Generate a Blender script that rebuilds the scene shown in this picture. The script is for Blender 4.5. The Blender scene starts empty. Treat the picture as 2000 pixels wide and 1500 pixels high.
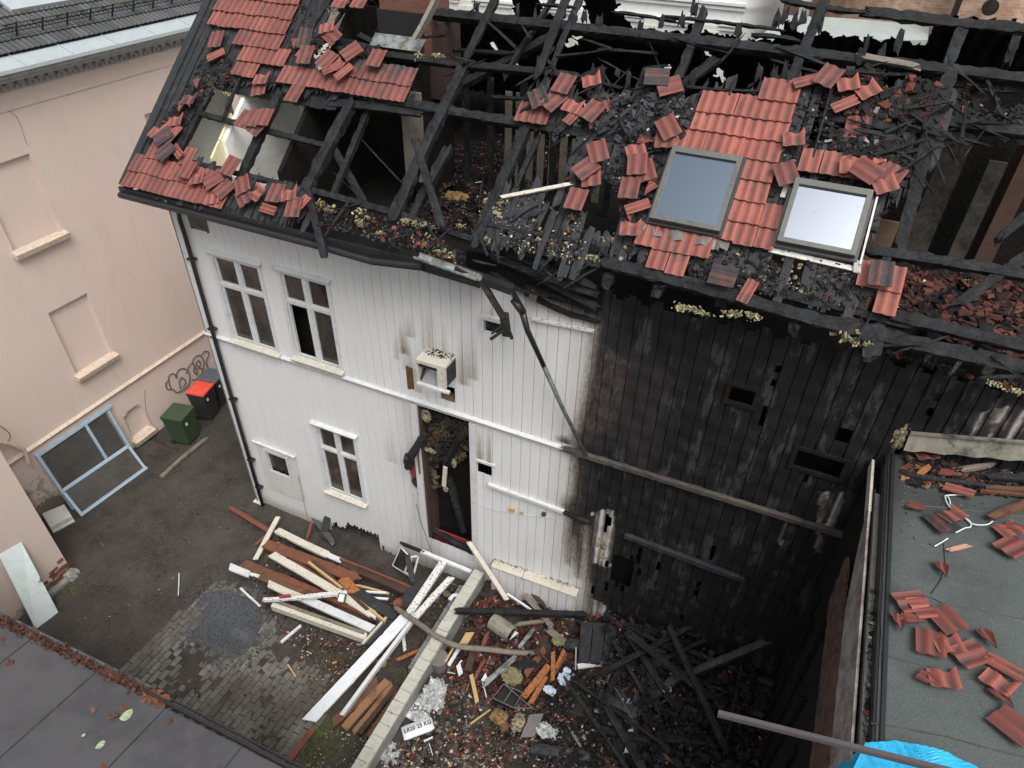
import bpy, math, random
import numpy as np
from mathutils import Vector, Matrix, noise
PI = math.pi
rnd = random.Random(11)
K = 1.5                                    # metres per layout unit
# ---------------------------------------------------------------- camera, world, sun, exposure
FPX = 1354.0                               # focal length in pixels of the 2000 x 1500 photograph
A = np.array
def unit(v): v = A(v, float); return v/np.linalg.norm(v)
def cray(px, py): return unit([px-1000., -(py-750.), -FPX])
_vx = -cray(-2807, -382); _dz = cray(963, 2494)
UP = -_dz; XX = unit(_vx-np.dot(_vx, UP)*UP); YY = np.cross(UP, XX)
R = A([XX, YY, UP])                        # camera axes -> world
EYE = A([8.0769, -6.3179, 10.0])           # layout units; origin = left foot of the white facade
S = bpy.context.scene
cam = bpy.data.cameras.new('camera'); co = bpy.data.objects.new('camera', cam); S.collection.objects.link(co)
cam.sensor_fit = 'HORIZONTAL'; cam.sensor_width = 36; cam.lens = 36*FPX/2000; cam.clip_end = 2000; cam.clip_start = .1
M4 = Matrix([[R[i][0], R[i][1], R[i][2], EYE[i]*K] for i in range(3)]+[[0, 0, 0, 1]])
co.matrix_world = M4
S.camera = co
W = bpy.data.worlds.new('World'); S.world = W; W.use_nodes = True
nt = W.node_tree; bg = nt.nodes['Background']; sky = nt.nodes.new('ShaderNodeTexSky')
SUN_EL, SUN_AZ = math.radians(58), math.radians(135)
sky.sky_type = 'NISHITA'; sky.sun_disc = False; sky.sun_elevation = SUN_EL; sky.sun_rotation = SUN_AZ
sky.dust_density = 6; sky.air_density = 1.0; sky.ozone_density = 1.5
hs = nt.nodes.new('ShaderNodeHueSaturation'); hs.inputs['Saturation'].default_value = .22
nt.links.new(sky.outputs[0], hs.inputs['Color']); nt.links.new(hs.outputs[0], bg.inputs[0]); bg.inputs[1].default_value = .15
sl = bpy.data.lights.new('sun', 'SUN'); so = bpy.data.objects.new('sun', sl); S.collection.objects.link(so)
sl.energy = 1.5; sl.angle = math.radians(34); sl.color = (1, .97, .93)
sd = Vector((math.sin(SUN_AZ)*math.cos(SUN_EL), math.cos(SUN_AZ)*math.cos(SUN_EL), math.sin(SUN_EL)))
so.rotation_euler = sd.to_track_quat('Z', 'Y').to_euler()
S.view_settings.view_transform = 'Standard'; S.view_settings.look = 'None'; S.view_settings.exposure = 0.22; S.view_settings.gamma = 1
# ---------------------------------------------------------------- pixel -> point helpers (all in layout units)
def hit(p, n, d):
    r = R@cray(*p); n = A(n, float)
    return EYE+r*((d-np.dot(n, EYE))/np.dot(n, r))
def G(p, z=0.): return hit(p, [0, 0, 1], z)
def F(p, y=0.): return hit(p, [0, 1, 0], y)
def PX(p, x): return hit(p, [1, 0, 0], x)
TH = math.radians(40.7); RN = A([0, -math.sin(TH), math.cos(TH)]); RO = A([0, -.45, 6.45]); RT = A([0, math.cos(TH), math.sin(TH)])
def RF(p, off=0.): return hit(p, RN, np.dot(RN, RO)+off)
def ST(p, off=0.):
    q = RF(p, off); return q[0], np.dot(q-RO, RT)
def RW(s, t, off=0.): return A([s, 0, 0])+RO+RT*t+RN*off
EU = unit([.982, 0, .188]); EN = unit(np.cross(EU, [0, 1, 0])); EO = A([9.47, 0, 5.18])
def EX(p, off=0.): return hit(p, EN, np.dot(EN, EO)+off)
def proj(w):
    v = R.T@(A(w)-EYE); return (1000+FPX*v[0]/-v[2], 750-FPX*v[1]/-v[2])
def inside(pt, poly):
    x, y = pt; c = False; n = len(poly); j = n-1
    for i in range(n):
        xi, yi = poly[i]; xj, yj = poly[j]
        if (yi > y) != (yj > y) and x < (xj-xi)*(y-yi)/(yj-yi)+xi: c = not c
        j = i
    return c
def sdist(x, z, poly):
    "signed distance (vectorised): positive inside"
    P = A(poly, float); n = len(P); d = np.full(x.shape, 1e9); c = np.zeros(x.shape, bool)
    for i in range(n):
        a = P[i-1]; b = P[i]; e = b-a; L = max((e**2).sum(), 1e-12)
        h = np.clip(((x-a[0])*e[0]+(z-a[1])*e[1])/L, 0, 1)
        d = np.minimum(d, np.hypot(x-a[0]-e[0]*h, z-a[1]-e[1]*h))
        cond = (b[1] > z) != (a[1] > z)
        with np.errstate(divide='ignore', invalid='ignore'):
            xx = (a[0]-b[0])*(z-b[1])/(a[1]-b[1] if a[1] != b[1] else 1e-12)+b[0]
        c ^= cond & (x < xx)
    return np.where(c, d, -d)
# ---------------------------------------------------------------- materials
MATS = {}
class NT:
    def __init__(s, name):
        s.m = bpy.data.materials.new(name); s.m.use_nodes = True; s.t = s.m.node_tree; s.b = s.t.nodes['Principled BSDF']
        s.tc = s.n('ShaderNodeTexCoord'); MATS[name] = s.m
    def n(s, k, **kw):
        o = s.t.nodes.new(k)
        for a, v in kw.items(): setattr(o, a, v)
        return o
    def l(s, a, b): s.t.links.new(a, b)
    def noise(s, sc, det=4, rough=.6, scale=(1, 1, 1), rot=(0, 0, 0), dist=0.):
        mp = s.n('ShaderNodeMapping'); mp.inputs['Scale'].default_value = scale; mp.inputs['Rotation'].default_value = rot
        s.l(s.tc.outputs['Object'], mp.inputs['Vector'])
        o = s.n('ShaderNodeTexNoise'); o.inputs['Scale'].default_value = sc; o.inputs['Detail'].default_value = det
        o.inputs['Roughness'].default_value = rough; o.inputs['Distortion'].default_value = dist
        s.l(mp.outputs[0], o.inputs['Vector']); return o.outputs['Fac']
    def voro(s, sc, scale=(1, 1, 1), feature='DISTANCE_TO_EDGE'):
        mp = s.n('ShaderNodeMapping'); mp.inputs['Scale'].default_value = scale; s.l(s.tc.outputs['Object'], mp.inputs['Vector'])
        o = s.n('ShaderNodeTexVoronoi', feature=feature); o.inputs['Scale'].default_value = sc; s.l(mp.outputs[0], o.inputs['Vector'])
        return o.outputs['Distance']
    def attr(s, ch=None, name='Col'):
        a = s.n('ShaderNodeAttribute', attribute_name=name)
        if ch is None: return a.outputs['Color']
        sp = s.n('ShaderNodeSeparateColor'); s.l(a.outputs['Color'], sp.inputs[0]); return sp.outputs[ch]
    def ramp(s, f, stops, interp='LINEAR'):
        r = s.n('ShaderNodeValToRGB'); r.color_ramp.interpolation = interp; e = r.color_ramp.elements
        while len(e) < len(stops): e.new(.5)
        for i, (p, c) in enumerate(stops):
            e[i].position = p
            c = (c, c, c) if isinstance(c, (int, float)) else c
            e[i].color = (*c, 1)
        s.l(f, r.inputs[0]); return r.outputs[0]
    def math(s, op, a, b=0., clamp=False):
        o = s.n('ShaderNodeMath', operation=op); o.use_clamp = clamp
        for i, v in enumerate((a, b)):
            if isinstance(v, (int, float)): o.inputs[i].default_value = v
            else: s.l(v, o.inputs[i])
        return o.outputs[0]
    def mix(s, f, a, b, mode='MIX'):
        o = s.n('ShaderNodeMix', data_type='RGBA', blend_type=mode)
        for i, v in ((0, f), (6, a), (7, b)):
            if isinstance(v, (int, float)): o.inputs[i].default_value = v
            elif isinstance(v, tuple): o.inputs[i].default_value = (*v, 1)
            else: s.l(v, o.inputs[i])
        return o.outputs[2]
    def done(s, col, rough=.8, bump=None, bd=.01, metal=0., spec=.5):
        if isinstance(col, tuple): s.b.inputs['Base Color'].default_value = (*col, 1)
        else: s.l(col, s.b.inputs['Base Color'])
        if isinstance(rough, (int, float)): s.b.inputs['Roughness'].default_value = rough
        else: s.l(rough, s.b.inputs['Roughness'])
        s.b.inputs['Metallic'].default_value = metal; s.b.inputs['Specular IOR Level'].default_value = spec
        if bump is not None:
            o = s.n('ShaderNodeBump'); o.inputs['Distance'].default_value = bd; o.inputs['Strength'].default_value = 1
            s.l(bump, o.inputs['Height']); s.l(o.outputs[0], s.b.inputs['Normal'])
        return s.m
# charred timber
m = NT('charred_wood'); v = m.voro(38, (1, 1, 1)); n1 = m.noise(2.2, 6, .75); n2 = m.noise(46, 4, .8)
c = m.mix(m.ramp(n1, [(.35, 0.), (.72, 1.)]), (.005, .005, .0055), (.038, .041, .046))
c = m.mix(m.ramp(v, [(0., .8), (.09, 0.)]), c, (.003, .003, .003))
c = m.mix(m.ramp(n2, [(.52, 0.), (.72, .55)]), c, (.085, .086, .09)); c = m.mix(m.ramp(m.noise(9, 5, .8), [(.40, .75), (.55, 0.)]), c, (.005, .005, .005))
c = m.mix(m.ramp(m.noise(1.3, 4), [(.64, 0.), (.72, .4)]), c, (.09, .062, .042))
m.done(c, .66, m.math('ADD', m.math('MINIMUM', v, .10), m.math('MULTIPLY', n2, .25)), .025, spec=.28)
m = NT('charred_board'); n1 = m.noise(4, 5, .7); v = m.noise(14, 4, .7, (1, .3, .3)); n2 = m.noise(1.2, 4)
c = m.mix(n1, (.009, .009, .010), (.042, .045, .050)); c = m.mix(m.ramp(v, [(.55, 0.), (.8, .7)]), c, (.10, .10, .105))
c = m.mix(m.ramp(n2, [(.60, 0.), (.72, .5)]), c, (.05, .033, .022))
m.done(c, .7, v, .02, spec=.3)
m = NT('soot_black'); c = m.mix(m.noise(3, 5), (.003, .003, .003), (.016, .014, .013)); m.done(c, .9, m.noise(12, 5), .03, spec=.2)
# clay tiles: Col = (random, soot, valley)
m = NT('clay_tile'); r_ = m.attr(0); s_ = m.attr(1); vl = m.attr(2)
c = m.mix(r_, (.165, .044, .036), (.41, .122, .088)); c = m.mix(m.ramp(m.noise(1.1, 3), [(.4, 0.), (.7, .35)]), c, (.34, .13, .095))
c = m.mix(m.ramp(m.noise(30, 3, .7), [(.5, 0.), (.72, .45)]), c, (.17, .055, .045))
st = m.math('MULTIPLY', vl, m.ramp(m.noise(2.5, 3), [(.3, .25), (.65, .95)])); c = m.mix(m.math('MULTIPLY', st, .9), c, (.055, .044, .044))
sn = m.math('ADD', s_, m.math('MULTIPLY', m.math('SUBTRACT', m.noise(5, 4, .7), .5), 1.3), True)
c = m.mix(m.ramp(sn, [(.22, 0.), (.75, .97)]), c, (.038, .037, .039)); c = m.mix(m.ramp(m.noise(60, 2), [(.70, 0.), (.8, .35)]), c, (.45, .38, .33))
m.done(c, .66, m.noise(50, 3), .004, spec=.35)
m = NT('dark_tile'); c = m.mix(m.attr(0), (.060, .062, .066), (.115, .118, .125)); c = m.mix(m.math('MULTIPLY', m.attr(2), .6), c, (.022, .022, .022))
c = m.mix(m.ramp(m.noise(2.2, 5, .75), [(.52, 0.), (.66, .65)]), c, (.055, .068, .030)); c = m.mix(m.ramp(m.noise(16, 3), [(.70, 0.), (.76, .6)]), c, (.26, .27, .2)); m.done(c, .8, m.noise(60, 3), .004)
# painted cladding: Col = (soot, red bare primer, dirt)
m = NT('white_cladding'); so_ = m.attr(0); rd = m.attr(1); dt = m.attr(2)
fine = m.noise(26, 5, .75, (1, 1, .22)); big = m.noise(2.2, 5, .65)
wh = m.mix(big, (.60, .605, .61), (.695, .70, .695)); wh = m.mix(m.ramp(m.noise(6, 4, .6, (2.5, 1, .12)), [(.45, 0.), (.8, .5)]), wh, (.62, .60, .54))
dd = m.math('ADD', dt, m.math('MULTIPLY', m.math('SUBTRACT', fine, .5), m.math('MULTIPLY', dt, 1.6)), True)
c = m.mix(m.ramp(dd, [(.06, 0.), (.5, .55), (1., 1.)]), wh, (.22, .165, .11))
rr = m.math('ADD', rd, m.math('MULTIPLY', m.math('SUBTRACT', m.noise(34, 5, .8), .5), 2.2)); c = m.mix(m.ramp(rr, [(.80, 0.), (.86, 1.)]), c, (.23, .035, .038))
nn = m.math('MULTIPLY', m.math('SUBTRACT', m.noise(15, 6, .8, (1, 1, .5)), .5), .8); ss = m.math('ADD', so_, m.math('MULTIPLY', nn, m.ramp(so_, [(.02, 0.), (.25, .8), (.5, .45), (.9, .35)])), True)
black = m.mix(m.ramp(m.noise(16, 6, .85, (2.2, 1, .16)), [(.44, 0.), (.68, 1.)]), (.0010, .0010, .0012), (.0115, .011, .0115))
black = m.mix(m.ramp(m.noise(5, 6, .85, (3.5, 1, .10)), [(.60, 0.), (.72, .7)]), black, (.022, .020, .019)); black = m.mix(m.ramp(m.noise(3, 5, .8, (1, 1, .6)), [(.44, .85), (.56, 0.)]), black, (.0015, .0015, .0018)); black = m.mix(m.ramp(m.math('MULTIPLY', m.noise(80, 4, .95, (1.6, 1, .5)), m.ramp(m.noise(2.2, 4, .7, (1.5, 1, .4)), [(.42, .3), (.60, 1.15)])), [(.46, 0.), (.62, .8)]), black, (.050, .048, .052)); black = m.mix(m.ramp(m.noise(48, 3, .8, (1, 1, .4)), [(.60, 0.), (.74, .35)]), black, (.035, .034, .038)); black = m.mix(m.ramp(m.noise(60, 2), [(.68, 0.), (.73, .4)]), black, (.028, .008, .008))
grey = m.mix(m.noise(9, 5, .7, (1, 1, .2)), (.009, .0085, .0085), (.022, .020, .020))
c = m.mix(m.ramp(ss, [(.04, 0.), (.22, .55), (.5, 1.)]), c, (.13, .10, .075)); c = m.mix(m.ramp(ss, [(.26, 0.), (.55, 1.)]), c, grey); c = m.mix(m.ramp(ss, [(.62, 0.), (.9, 1.)]), c, black)
m.done(c, m.ramp(ss, [(0, .55), (.6, .8)]), m.math('ADD', m.noise(18, 4, .6, (2, 1, .06)), m.math('MULTIPLY', m.noise(30, 4), m.math('MULTIPLY', ss, 2.))), .006, spec=.4)
def paint(name, a, b, rough=.5, dirt=(.25, .22, .17), dn=(.55, .75), amt=.6, sc=7):
    m = NT(name); c = m.mix(m.noise(2, 4), a, b); c = m.mix(m.ramp(m.noise(sc, 6, .75), [(dn[0], 0.), (dn[1], amt)]), c, dirt); c = m.mix(m.ramp(m.noise(5, 5, .8), [(.5, 0.), (.8, .35)]), c, tuple(x*.55 for x in dirt)); m.done(c, rough, m.noise(30, 3), .003)
paint('white_paint', (.52, .53, .54), (.63, .64, .64)); paint('cream_paint', (.48, .45, .37), (.62, .59, .51), .6, (.09, .065, .045), (.58, .62), .95, 30)
paint('chipped_white', (.56, .56, .54), (.70, .70, .69), .6, (.09, .035, .025), (.55, .59), .95, 20)
paint('bright_white', (.62, .65, .67), (.70, .72, .74), .4, (.4, .4, .38), (.7, .9), .3); paint('off_white_plastic', (.52, .54, .50), (.66, .67, .62), .5)
paint('door_white', (.60, .68, .67), (.66, .73, .72), .4, (.4, .45, .42), (.6, .9), .3, 2)
paint('blue_frame', (.27, .36, .45), (.37, .46, .55), .45, (.30, .32, .32), (.55, .8), .5)
paint('green_plastic', (.030, .055, .026), (.045, .075, .038), .4, (.07, .08, .06), (.6, .85), .4); paint('red_plastic', (.68, .060, .035), (.74, .08, .05), .4, (.7, .5, .45), (.68, .8), .4)
paint('dark_plastic', (.018, .020, .020), (.03, .032, .033), .45); paint('grey_lid', (.07, .085, .10), (.09, .10, .12), .5)
paint('black_metal', (.012, .012, .013), (.024, .024, .026), .38, (.06, .06, .06), (.6, .85), .5); paint('grey_metal', (.13, .12, .115), (.19, .18, .17), .45, (.05, .045, .04), (.55, .8), .5)
paint('lilac_rail', (.065, .056, .060), (.095, .082, .087), .5, (.06, .05, .05), (.6, .8), .6)
paint('brown_wood', (.10, .045, .024), (.17, .080, .040), .75, (.035, .02, .014), (.45, .7), .8); paint('dark_brown_wood', (.035, .020, .014), (.075, .042, .028), .8, (.012, .01, .01), (.5, .7), .8)
paint('rust_beam', (.12, .042, .026), (.21, .075, .040), .85, (.04, .025, .02), (.5, .72), .7); paint('orange_wood', (.28, .10, .035), (.44, .17, .055), .7, (.07, .025, .012), (.50, .60), .9, 22)
paint('fresh_wood', (.40, .26, .11), (.56, .38, .18), .7, (.2, .1, .05), (.6, .75), .6); paint('grey_wood', (.13, .115, .09), (.22, .195, .155), .8, (.035, .03, .027), (.5, .7), .8)
paint('concrete', (.20, .20, .185), (.33, .325, .30), .85, (.07, .065, .055), (.5, .75), .7); paint('concrete_top', (.36, .355, .31), (.50, .49, .43), .85, (.05, .045, .03), (.60, .66), .85, 14)
paint('insulation', (.26, .23, .13), (.44, .40, .25), .95, (.035, .03, .022), (.42, .60), .95, 14); paint('plaster', (.86, .86, .79), (.90, .90, .85), .85, (.45, .43, .36), (.55, .85), .5, 2.5)
paint('cream_board', (.66, .58, .34), (.74, .68, .46), .7, (.10, .07, .04), (.62, .66), .9, 6); paint('brown_board', (.12, .065, .04), (.20, .12, .07), .8)
paint('blue_tarp', (.02, .40, .72), (.05, .50, .80), .35, (.02, .25, .5), (.5, .8), .5, 5); paint('plastic_bag', (.38, .40, .39), (.60, .62, .61), .35, (.10, .10, .085), (.46, .62), .85, 16)
paint('black_ink', (.01, .01, .01), (.02, .02, .02), .6); paint('red_board', (.17, .022, .030), (.25, .035, .045), .7, (.05, .02, .02), (.5, .7), .6)
paint('metal_sheet', (.30, .34, .33), (.42, .47, .45), .45, (.2, .22, .2), (.5, .8), .4, 4); paint('far_white', (.74, .76, .74), (.80, .81, .79), .6, (.6, .6, .55), (.6, .9), .3, 2)
paint('yellow_foam', (.24, .13, .045), (.36, .22, .09), .8, (.05, .03, .015), (.42, .62), .9, 10); paint('leaf_brown', (.16, .05, .03), (.28, .10, .06), .7); paint('silver_sheet', (.16, .18, .18), (.32, .36, .36), .4, (.07, .065, .045), (.42, .58), .85, 6)
m = NT('painted_stucco'); big = m.noise(.35, 5, .6); sm = m.noise(70, 4, .7)
c = m.mix(big, (.57, .46, .405), (.655, .55, .49)); c = m.mix(m.ramp(m.noise(1.4, 6, .7), [(.55, 0.), (.8, .25)]), c, (.64, .53, .45)); c = m.mix(m.ramp(sm, [(.4, 0.), (.8, .2)]), c, (.46, .31, .25))
so_ = m.attr(0); k = m.math('ADD', so_, m.math('MULTIPLY', m.math('SUBTRACT', m.noise(3.5, 6, .75), .5), 1.6), True); k = m.math('MULTIPLY', k, m.ramp(so_, [(0., 0.), (.12, 1.)]))
c = m.mix(m.ramp(k, [(.42, 0.), (.48, 1.)]), c, (.40, .34, .26)); c = m.mix(m.ramp(k, [(.62, 0.), (.7, 1.)]), c, (.16, .135, .11))
c = m.mix(m.ramp(m.noise(2.0, 6, .75, (1, 1.6, .25)), [(.52, 0.), (.78, .28)]), c, (.36, .27, .22)); c = m.mix(m.ramp(m.noise(11, 5, .8), [(.66, 0.), (.76, .35)]), c, (.70, .62, .55)); m.done(c, .85, m.math('SUBTRACT', m.math('MULTIPLY', sm, .3), m.ramp(k, [(.42, 0.), (.5, 1.)])), .008, spec=.25)
paint('stucco_ledge', (.54, .43, .345), (.61, .50, .41), .85, (.34, .29, .21), (.48, .62), .7, 9); paint('cornice_grey', (.27, .265, .26), (.36, .355, .345), .8, (.14, .11, .10), (.5, .75), .6, 5); paint('gutter_pale', (.34, .385, .40), (.43, .475, .49), .4, (.35, .38, .36), (.55, .9), .5, 2)
# yard soil
m = NT('yard_soil'); n1 = m.noise(.9, 6, .7); n2 = m.noise(14, 5, .75); n3 = m.noise(60, 4, .7)
c = m.mix(m.ramp(n1, [(.35, 0.), (.7, 1.)]), (.019, .016, .013), (.078, .069, .058)); c = m.mix(m.ramp(n2, [(.45, 0.), (.75, .8)]), c, (.085, .072, .060)); c = m.mix(m.ramp(n3, [(.55, 0.), (.75, .7)]), c, (.014, .011, .009))
c = m.mix(m.ramp(m.noise(2.6, 5, .8), [(.60, 0.), (.70, .5)]), c, (.075, .028, .018)); c = m.mix(m.ramp(m.noise(1.7, 5, .7), [(.58, 0.), (.7, .45)]), c, (.032, .036, .014)); c = m.mix(m.ramp(m.noise(45, 2), [(.72, 0.), (.75, .8)]), c, (.26, .24, .20))
m.done(c, m.ramp(n1, [(.3, .5), (.7, .85)]), m.math('ADD', n2, m.math('MULTIPLY', n3, .4)), .03, spec=.4)
m = NT('distant_ground'); m.done(m.mix(m.noise(.5, 4), (.04, .04, .038), (.07, .068, .062)), .9)
m = NT('debris'); c = m.mix(m.ramp(m.noise(22, 4, .7), [(.35, 0.), (.8, .75)]), m.attr(), (.02, .017, .014)); m.done(c, .75, m.noise(40, 3), .006, spec=.25)
m = NT('paver'); c = m.mix(m.ramp(m.noise(9, 5, .7), [(.4, 0.), (.75, .7)]), m.attr(), (.05, .046, .034)); c = m.mix(m.ramp(m.noise(.9, 5, .65), [(.40, 0.), (.62, .88)]), c, (.060, .054, .040)); m.done(c, .75, m.noise(40, 3), .004)
m = NT('bitumen_felt'); c = m.mix(m.noise(1.2, 5, .65), (.050, .064, .060), (.095, .114, .108)); c = m.mix(m.ramp(m.noise(90, 3, .8), [(.42, 0.), (.7, .6)]), c, (.19, .205, .205)); c = m.mix(m.ramp(m.noise(110, 2, .8), [(.5, 0.), (.62, .6)]), c, (.03, .034, .034))
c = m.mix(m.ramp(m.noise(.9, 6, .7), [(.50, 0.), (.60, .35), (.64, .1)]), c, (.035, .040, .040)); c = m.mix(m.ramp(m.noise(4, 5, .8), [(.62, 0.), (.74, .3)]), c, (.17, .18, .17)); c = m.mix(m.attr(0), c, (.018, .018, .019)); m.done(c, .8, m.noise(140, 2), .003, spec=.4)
m = NT('grey_felt'); c = m.mix(m.noise(.8, 5, .65), (.056, .055, .058), (.080, .079, .082)); c = m.mix(m.ramp(m.noise(120, 3, .8), [(.5, 0.), (.75, .35)]), c, (.12, .12, .125)); c = m.mix(m.ramp(m.noise(1.8, 5, .7), [(.6, 0.), (.75, .3)]), c, (.085, .060, .050)); c = m.mix(m.ramp(m.noise(.6, 6, .75), [(.48, 0.), (.58, .4), (.63, .12)]), c, (.035, .034, .036)); m.done(c, m.ramp(m.noise(.6, 6, .75), [(.45, .7), (.6, .45)]), m.noise(140, 2), .002, spec=.45)
m = NT('brick'); br = m.n('ShaderNodeTexBrick'); mp = m.n('ShaderNodeMapping'); mp.inputs['Rotation'].default_value = (PI/2, 0, 0); m.l(m.tc.outputs['Object'], mp.inputs[0]); m.l(mp.outputs[0], br.inputs['Vector'])
br.inputs['Scale'].default_value = 4.2; br.inputs['Color1'].default_value = (.24, .075, .045, 1); br.inputs['Color2'].default_value = (.16, .055, .036, 1); br.inputs['Mortar'].default_value = (.20, .17, .14, 1); br.inputs['Mortar Size'].default_value = .015
c = m.mix(m.attr(0), m.mix(m.ramp(m.noise(5, 5), [(.4, 0.), (.8, .6)]), br.outputs[0], (.30, .18, .12)), (.02, .016, .014)); m.done(c, .85, br.outputs['Fac'], .01)
m = NT('pale_brick'); br = m.n('ShaderNodeTexBrick'); mp = m.n('ShaderNodeMapping'); mp.inputs['Rotation'].default_value = (PI/2, 0, 0); m.l(m.tc.outputs['Object'], mp.inputs[0]); m.l(mp.outputs[0], br.inputs['Vector'])
br.inputs['Scale'].default_value = 3.2; br.inputs['Color1'].default_value = (.55, .40, .28, 1); br.inputs['Color2'].default_value = (.40, .24, .16, 1); br.inputs['Mortar'].default_value = (.55, .5, .42, 1); br.inputs['Mortar Size'].default_value = .012; m.done(m.mix(m.ramp(m.noise(3, 5), [(.4, 0.), (.7, .7)]), br.outputs[0], (.30, .14, .09)), .85)
m = NT('window_glass'); m.done(m.mix(m.ramp(m.noise(1.8, 6, .8, (1, 1, .6)), [(.40, 0.), (.72, 1.)]), (.020, .018, .016), (.075, .062, .050)), .12, spec=.6)  # brown streaks in the colour imitate reflections in the panes
m = NT('dull_reflection_glass'); m.done(m.mix(m.ramp(m.noise(26, 4), [(.60, 0.), (.9, .5)]), (.17, .215, .27), (.10, .13, .17)), .22, metal=.95)  # metallic tint stands for a dull blue reflection of the sky
m = NT('bright_reflection_glass'); m.done(m.mix(m.ramp(m.noise(16, 3), [(.66, 0.), (.72, .5)]), (.42, .455, .52), (.32, .35, .39)), .08, metal=1.)  # lighter tint paints in this pane's brighter sky reflection
m = NT('void'); m.done((.004, .004, .004), .95, spec=.1)
m = NT('grass_green'); m.done(m.mix(m.noise(8), (.06, .085, .015), (.16, .19, .03)), .8)
m = NT('gravel'); m.done(m.mix(m.ramp(m.noise(75, 2, .8), [(.35, 0.), (.68, 1.)]), (.018, .019, .022), (.125, .132, .145)), .8)
m = NT('graffiti_paint'); m.done((.13, .10, .105), .8)
m = NT('mirror_glass'); m.done((.25, .30, .30), .2, metal=.6)
# ---------------------------------------------------------------- mesh building
ORG = {}
class MB:
    def __init__(s): s.v = []; s.f = []; s.c = []; s.sm = False
    def add(s, V, Fc, col=(.5, 0, 0)):
        b = len(s.v); s.v += [tuple(p) for p in V]; s.f += [tuple(b+i for i in f) for f in Fc]
        s.c += (col if isinstance(col, list) else [col]*len(V)); return s
    def box(s, c, ax, sz, col=(.5, 0, 0), jit=0.):
        "c centre, ax three unit axes, sz half sizes"
        V = []
        for i in (-1, 1):
            for j in (-1, 1):
                for k in (-1, 1):
                    p = A(c, float)+A(ax[0])*i*sz[0]+A(ax[1])*j*sz[1]+A(ax[2])*k*sz[2]
                    if jit: p = p+A([rnd.uniform(-1, 1)*jit for _ in range(3)])
                    V.append(p)
        return s.add(V, [(0, 1, 3, 2), (4, 6, 7, 5), (0, 4, 5, 1), (2, 3, 7, 6), (0, 2, 6, 4), (1, 5, 7, 3)], col)
    def aabox(s, lo, hi, col=(.5, 0, 0)):
        lo = A(lo, float); hi = A(hi, float); return s.box((lo+hi)/2, np.eye(3), (hi-lo)/2, col)
    def quad(s, a, b, c, d, col=(.5, 0, 0)): return s.add([a, b, c, d], [(0, 1, 2, 3)], col)
    def bar(s, p0, p1, w, h, up=(0, 0, 1), col=(.5, 0, 0)):
        p0 = A(p0, float); p1 = A(p1, float); d = unit(p1-p0); sd = np.cross(d, up)
        if np.linalg.norm(sd) < 1e-3: sd = np.cross(d, [1, 0, 0])
        sd = unit(sd); u = np.cross(sd, d); return s.box((p0+p1)/2, (d, sd, u), (np.linalg.norm(p1-p0)/2, w/2, h/2), col)
    def plk(s, p0, p1, w, h, up=(0, 0, 1)):
        p0 = A(p0, float); p1 = A(p1, float); L = np.linalg.norm(p1-p0); d = (p1-p0)/L; sd = np.cross(d, up)
        if np.linalg.norm(sd) < 1e-3: sd = np.cross(d, [1, 0, 0])
        sd = unit(sd); u = np.cross(sd, d); n = max(2, int(L/.05)); V = []; Fc = []; b1 = rnd.uniform(-.012, .012)*min(1, L); b2 = rnd.uniform(-.02, .02)*min(1, L); tw = rnd.uniform(-.12, .12); o1 = rnd.uniform(0, 99); sk = rnd.uniform(-.3, .3)*w
        for i in range(n+1):
            f = i/n; c = p0+d*L*f+sd*b1*math.sin(PI*f)+u*b2*math.sin(PI*f); ct, st_ = math.cos(tw*(f-.5)), math.sin(tw*(f-.5)); a = sd*ct+u*st_; b = u*ct-sd*st_
            for q, (x, y) in enumerate(((1, 1), (-1, 1), (-1, -1), (1, -1))):
                e = 1+.035*noise.noise(Vector((o1+q*7, f*L*9, 0)))+(-rnd.random()*.22*(rnd.random() < .05))
                V.append(c+a*x*w/2*e+b*y*h/2+d*((sk*x+rnd.uniform(-.004, .004)) if i in (0, n) else 0))
        for i in range(n):
            for q in range(4): Fc.append((i*4+q, (i+1)*4+q, (i+1)*4+(q+1) % 4, i*4+(q+1) % 4))
        Fc += [(0, 1, 2, 3), (n*4+3, n*4+2, n*4+1, n*4)]
        return s.add(V, Fc)
    def char(s, p0, p1, w, h, up=(0, 0, 1), j=.10, taper=0., bend=0., step=.06):
        "rough burnt timber: 8-sided section with irregular rings and broken ends"
        p0 = A(p0, float); p1 = A(p1, float); L = np.linalg.norm(p1-p0); d = (p1-p0)/L; sd = np.cross(d, up)
        if np.linalg.norm(sd) < 1e-3: sd = np.cross(d, [1, 0, 0])
        sd = unit(sd); u = np.cross(sd, d); n = max(3, int(L/step)); V = []; Fc = []
        sec = [(1, .35), (1, .9), (.35, 1), (-.35, 1), (-1, .8), (-1, -.3), (-.9, -1), (0, -1), (.9, -1)]; m_ = len(sec)
        o1 = rnd.uniform(0, 99)
        for i in range(n+1):
            f = i/n; e = (.86 if i in (0, n) else 1.)*(1-taper*f)
            c = p0+d*L*f+u*bend*math.sin(PI*f)
            wob = 1+.09*noise.noise(Vector((o1, f*L*7, 0)))
            for q, (a, b) in enumerate(sec):
                k = e*wob*(1+rnd.uniform(-j, j)*1.6)
                V.append(c+sd*a*w/2*k+u*b*h/2*k+d*(rnd.uniform(-1, 1)*(.35*step if 0 < i < n else .9*step)))
        for i in range(n):
            for q in range(m_):
                a = i*m_+q; b = i*m_+(q+1) % m_; Fc.append((a, a+m_, b+m_, b))
        Fc.append(tuple(range(m_))); Fc.append(tuple(n*m_+q for q in reversed(range(m_))))
        return s.add(V, Fc)
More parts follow.
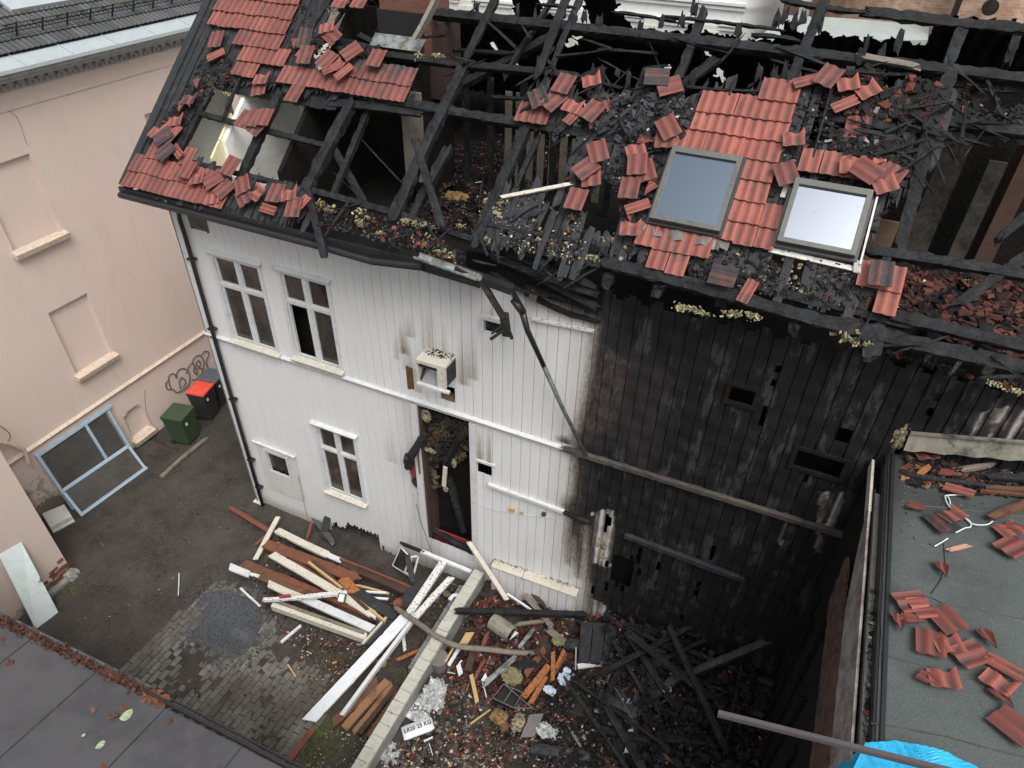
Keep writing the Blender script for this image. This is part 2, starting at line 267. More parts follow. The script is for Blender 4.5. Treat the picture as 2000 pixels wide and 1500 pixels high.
    def tube(s, pts, r, n=8, col=(.5, 0, 0), cap=True):
        P = [A(p, float) for p in pts]; V = []; Fc = []; prev = None
        rr = r if isinstance(r, (list, tuple)) else [r]*len(P)
        for i, p in enumerate(P):
            d = unit((P[min(i+1, len(P)-1)]-P[max(i-1, 0)]))
            if prev is None: prev = np.cross(d, [0, 0, 1] if abs(d[2]) < .9 else [1, 0, 0])
            a = unit(prev-np.dot(prev, d)*d); b = np.cross(d, a); prev = a
            for k in range(n): t = 2*PI*k/n; V.append(p+(a*math.cos(t)+b*math.sin(t))*rr[i])
        for i in range(len(P)-1):
            for k in range(n): Fc.append((i*n+k, (i+1)*n+k, (i+1)*n+(k+1) % n, i*n+(k+1) % n))
        if cap: Fc.append(tuple(range(n))); Fc.append(tuple((len(P)-1)*n+k for k in reversed(range(n))))
        return s.add(V, Fc, col)
    def lump(s, c, r, col=(.5, 0, 0), sc=(1, 1, 1), amp=.35, n=10, fr=1.6):
        n = int(n*1.5)
        V = []; Fc = []; o = Vector((rnd.uniform(0, 99), rnd.uniform(0, 99), 0))
        for i in range(n+1):
            th = PI*i/n
            for k in range(2*n):
                ph = PI*k/n; d = Vector((math.sin(th)*math.cos(ph), math.sin(th)*math.sin(ph), math.cos(th)))
                q = r*(1+amp*.75*noise.fractal(d*fr+o, .9, 2.2, 5)+amp*.35*abs(noise.noise(d*fr*2+o))); V.append(A(c)+A([d.x*sc[0], d.y*sc[1], d.z*sc[2]])*q)
        for i in range(n):
            for k in range(2*n): Fc.append((i*2*n+k, (i+1)*2*n+k, (i+1)*2*n+(k+1) % (2*n), i*2*n+(k+1) % (2*n)))
        return s.add(V, Fc, col)
    def prism(s, poly, n, th, col=(.5, 0, 0)):
        "closed polygon of 3-D points thickened by th along -n"
        P = [A(p, float) for p in poly]; k = len(P); V = P+[p-A(n)*th for p in P]
        return s.add(V, [tuple(range(k)), tuple(range(2*k-1, k-1, -1))]+[(i, i+k, (i+1) % k+k, (i+1) % k) for i in range(k)], col)
    def chunk(s, c, r, nrm, col, flat=.3, elong=1.6):
        n = unit(A(nrm)+A([rnd.gauss(0, .35) for _ in range(3)])); a = unit(np.cross(n, [rnd.gauss(0, 1), rnd.gauss(0, 1), rnd.gauss(0, 1)])); b = np.cross(n, a)
        e = rnd.uniform(1, elong); q = rnd.uniform(.75, 1.15)
        return s.box(c, (a, b, n), (r*e, r/e**.5*q, r*flat*rnd.uniform(.6, 1.3)), (col[0]*q, col[1]*q, col[2]*q), jit=r*.28)
    def build(s, name, mat, parent=None, loc=None, smooth=False):
        V = A(s.v, float)*K
        if parent is not None: o_ = ORG[parent.name]
        elif loc is not None: o_ = A(loc, float)*K
        else: o_ = A([(V[:, 0].min()+V[:, 0].max())/2, (V[:, 1].min()+V[:, 1].max())/2, V[:, 2].min()])
        me = bpy.data.meshes.new(name); me.from_pydata([tuple(p) for p in (V-o_)], [], s.f); me.update()
        at = me.color_attributes.new('Col', 'FLOAT_COLOR', 'POINT'); C_ = np.ones((len(V), 4), 'f'); C_[:, :3] = A(s.c, 'f'); at.data.foreach_set('color', C_.ravel())
        for x in (mat if isinstance(mat, list) else [mat]): me.materials.append(MATS[x])
        if smooth: me.polygons.foreach_set('use_smooth', [True]*len(me.polygons))
        ob = bpy.data.objects.new(name, me); S.collection.objects.link(ob)
        if parent is not None: ob.parent = parent
        else: ob.location = o_
        ORG[ob.name] = o_; return ob
def tag(o, label=None, cat=None, group=None, kind=None):
    if label: o['label'] = label
    if cat: o['category'] = cat
    if group: o['group'] = group
    if kind: o['kind'] = kind
    return o
def thing(name, loc, label, cat, group=None):
    o = bpy.data.objects.new(name, None); S.collection.objects.link(o); o.location = A(loc, float)*K; o.empty_display_size = .2
    ORG[o.name] = A(loc, float)*K; return tag(o, label, cat, group)
# ================================================================ SETTING: ground
def ss(a, b, x): t = min(1, max(0, (x-a)/(b-a))); return t*t*(3-2*t)
def gh(x, y):
    h = .42*ss(4.72, 4.86, x)+.28*ss(6.3, 7.3, x)+.10*ss(2.6, 3.6, x)*(1-ss(4.5, 4.8, x))
    n = noise.fractal(Vector((x*1.3, y*1.3, 3)), 1., 2., 4)
    return h+n*(.03+.07*ss(4.8, 5.4, x)+.03*ss(2.6, 3.4, x))
mb = MB(); nx, ny = 230, 150; X0, X1, Y0, Y1 = -3.6, 9.75, -7.5, .35
V = []; Fc = []
for j in range(ny+1):
    for i in range(nx+1):
        x = X0+(X1-X0)*i/nx; y = Y0+(Y1-Y0)*j/ny; V.append((x, y, gh(x, y)+.008*noise.noise(Vector((x*9, y*9, 0)))))
for j in range(ny):
    for i in range(nx): a = j*(nx+1)+i; Fc.append((a, a+1, a+nx+2, a+nx+1))
mb.add(V, Fc); tag(mb.build('yard_ground', 'yard_soil', smooth=True), kind='structure')
mb = MB(); mb.quad((-300, -300, -.25), (300, -300, -.25), (300, 300, -.25), (-300, 300, -.25)); tag(mb.build('ground', 'distant_ground'), kind='structure')
mb = MB(); mb.quad((-3.6, .3, -.02), (0, .3, -.02), (0, 9, -.02), (-3.6, 9, -.02)); tag(mb.build('alley_ground', 'yard_soil'), kind='structure')
# paving of concrete blocks, running bond
mb = MB(); PV = [(228, 1322), (330, 1218), (418, 1130), (470, 1142), (540, 1230), (600, 1290), (640, 1330), (640, 1420), (590, 1480), (560, 1560), (520, 1500), (300, 1370)]
bl, bw_ = .205, .100
for i in range(48):
    for j in range(36):
        x = .35+i*bw_; y = -4.6+j*bl+(bl/2 if i % 2 else 0); c = (x+bw_/2, y+bl/2)
        p = proj((c[0], c[1], 0))
        if not inside(p, PV): continue
        sink = .008+.020*noise.fractal(Vector((x*1.1+5, y*1.1, 9)), 1., 2., 3)
        if sink < -.002 or rnd.random() < .02: continue
        g = rnd.uniform(.13, .20); k = .004+rnd.uniform(0, .004)
        z = gh(*c)+sink+rnd.uniform(-.002, .003)
        mb.box((c[0], c[1], z-.02), np.eye(3), (bw_/2-k, bl/2-k, .02), (g, g*.97, g*.84), jit=.002)
tag(mb.build('block_paving', 'paver'), kind='structure')
# ================================================================ helper builders
SCN = 2.2
def scatter(name, poly, fn, count, pal, rng, label, cat, hf=None, flat=.3, lift=.4, pile=0., mat='debris', elong=1.6, holes=()):
    xs = [p[0] for p in poly]; ys = [p[1] for p in poly]; mb = MB(); k = 0; tries = 0; cs = rnd.uniform(0, 50); count = int(count*SCN); ws = [p[0] for p in pal]
    while k < count and tries < count*20:
        tries += 1; p = (rnd.uniform(min(xs), max(xs)), rnd.uniform(min(ys), max(ys)))
        if not inside(p, poly) or any(inside(p, h) for h in holes): continue
        q, n = fn(p)
        if .52+.95*noise.noise(Vector((q[0]*3.1+cs, q[1]*3.1, q[2]*3.1))) < rnd.random(): continue
        vc = noise.noise(Vector((q[0]*5+9, q[1]*5+cs, q[2]*5)))
        _, col, sc = rnd.choices(pal, ws)[0]; r = (rng[0]+(rng[1]-rng[0])*rnd.random()**3.2)*.50
        v = rnd.uniform(.55, 1.25)*(1+.6*vc)
        if rnd.random() < .14:
            d_ = unit([rnd.gauss(0, 1), rnd.gauss(0, 1), rnd.gauss(0, .25)]); d_ = unit(d_-A(n)*np.dot(d_, n)*.9); Ls = r*rnd.uniform(2, 5); c_ = q+A(n)*(r*sc*lift+rnd.random()*pile)
            mb.bar(c_-d_*Ls*.5, c_+d_*Ls*.5, r*.45, r*.25, up=n, col=tuple(c*v for c in col)); k += 1; continue
        mb.chunk(q+A(n)*(r*sc*lift+rnd.random()*pile), r*sc, n, tuple(c*v for c in col), flat, elong); k += 1
    return tag(mb.build(name, mat), label, cat, kind='stuff')
def onG(p):
    q = G(p, .0); q = G(p, gh(q[0], q[1])); q = G(p, gh(q[0], q[1])); return q, A([0, 0, 1.])
def onR(off=0.): return lambda p: (RF(p, off), RN)
def onE(off=0.): return lambda p: (EX(p, off), EN)
def onZ(z): return lambda p: (G(p, z), A([0, 0, 1.]))
def add_tile(mb, o, ex, ey, n, W=.186, L=.25, col=(.5, 0), j=None, half=False):
    nc = 12; H = .016; V = []; C_ = []; Fc = []; T = .011
    for s in (0, 1):
        for r in (0, 1):
            for i in range(nc+1):
                u = i/nc; z = H*(.5+.5*math.cos(4*PI*u+PI*.3)); y = L*r
                if j and r == j[0]: y += (1 if r == 0 else -1)*j[1][i]
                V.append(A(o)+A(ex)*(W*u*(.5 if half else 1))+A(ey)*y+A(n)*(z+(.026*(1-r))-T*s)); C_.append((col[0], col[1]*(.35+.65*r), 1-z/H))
    N = nc+1
    for i in range(nc):
        Fc += [(i, i+1, N+i+1, N+i), (2*N+i, 3*N+i, 3*N+i+1, 2*N+i+1), (i, 2*N+i, 2*N+i+1, i+1), (N+i, N+i+1, 3*N+i+1, 3*N+i)]
    Fc += [(0, N, 3*N, 2*N), (nc, 2*N+nc, 3*N+nc, N+nc)]
    mb.add(V, Fc, C_)
def tile_patch(name, polys, parent, t0=.138, s0=0., soot=.2, br=(0, .55), sootfn=None, mat='clay_tile', seed=0, skip=0., label=None):
    mb = MB()
    for k in range(-2, 18):
        for i in range(-3, 64):
            s = i*.186+s0; t = k*.2225+t0; p = proj(RW(s+.093, t+.11, .06))
            if not any(inside(p, P) for P in polys) or rnd.random() < skip: continue
            so_ = soot*rnd.uniform(.3, 1.5)+(sootfn(p) if sootfn else 0); a = rnd.gauss(0, .012)
            ex = A([math.cos(a), 0, 0])+RT*math.sin(a); ey = RT*math.cos(a)-A([math.sin(a), 0, 0])
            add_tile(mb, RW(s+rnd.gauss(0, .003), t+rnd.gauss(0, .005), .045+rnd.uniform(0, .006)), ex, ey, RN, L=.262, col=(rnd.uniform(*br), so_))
    o = mb.build(name, mat, parent)
    if label: o['label'] = label
    return o
def boards(mb, W_, inv, polys, holes=(), bw=.10, th=.02, tr=(-.2, 4.), sr=(0, 11.4), drop=.1, off=0., rag=.05, keep=.0):
    s = sr[0]; st = .05
    while s < sr[1]:
        w = bw*rnd.uniform(.8, 1.12); t = tr[0]; run = None; k = rnd.random() < drop; lo = 0; dt = rnd.uniform(0, .05)
        while t < tr[1]+st:
            p = proj(W_(s+w/2, t, off)); q = proj(W_(s+w/2, t+rnd.gauss(0, rag), off))
            ok = (not k) and t <= tr[1] and any(inside(q, P) for P in polys) and not any(inside(q, h) for h in holes)
            if ok and run is None: run = t
            if not ok and run is not None:
                if t-run > .08:
                    a = W_(s+w/2, run+rnd.uniform(-.02, .02), off+rnd.gauss(0, .006)); b = W_(s+w/2+rnd.gauss(0, .01), t+rnd.uniform(-.02, .02), off+rnd.gauss(0, .008))
                    mb.char(a, b, w*.93, th, up=W_(0, 0, 1)-W_(0, 0, 0), j=.04, step=.09)
                run = None
            t += st
        s += w+.004
# ================================================================ THE BURNT HOUSE
H = thing('burnt_house', (5.5, 2.4, 0), 'long white timber house whose right half and red tiled roof are burnt black', 'house')
# ---- front wall
def FZ(px, py): q = F((px, py)); return (q[0], q[2])
CH = [FZ(*p) for p in [(860, 470), (905, 525), (960, 531), (1012, 562), (1050, 582), (1100, 602), (1163, 628), (1160, 660), (1153, 720), (1138, 800), (1124, 850), (1122, 880), (1120, 940), (1116, 965), (1100, 988), (1112, 1010), (1108, 1060), (1111, 1098), (1120, 1050), (1121, 1085), (1130, 1124), (1140, 1080), (1143, 1030), (1146, 1140), (1150, 1230), (1150, 1700), (2500, 1700), (2500, 600), (1500, 400)]]
PALE = [[FZ(*p) for p in q] for q in ([(1162, 1002), (1196, 998), (1192, 1060), (1188, 1105), (1160, 1095)], [(1160, 1172), (1178, 1182), (1196, 1206), (1160, 1206)], [(1898, 815), (1960, 800), (2040, 810), (2040, 860), (1905, 850)], [(1615, 965), (1645, 965), (1625, 1030), (1610, 1015)], [(1135, 1130), (1152, 1140), (1152, 1215), (1130, 1210)])]
UP_ = [[FZ(*p) for p in q] for q in ([(1590, 1080), (1600, 960), (1612, 960), (1604, 1080)], [(1520, 1060), (1535, 1000), (1540, 1002), (1528, 1070)], [(1935, 800), (1950, 780), (1952, 790), (1940, 850)])]
DIRT = []   # (x centre, z bottom, height, half width, strength)
for px, py, hgt, hw, st_ in [(790, 690, .55, .07, .9), (803, 655, .4, .06, .6), (905, 750, 1.0, .09, .75), (925, 740, .9, .08, .55), (838, 680, .8, .12, .55), (870, 690, .6, .1, .45), (938, 902, .75, .05, 1.3), (955, 905, .8, .04, 1.3), (925, 980, 1.3, .05, .35), (800, 720, .5, .1, .5), (765, 900, .9, .14, .3), (955, 620, .45, .12, .35), (775, 700, .5, .05, .5)]:
    x, z = FZ(px, py); DIRT.append((x, z, hgt, hw, st_))
HOLES = []
def rectF(tl, tr, br, bl):
    a, b, c, d = F(tl), F(tr), F(br), F(bl); return ((a[0]+d[0])/2, (b[0]+c[0])/2, (c[2]+d[2])/2, (a[2]+b[2])/2)
WIN1 = rectF((420, 497), (508, 524), (541, 683), (456, 660)); WIN2 = rectF((549, 532), (640, 553), (666, 718), (581, 694)); WIN3 = rectF((618, 828), (693, 858), (713, 985), (643, 948))
DOOR = (3.80, 4.63, .92, 3.80); VENT = rectF((860, 748), (889, 760), (889, 788), (862, 776)); SMW = rectF((943, 620), (982, 630), (984, 653), (947, 644)); VT2 = rectF((932, 900), (961, 908), (961, 928), (935, 921))
PATCH = rectF((792, 713), (822, 722), (826, 768), (798, 758)); SDW = rectF((522, 882), (562, 893), (566, 928), (527, 916)); BW1 = rectF((1428, 748), (1475, 765), (1470, 792), (1425, 780)); BW2 = rectF((1558, 876), (1650, 900), (1640, 932), (1550, 908)); BH = rectF((1195, 1080), (1235, 1095), (1235, 1150), (1195, 1130))
HOLES = [WIN1, WIN2, WIN3, DOOR, VENT, SMW, VT2, SDW, BW1, BW2, BH]
PITCH = .142; cols = []
for i in range(82):
    x = i*PITCH
    for a, yy in ((0, .000), (.003, .010), (.008, .010), (.011, -.006), (.054, -.005), (.096, -.004), (.139, -.002)): cols.append((x+a, yy))
for h in HOLES: cols += [(h[0], -.004), (h[1], -.004)]
cols = sorted(set((round(a, 4), b) for a, b in cols)); cols = [c for i, c in enumerate(cols) if i == 0 or c[0]-cols[i-1][0] > .0012]
zs = sorted(set([round(-.15+.045*i, 4) for i in range(144)]+[round(v, 4) for h in HOLES for v in h[2:]])); zs = [z for i, z in enumerate(zs) if i == 0 or z-zs[i-1] > .002]
cx = A([c[0] for c in cols]); cy = A([c[1] for c in cols]); cz = A(zs); GX, GZ = np.meshgrid(cx, cz); GY = np.tile(cy, (len(cz), 1))
rs = np.random.RandomState(3); jx = A([noise.noise(Vector((x*2.2, 7, 0))) for x in cx])
sdc = sdist(GX, GZ, CH); soot = np.clip(.30+sdc/.42, 0, 1)*(sdc > -.13); soot = np.where(sdc > .12, np.clip(.52+sdc*.9, 0, 1), soot)
low = np.clip((4.35-GZ+jx[None, :]*.5)/.5, 0, 1)*np.clip((GX-6.2)/.2, 0, 1); gz2 = np.clip((7.55-GX)/.6, 0, 1)*np.clip((5.7-GZ)/.25, 0, 1)
soot = np.where((sdc > .1), np.maximum(soot*(1-gz2*(1-low)*.42), .5), soot)
for i, P in enumerate(PALE): d = sdist(GX, GZ, P); soot = np.where(d > -.05, np.minimum(soot, np.clip(.34-d*.9+(.16 if i == 2 else 0)+(.08 if i == 3 else 0)+.25*np.sin(GX*70+i)*np.sin(GX*23), .10, 1)), soot)
for P in UP_: d = sdist(GX, GZ, P); soot = np.where(d > -.01, .40, soot)
d = np.hypot((GX-FZ(815, 942)[0])/1.0, (GZ-FZ(815, 942)[1])/1.3); soot = np.maximum(soot, np.clip(1.3-d/.10, 0, 1))
d = np.hypot((GX-FZ(1105, 858)[0])/1.5, (GZ-FZ(1105, 862)[1])/1.0); soot = np.maximum(soot, np.clip(.55-d/.22, 0, 1)*(GZ > FZ(1105, 866)[1]))
red = np.clip(.42-np.abs(sdc+.10)/.28, 0, 1)*(sdc < .02)*(GX > 5.7)
d = sdist(GX, GZ, [FZ(*p) for p in [(795, 888), (812, 880), (822, 905), (818, 935), (806, 935), (795, 905)]]); red = np.maximum(red, np.clip(.9+d*9, 0, 1.3))
dirt = np.zeros_like(GX)
for x, z, hg, hw, s_ in DIRT: dirt += 1.25*s_*(.75+.25*np.sin(GX*190))*np.exp(-((GX-x)/hw)**2)*np.clip(1-(GZ-z)/hg, 0, 1)*(GZ > z-.03)*(GZ < z+hg)
dirt += np.clip(.38+sdc*.8, 0, .4)*(sdc < .1)
dirt += .30*np.clip((GX-3.2)/.5, 0, 1)*np.clip((4.2-GX)/.3, 0, 1)*(GZ < 3.8)+.55*np.clip(1-(GZ-.05)/.25, 0, 1)*(GX < 5)
keep = np.ones((len(cz)-1, len(cx)-1), bool); mx = (cx[1:]+cx[:-1])/2; mz = (cz[1:]+cz[:-1])/2
for h in HOLES: keep &= ~((mx[None, :] > h[0]) & (mx[None, :] < h[1]) & (mz[:, None] > h[2]) & (mz[:, None] < h[3]))
CZ, CX = np.meshgrid(mz, mx, indexing='ij')
BRK = [FZ(*p) for p in [(650, 1300), (648, 1024), (658, 1020), (668, 1033), (681, 1022), (700, 1030), (742, 1048), (748, 1074), (766, 1082), (780, 1300)]]
keep &= ~(sdist(CX, CZ, BRK)+.03*np.sin(CX*90) > 0)
top = np.where(CX < 4.9, 6.10, 6.17); top = np.where(CX > 6.25, 6.24+.05*np.sin(CX*23), top); keep &= CZ < top
rs2 = random.Random(5)
for _ in range(26):
    bx = int(rs2.uniform(46, 80))*PITCH; bz = rs2.uniform(.9, 6.0) if bx > 8 else rs2.uniform(.8, 2.2); hh = rs2.uniform(.15, .6)*(1.3 if bx > 8.2 else .7); ww = rs2.uniform(.02, .05); x_0 = bx+.012+rs2.choice((0, PITCH-ww-.012))
    keep &= ~((CX > x_0+.012*np.sin(CZ*31+_)) & (CX < x_0+ww+.012*np.sin(CZ*23+_)) & (CZ > bz) & (CZ < bz+hh))
for px_, py_, ra, rb in [(1650, 850, .07, .11)]:
    hx, hz = FZ(px_, py_); keep &= ~((((CX-hx)/ra)**2+((CZ-hz)/rb)**2+.5*np.sin(CX*37+px_)*np.sin(CZ*17)) < 1)
sk_ = sdist(CX, CZ, [FZ(*p) for p in [(1172, 1100), (1185, 1000), (1197, 1020), (1180, 1040)]]) > 0; keep &= ~sk_
mb = MB(); idx = np.arange(GX.size).reshape(GX.shape)
fc = [(idx[j, i], idx[j, i+1], idx[j+1, i+1], idx[j+1, i]) for j in range(len(cz)-1) for i in range(len(cx)-1) if keep[j, i]]
GYd = GY+np.where(sdc > .1, .006*np.sin(GZ*9+GX*7+np.floor(GX/PITCH)*2.1)+.004*np.sin(GZ*23+GX*3), 0)+.006*A([noise.noise(Vector((math.floor(x/PITCH)*3.7, 0, 0))) for x in cx])[None, :]
mb.v = [tuple(p) for p in np.stack([GX.ravel(), GYd.ravel(), GZ.ravel()], 1)]; mb.c = [tuple(p) for p in np.stack([soot.ravel(), red.ravel(), dirt.ravel()], 1)]; mb.f = [tuple(int(a) for a in f) for f in fc]
o = mb.build('front_wall', 'white_cladding', H); o['label'] = 'white vertical boarding scorched black on its right half'
# inner backing, other walls, floors
mb = MB(); mb.aabox((.05, .32, -.2), (11.5, .36, 5.9)); mb.aabox((11.5, .0, -.2), (11.6, 5.2, 6.2)); mb.aabox((0, 5.2, -.2), (11.6, 5.3, 6.8)); mb.aabox((8.9, 2.9, 6.03), (11.5, 2.95, 8.1)); mb.build('dark_backing_walls', 'soot_black', H)  # black sheets added behind openings and right attic for unlit depth, plus outer walls
mb = MB(); mb.aabox((2.0, .02, 5.92), (11.5, 5.2, 6.02)); mb.build('attic_floor', 'soot_black', H)
mb = MB(); mb.aabox((.12, .36, 5.40), (1.98, 2.6, 5.5)); o = mb.build('attic_floor', 'plaster', H)
# gable wall with attic window opening
ytop = lambda y: RO[2]+(min(y, 4.78-y)+.45)*math.tan(TH)-.10
mb = MB(); n_ = 40
WY0, WY1, WZ0, WZ1 = 1.40, 1.88, 6.32, 7.12
cutY = sorted(set([0, 5.2, WY0, WY1]+[i*.13 for i in range(41)]))
for a, b in zip(cutY[:-1], cutY[1:]):
    if b-a < 1e-3: continue
    m_ = (a+b)/2; zt = [ytop(a), ytop(b)]
    def seg(z0, z1a, z1b, x0, x1): mb.add([(x0, a, z0), (x1, a, z0), (x1, b, z0), (x0, b, z0), (x0, a, z1a), (x1, a, z1a), (x1, b, z1b), (x0, b, z1b)], [(0, 3, 2, 1), (4, 5, 6, 7), (0, 1, 5, 4), (1, 2, 6, 5), (2, 3, 7, 6), (3, 0, 4, 7)], (0, 0, 0))
    if WY0 <= m_ <= WY1: seg(-.2, WZ0, WZ0, 0.004, .09); seg(WZ1, zt[0], zt[1], 0.004, .09)
    else: seg(-.2, zt[0], zt[1], 0.004, .09)
mb.build('gable_wall', 'plaster', H)
mb = MB()
for x0, x1 in ((.085, .115),):
    mb.aabox((x0, WY0-.07, WZ0-.08), (x1, WY0, WZ1+.07)); mb.aabox((x0, WY1, WZ0-.08), (x1, WY1+.07, WZ1+.07)); mb.aabox((x0, WY0, WZ1), (x1, WY1, WZ1+.07)); mb.aabox((x0, WY0, WZ0-.08), (x1+.03, WY1, WZ0))
mb.aabox((.03, WY0, WZ0), (.06, WY0+.04, WZ1)); mb.aabox((.03, WY1-.04, WZ0), (.06, WY1, WZ1)); mb.aabox((.03, WY0, WZ0), (.06, WY1, WZ0+.05)); mb.build('window_frame', 'cream_paint', H)
# attic rooms
def slopewall(mb, x0, x1, y0, y1, zb, off=-.14):
    for i in range(8):
        a = y0+(y1-y0)*i/8; b = y0+(y1-y0)*(i+1)/8; za = RO[2]+(a+.45)*math.tan(TH)+off; zb_ = RO[2]+(b+.45)*math.tan(TH)+off
        mb.add([(x0, a, zb), (x1, a, zb), (x1, b, zb), (x0, b, zb), (x0, a, za), (x1, a, za), (x1, b, zb_), (x0, b, zb_)], [(0, 3, 2, 1), (4, 5, 6, 7), (0, 1, 5, 4), (1, 2, 6, 5), (2, 3, 7, 6), (3, 0, 4, 7)])
mb = MB(); slopewall(mb, .96, 1.02, .28, 1.86, 5.5); mb.aabox((.09, 2.05, 5.5), (1.0, 2.12, 7.35)); mb.aabox((1.02, 1.78, 5.5), (1.95, 1.84, 7.32)); mb.aabox((.09, .14, 5.5), (1.95, .20, 6.55)); mb.build('partition_wall', 'plaster', H)
mb = MB(); slopewall(mb, .925, .958, .05, .55, 6.3, -.10); slopewall(mb, .925, .958, .75, 1.28, 6.7, -.10); mb.build('lining_panel', 'cream_board', H)
mb = MB(); mb.aabox((1.03, 1.45, 5.98), (1.93, 1.77, 6.04)); mb.aabox((1.03, 1.70, 6.05), (1.93, 1.77, 6.10)); mb.build('shelf', 'brown_board', H)
mb = MB(); mb.aabox((1.03, 1.1, 5.5), (1.93, 1.44, 5.88)); mb.build('bed_box', 'plaster', H)
mb = MB(); slopewall(mb, 1.96, 2.02, .1, 2.3, 5.5, -.16); mb.aabox((2.02, 2.2, 5.5), (3.2, 2.26, 8.3)); slopewall(mb, 3.2, 3.24, 1.3, 2.3, 6.0, -.3); mb.build('charred_partition', 'soot_black', H)
mb = MB()
a = F((785, 215), 1.2); mb.aabox((3.13, 1.18, 6.5), (3.42, 1.22, 7.62)); mb.build('wall_panel', 'grey_wood', H)
mb = MB()   # scorched studs and pale boards of the far attic partition
for i in range(9):
    x = 3.9+i*.17; mb = MB(); mb.bar((x, 2.7, 6.0), (x+rnd.uniform(-.01, .01), 2.7, 7.35), .10, .02, up=(0, 1, 0)); mb.build('lining_board', 'grey_wood', H)
mb = MB()
for x in (3.45, 3.82, 4.3, 4.75, 5.2, 5.55): mb = MB(); mb.char((x, 2.3, 6.0), (x, 2.3, 7.6), .08, .08, up=(0, 1, 0)); mb.build('stud', 'charred_wood', H)
paint('sooty_panel', (.03, .027, .022), (.09, .08, .06), .85, (.01, .01, .01), (.42, .6), .9, 3)
mb = MB(); a = F((1905, 510), 2.2); b = F((1975, 300), 2.2); mb.aabox((a[0]-.02, 2.2, 5.6), (b[0]+.28, 2.6, 8.0), (.72, 0, 0)); mb.build('brick_pier', 'brick', H)
mb = MB(); a = F((1885, 470), 1.9); mb.aabox((a[0]-.10, 1.88, 5.9), (a[0]+.06, 1.93, 7.6)); a = F((1830, 330), 2.0); mb.aabox((a[0]-.02, 2.0, 6.0), (a[0]+.22, 2.04, 7.9)); mb.build('wall_panel', 'sooty_panel', H)
a = F((1735, 410), .9); mb = MB(); mb.aabox((a[0]-.08, .9, 6.0), (a[0]+.14, .93, 7.2)); mb.build('wall_panel', 'brown_board', H)
# back slope of the roof: black boards, ragged, holes towards the pale building
def BK(s, u, off=0.): return A([s, 2.39+math.cos(TH)*u, 8.9-math.sin(TH)*u])+A([0, math.sin(TH), math.cos(TH)])*off
BD = [(560, -90), (830, -60), (835, 30), (880, 38), (950, 30), (1005, 42), (985, -60), (1030, -60), (1060, 20), (1085, 36), (1128, 52), (1150, 50), (1118, -60), (1185, -60), (1212, 30), (1236, 52), (1330, 66), (1350, 40), (1362, 60), (1420, 66), (1448, 78), (1520, 76), (1532, 36), (1548, 38), (1562, 62), (1700, 74), (1810, 86), (1822, 42), (1860, 30), (1985, 46), (2140, 60), (2300, 700), (560, 700)]
BHL = [[(960, 83), (968, 85), (972, 98), (966, 98)], [(995, 116), (1012, 117), (1018, 130), (998, 128)], [(1110, 65), (1140, 70), (1142, 76), (1112, 74)], [(1372, 98), (1392, 108), (1394, 118), (1376, 112)], [(1396, 137), (1414, 140), (1416, 158), (1395, 150)], [(1300, 122), (1311, 123), (1311, 136), (1300, 134)], [(1110, 78), (1128, 80), (1126, 92), (1112, 90)]]
mb = MB(); g_ = .045; us = int(3.7/g_); sn = int(11.7/g_); VV = {}
def bv(i, j):
    if (i, j) not in VV:
        s_ = .9+i*g_; u_ = -.1+j*g_; VV[(i, j)] = len(mb.v); mb.v.append(tuple(BK(s_+rnd.uniform(-.012, .012), u_+rnd.uniform(-.012, .012), .03*noise.noise(Vector((s_*6, u_*2, 1)))+.02*math.sin(s_*37)))); mb.c.append((.5, 0, 0))
    return VV[(i, j)]
for i in range(sn):
    for j in range(us):
        s_ = .9+(i+.5)*g_; u_ = -.1+(j+.5)*g_; p = proj(BK(s_, u_)); p = (p[0]+9*noise.noise(Vector((s_*7, u_*7, 0))), p[1]+9*noise.noise(Vector((s_*7, u_*7, 5)))+5*noise.noise(Vector((s_*25, 0, 5))))
        if inside(p, BD) and not any(inside(p, h) for h in BHL): mb.f.append((bv(i, j), bv(i+1, j), bv(i+1, j+1), bv(i, j+1)))
mb.build('rear_roof_boards', 'soot_black', H)
# front slope boards
D1 = [(385, 30), (410, -40), (640, -20), (640, 60), (600, 120), (640, 150), (800, 180), (800, 195), (640, 190), (545, 175), (420, 165), (392, 215), (352, 300), (345, 325), (400, 330), (600, 372), (600, 440), (560, 440), (230, 375)]
D2 = [(985, 368), (1060, 375), (1130, 400), (1150, 455), (1150, 545), (1040, 505), (925, 470), (950, 420)]
D2b = [(1050, 165), (1150, 175), (1185, 185), (1290, 165), (1330, 190), (1480, 165), (1500, 150), (1570, 160), (1605, 160), (1640, 330), (1760, 370), (1690, 480), (1670, 520), (1700, 600), (1660, 610), (1420, 552), (1180, 505), (1140, 470), (1200, 450), (1225, 420), (1215, 370), (1180, 350), (1145, 375), (1100, 345), (1120, 275), (1060, 255), (1020, 240)]
D3 = [(1590, 150), (1700, 165), (1860, 190), (1850, 290), (1790, 380), (1700, 345), (1600, 300)]
mb = MB(); boards(mb, RW, None, [D1], [[(352, 270), (392, 195), (640, 215), (600, 365), (350, 322)], [(655, 215), (820, 215), (800, 420), (640, 385)]], bw=.11, th=.03, tr=(-.06, 3.3), sr=(-.10, 6), drop=.04); mb.build('roof_boards', 'charred_board', H)
mb = MB(); boards(mb, RW, None, [D2, D2b, D3], [[(1145, 372), (1168, 358), (1205, 362), (1218, 400), (1205, 442), (1140, 446)], [(1640, 200), (1840, 215), (1830, 245), (1640, 232)]], bw=.105, th=.025, tr=(-.02, 2.75), sr=(4, 11.5), drop=.13, rag=.07); mb.build('roof_boards', 'charred_board', H)
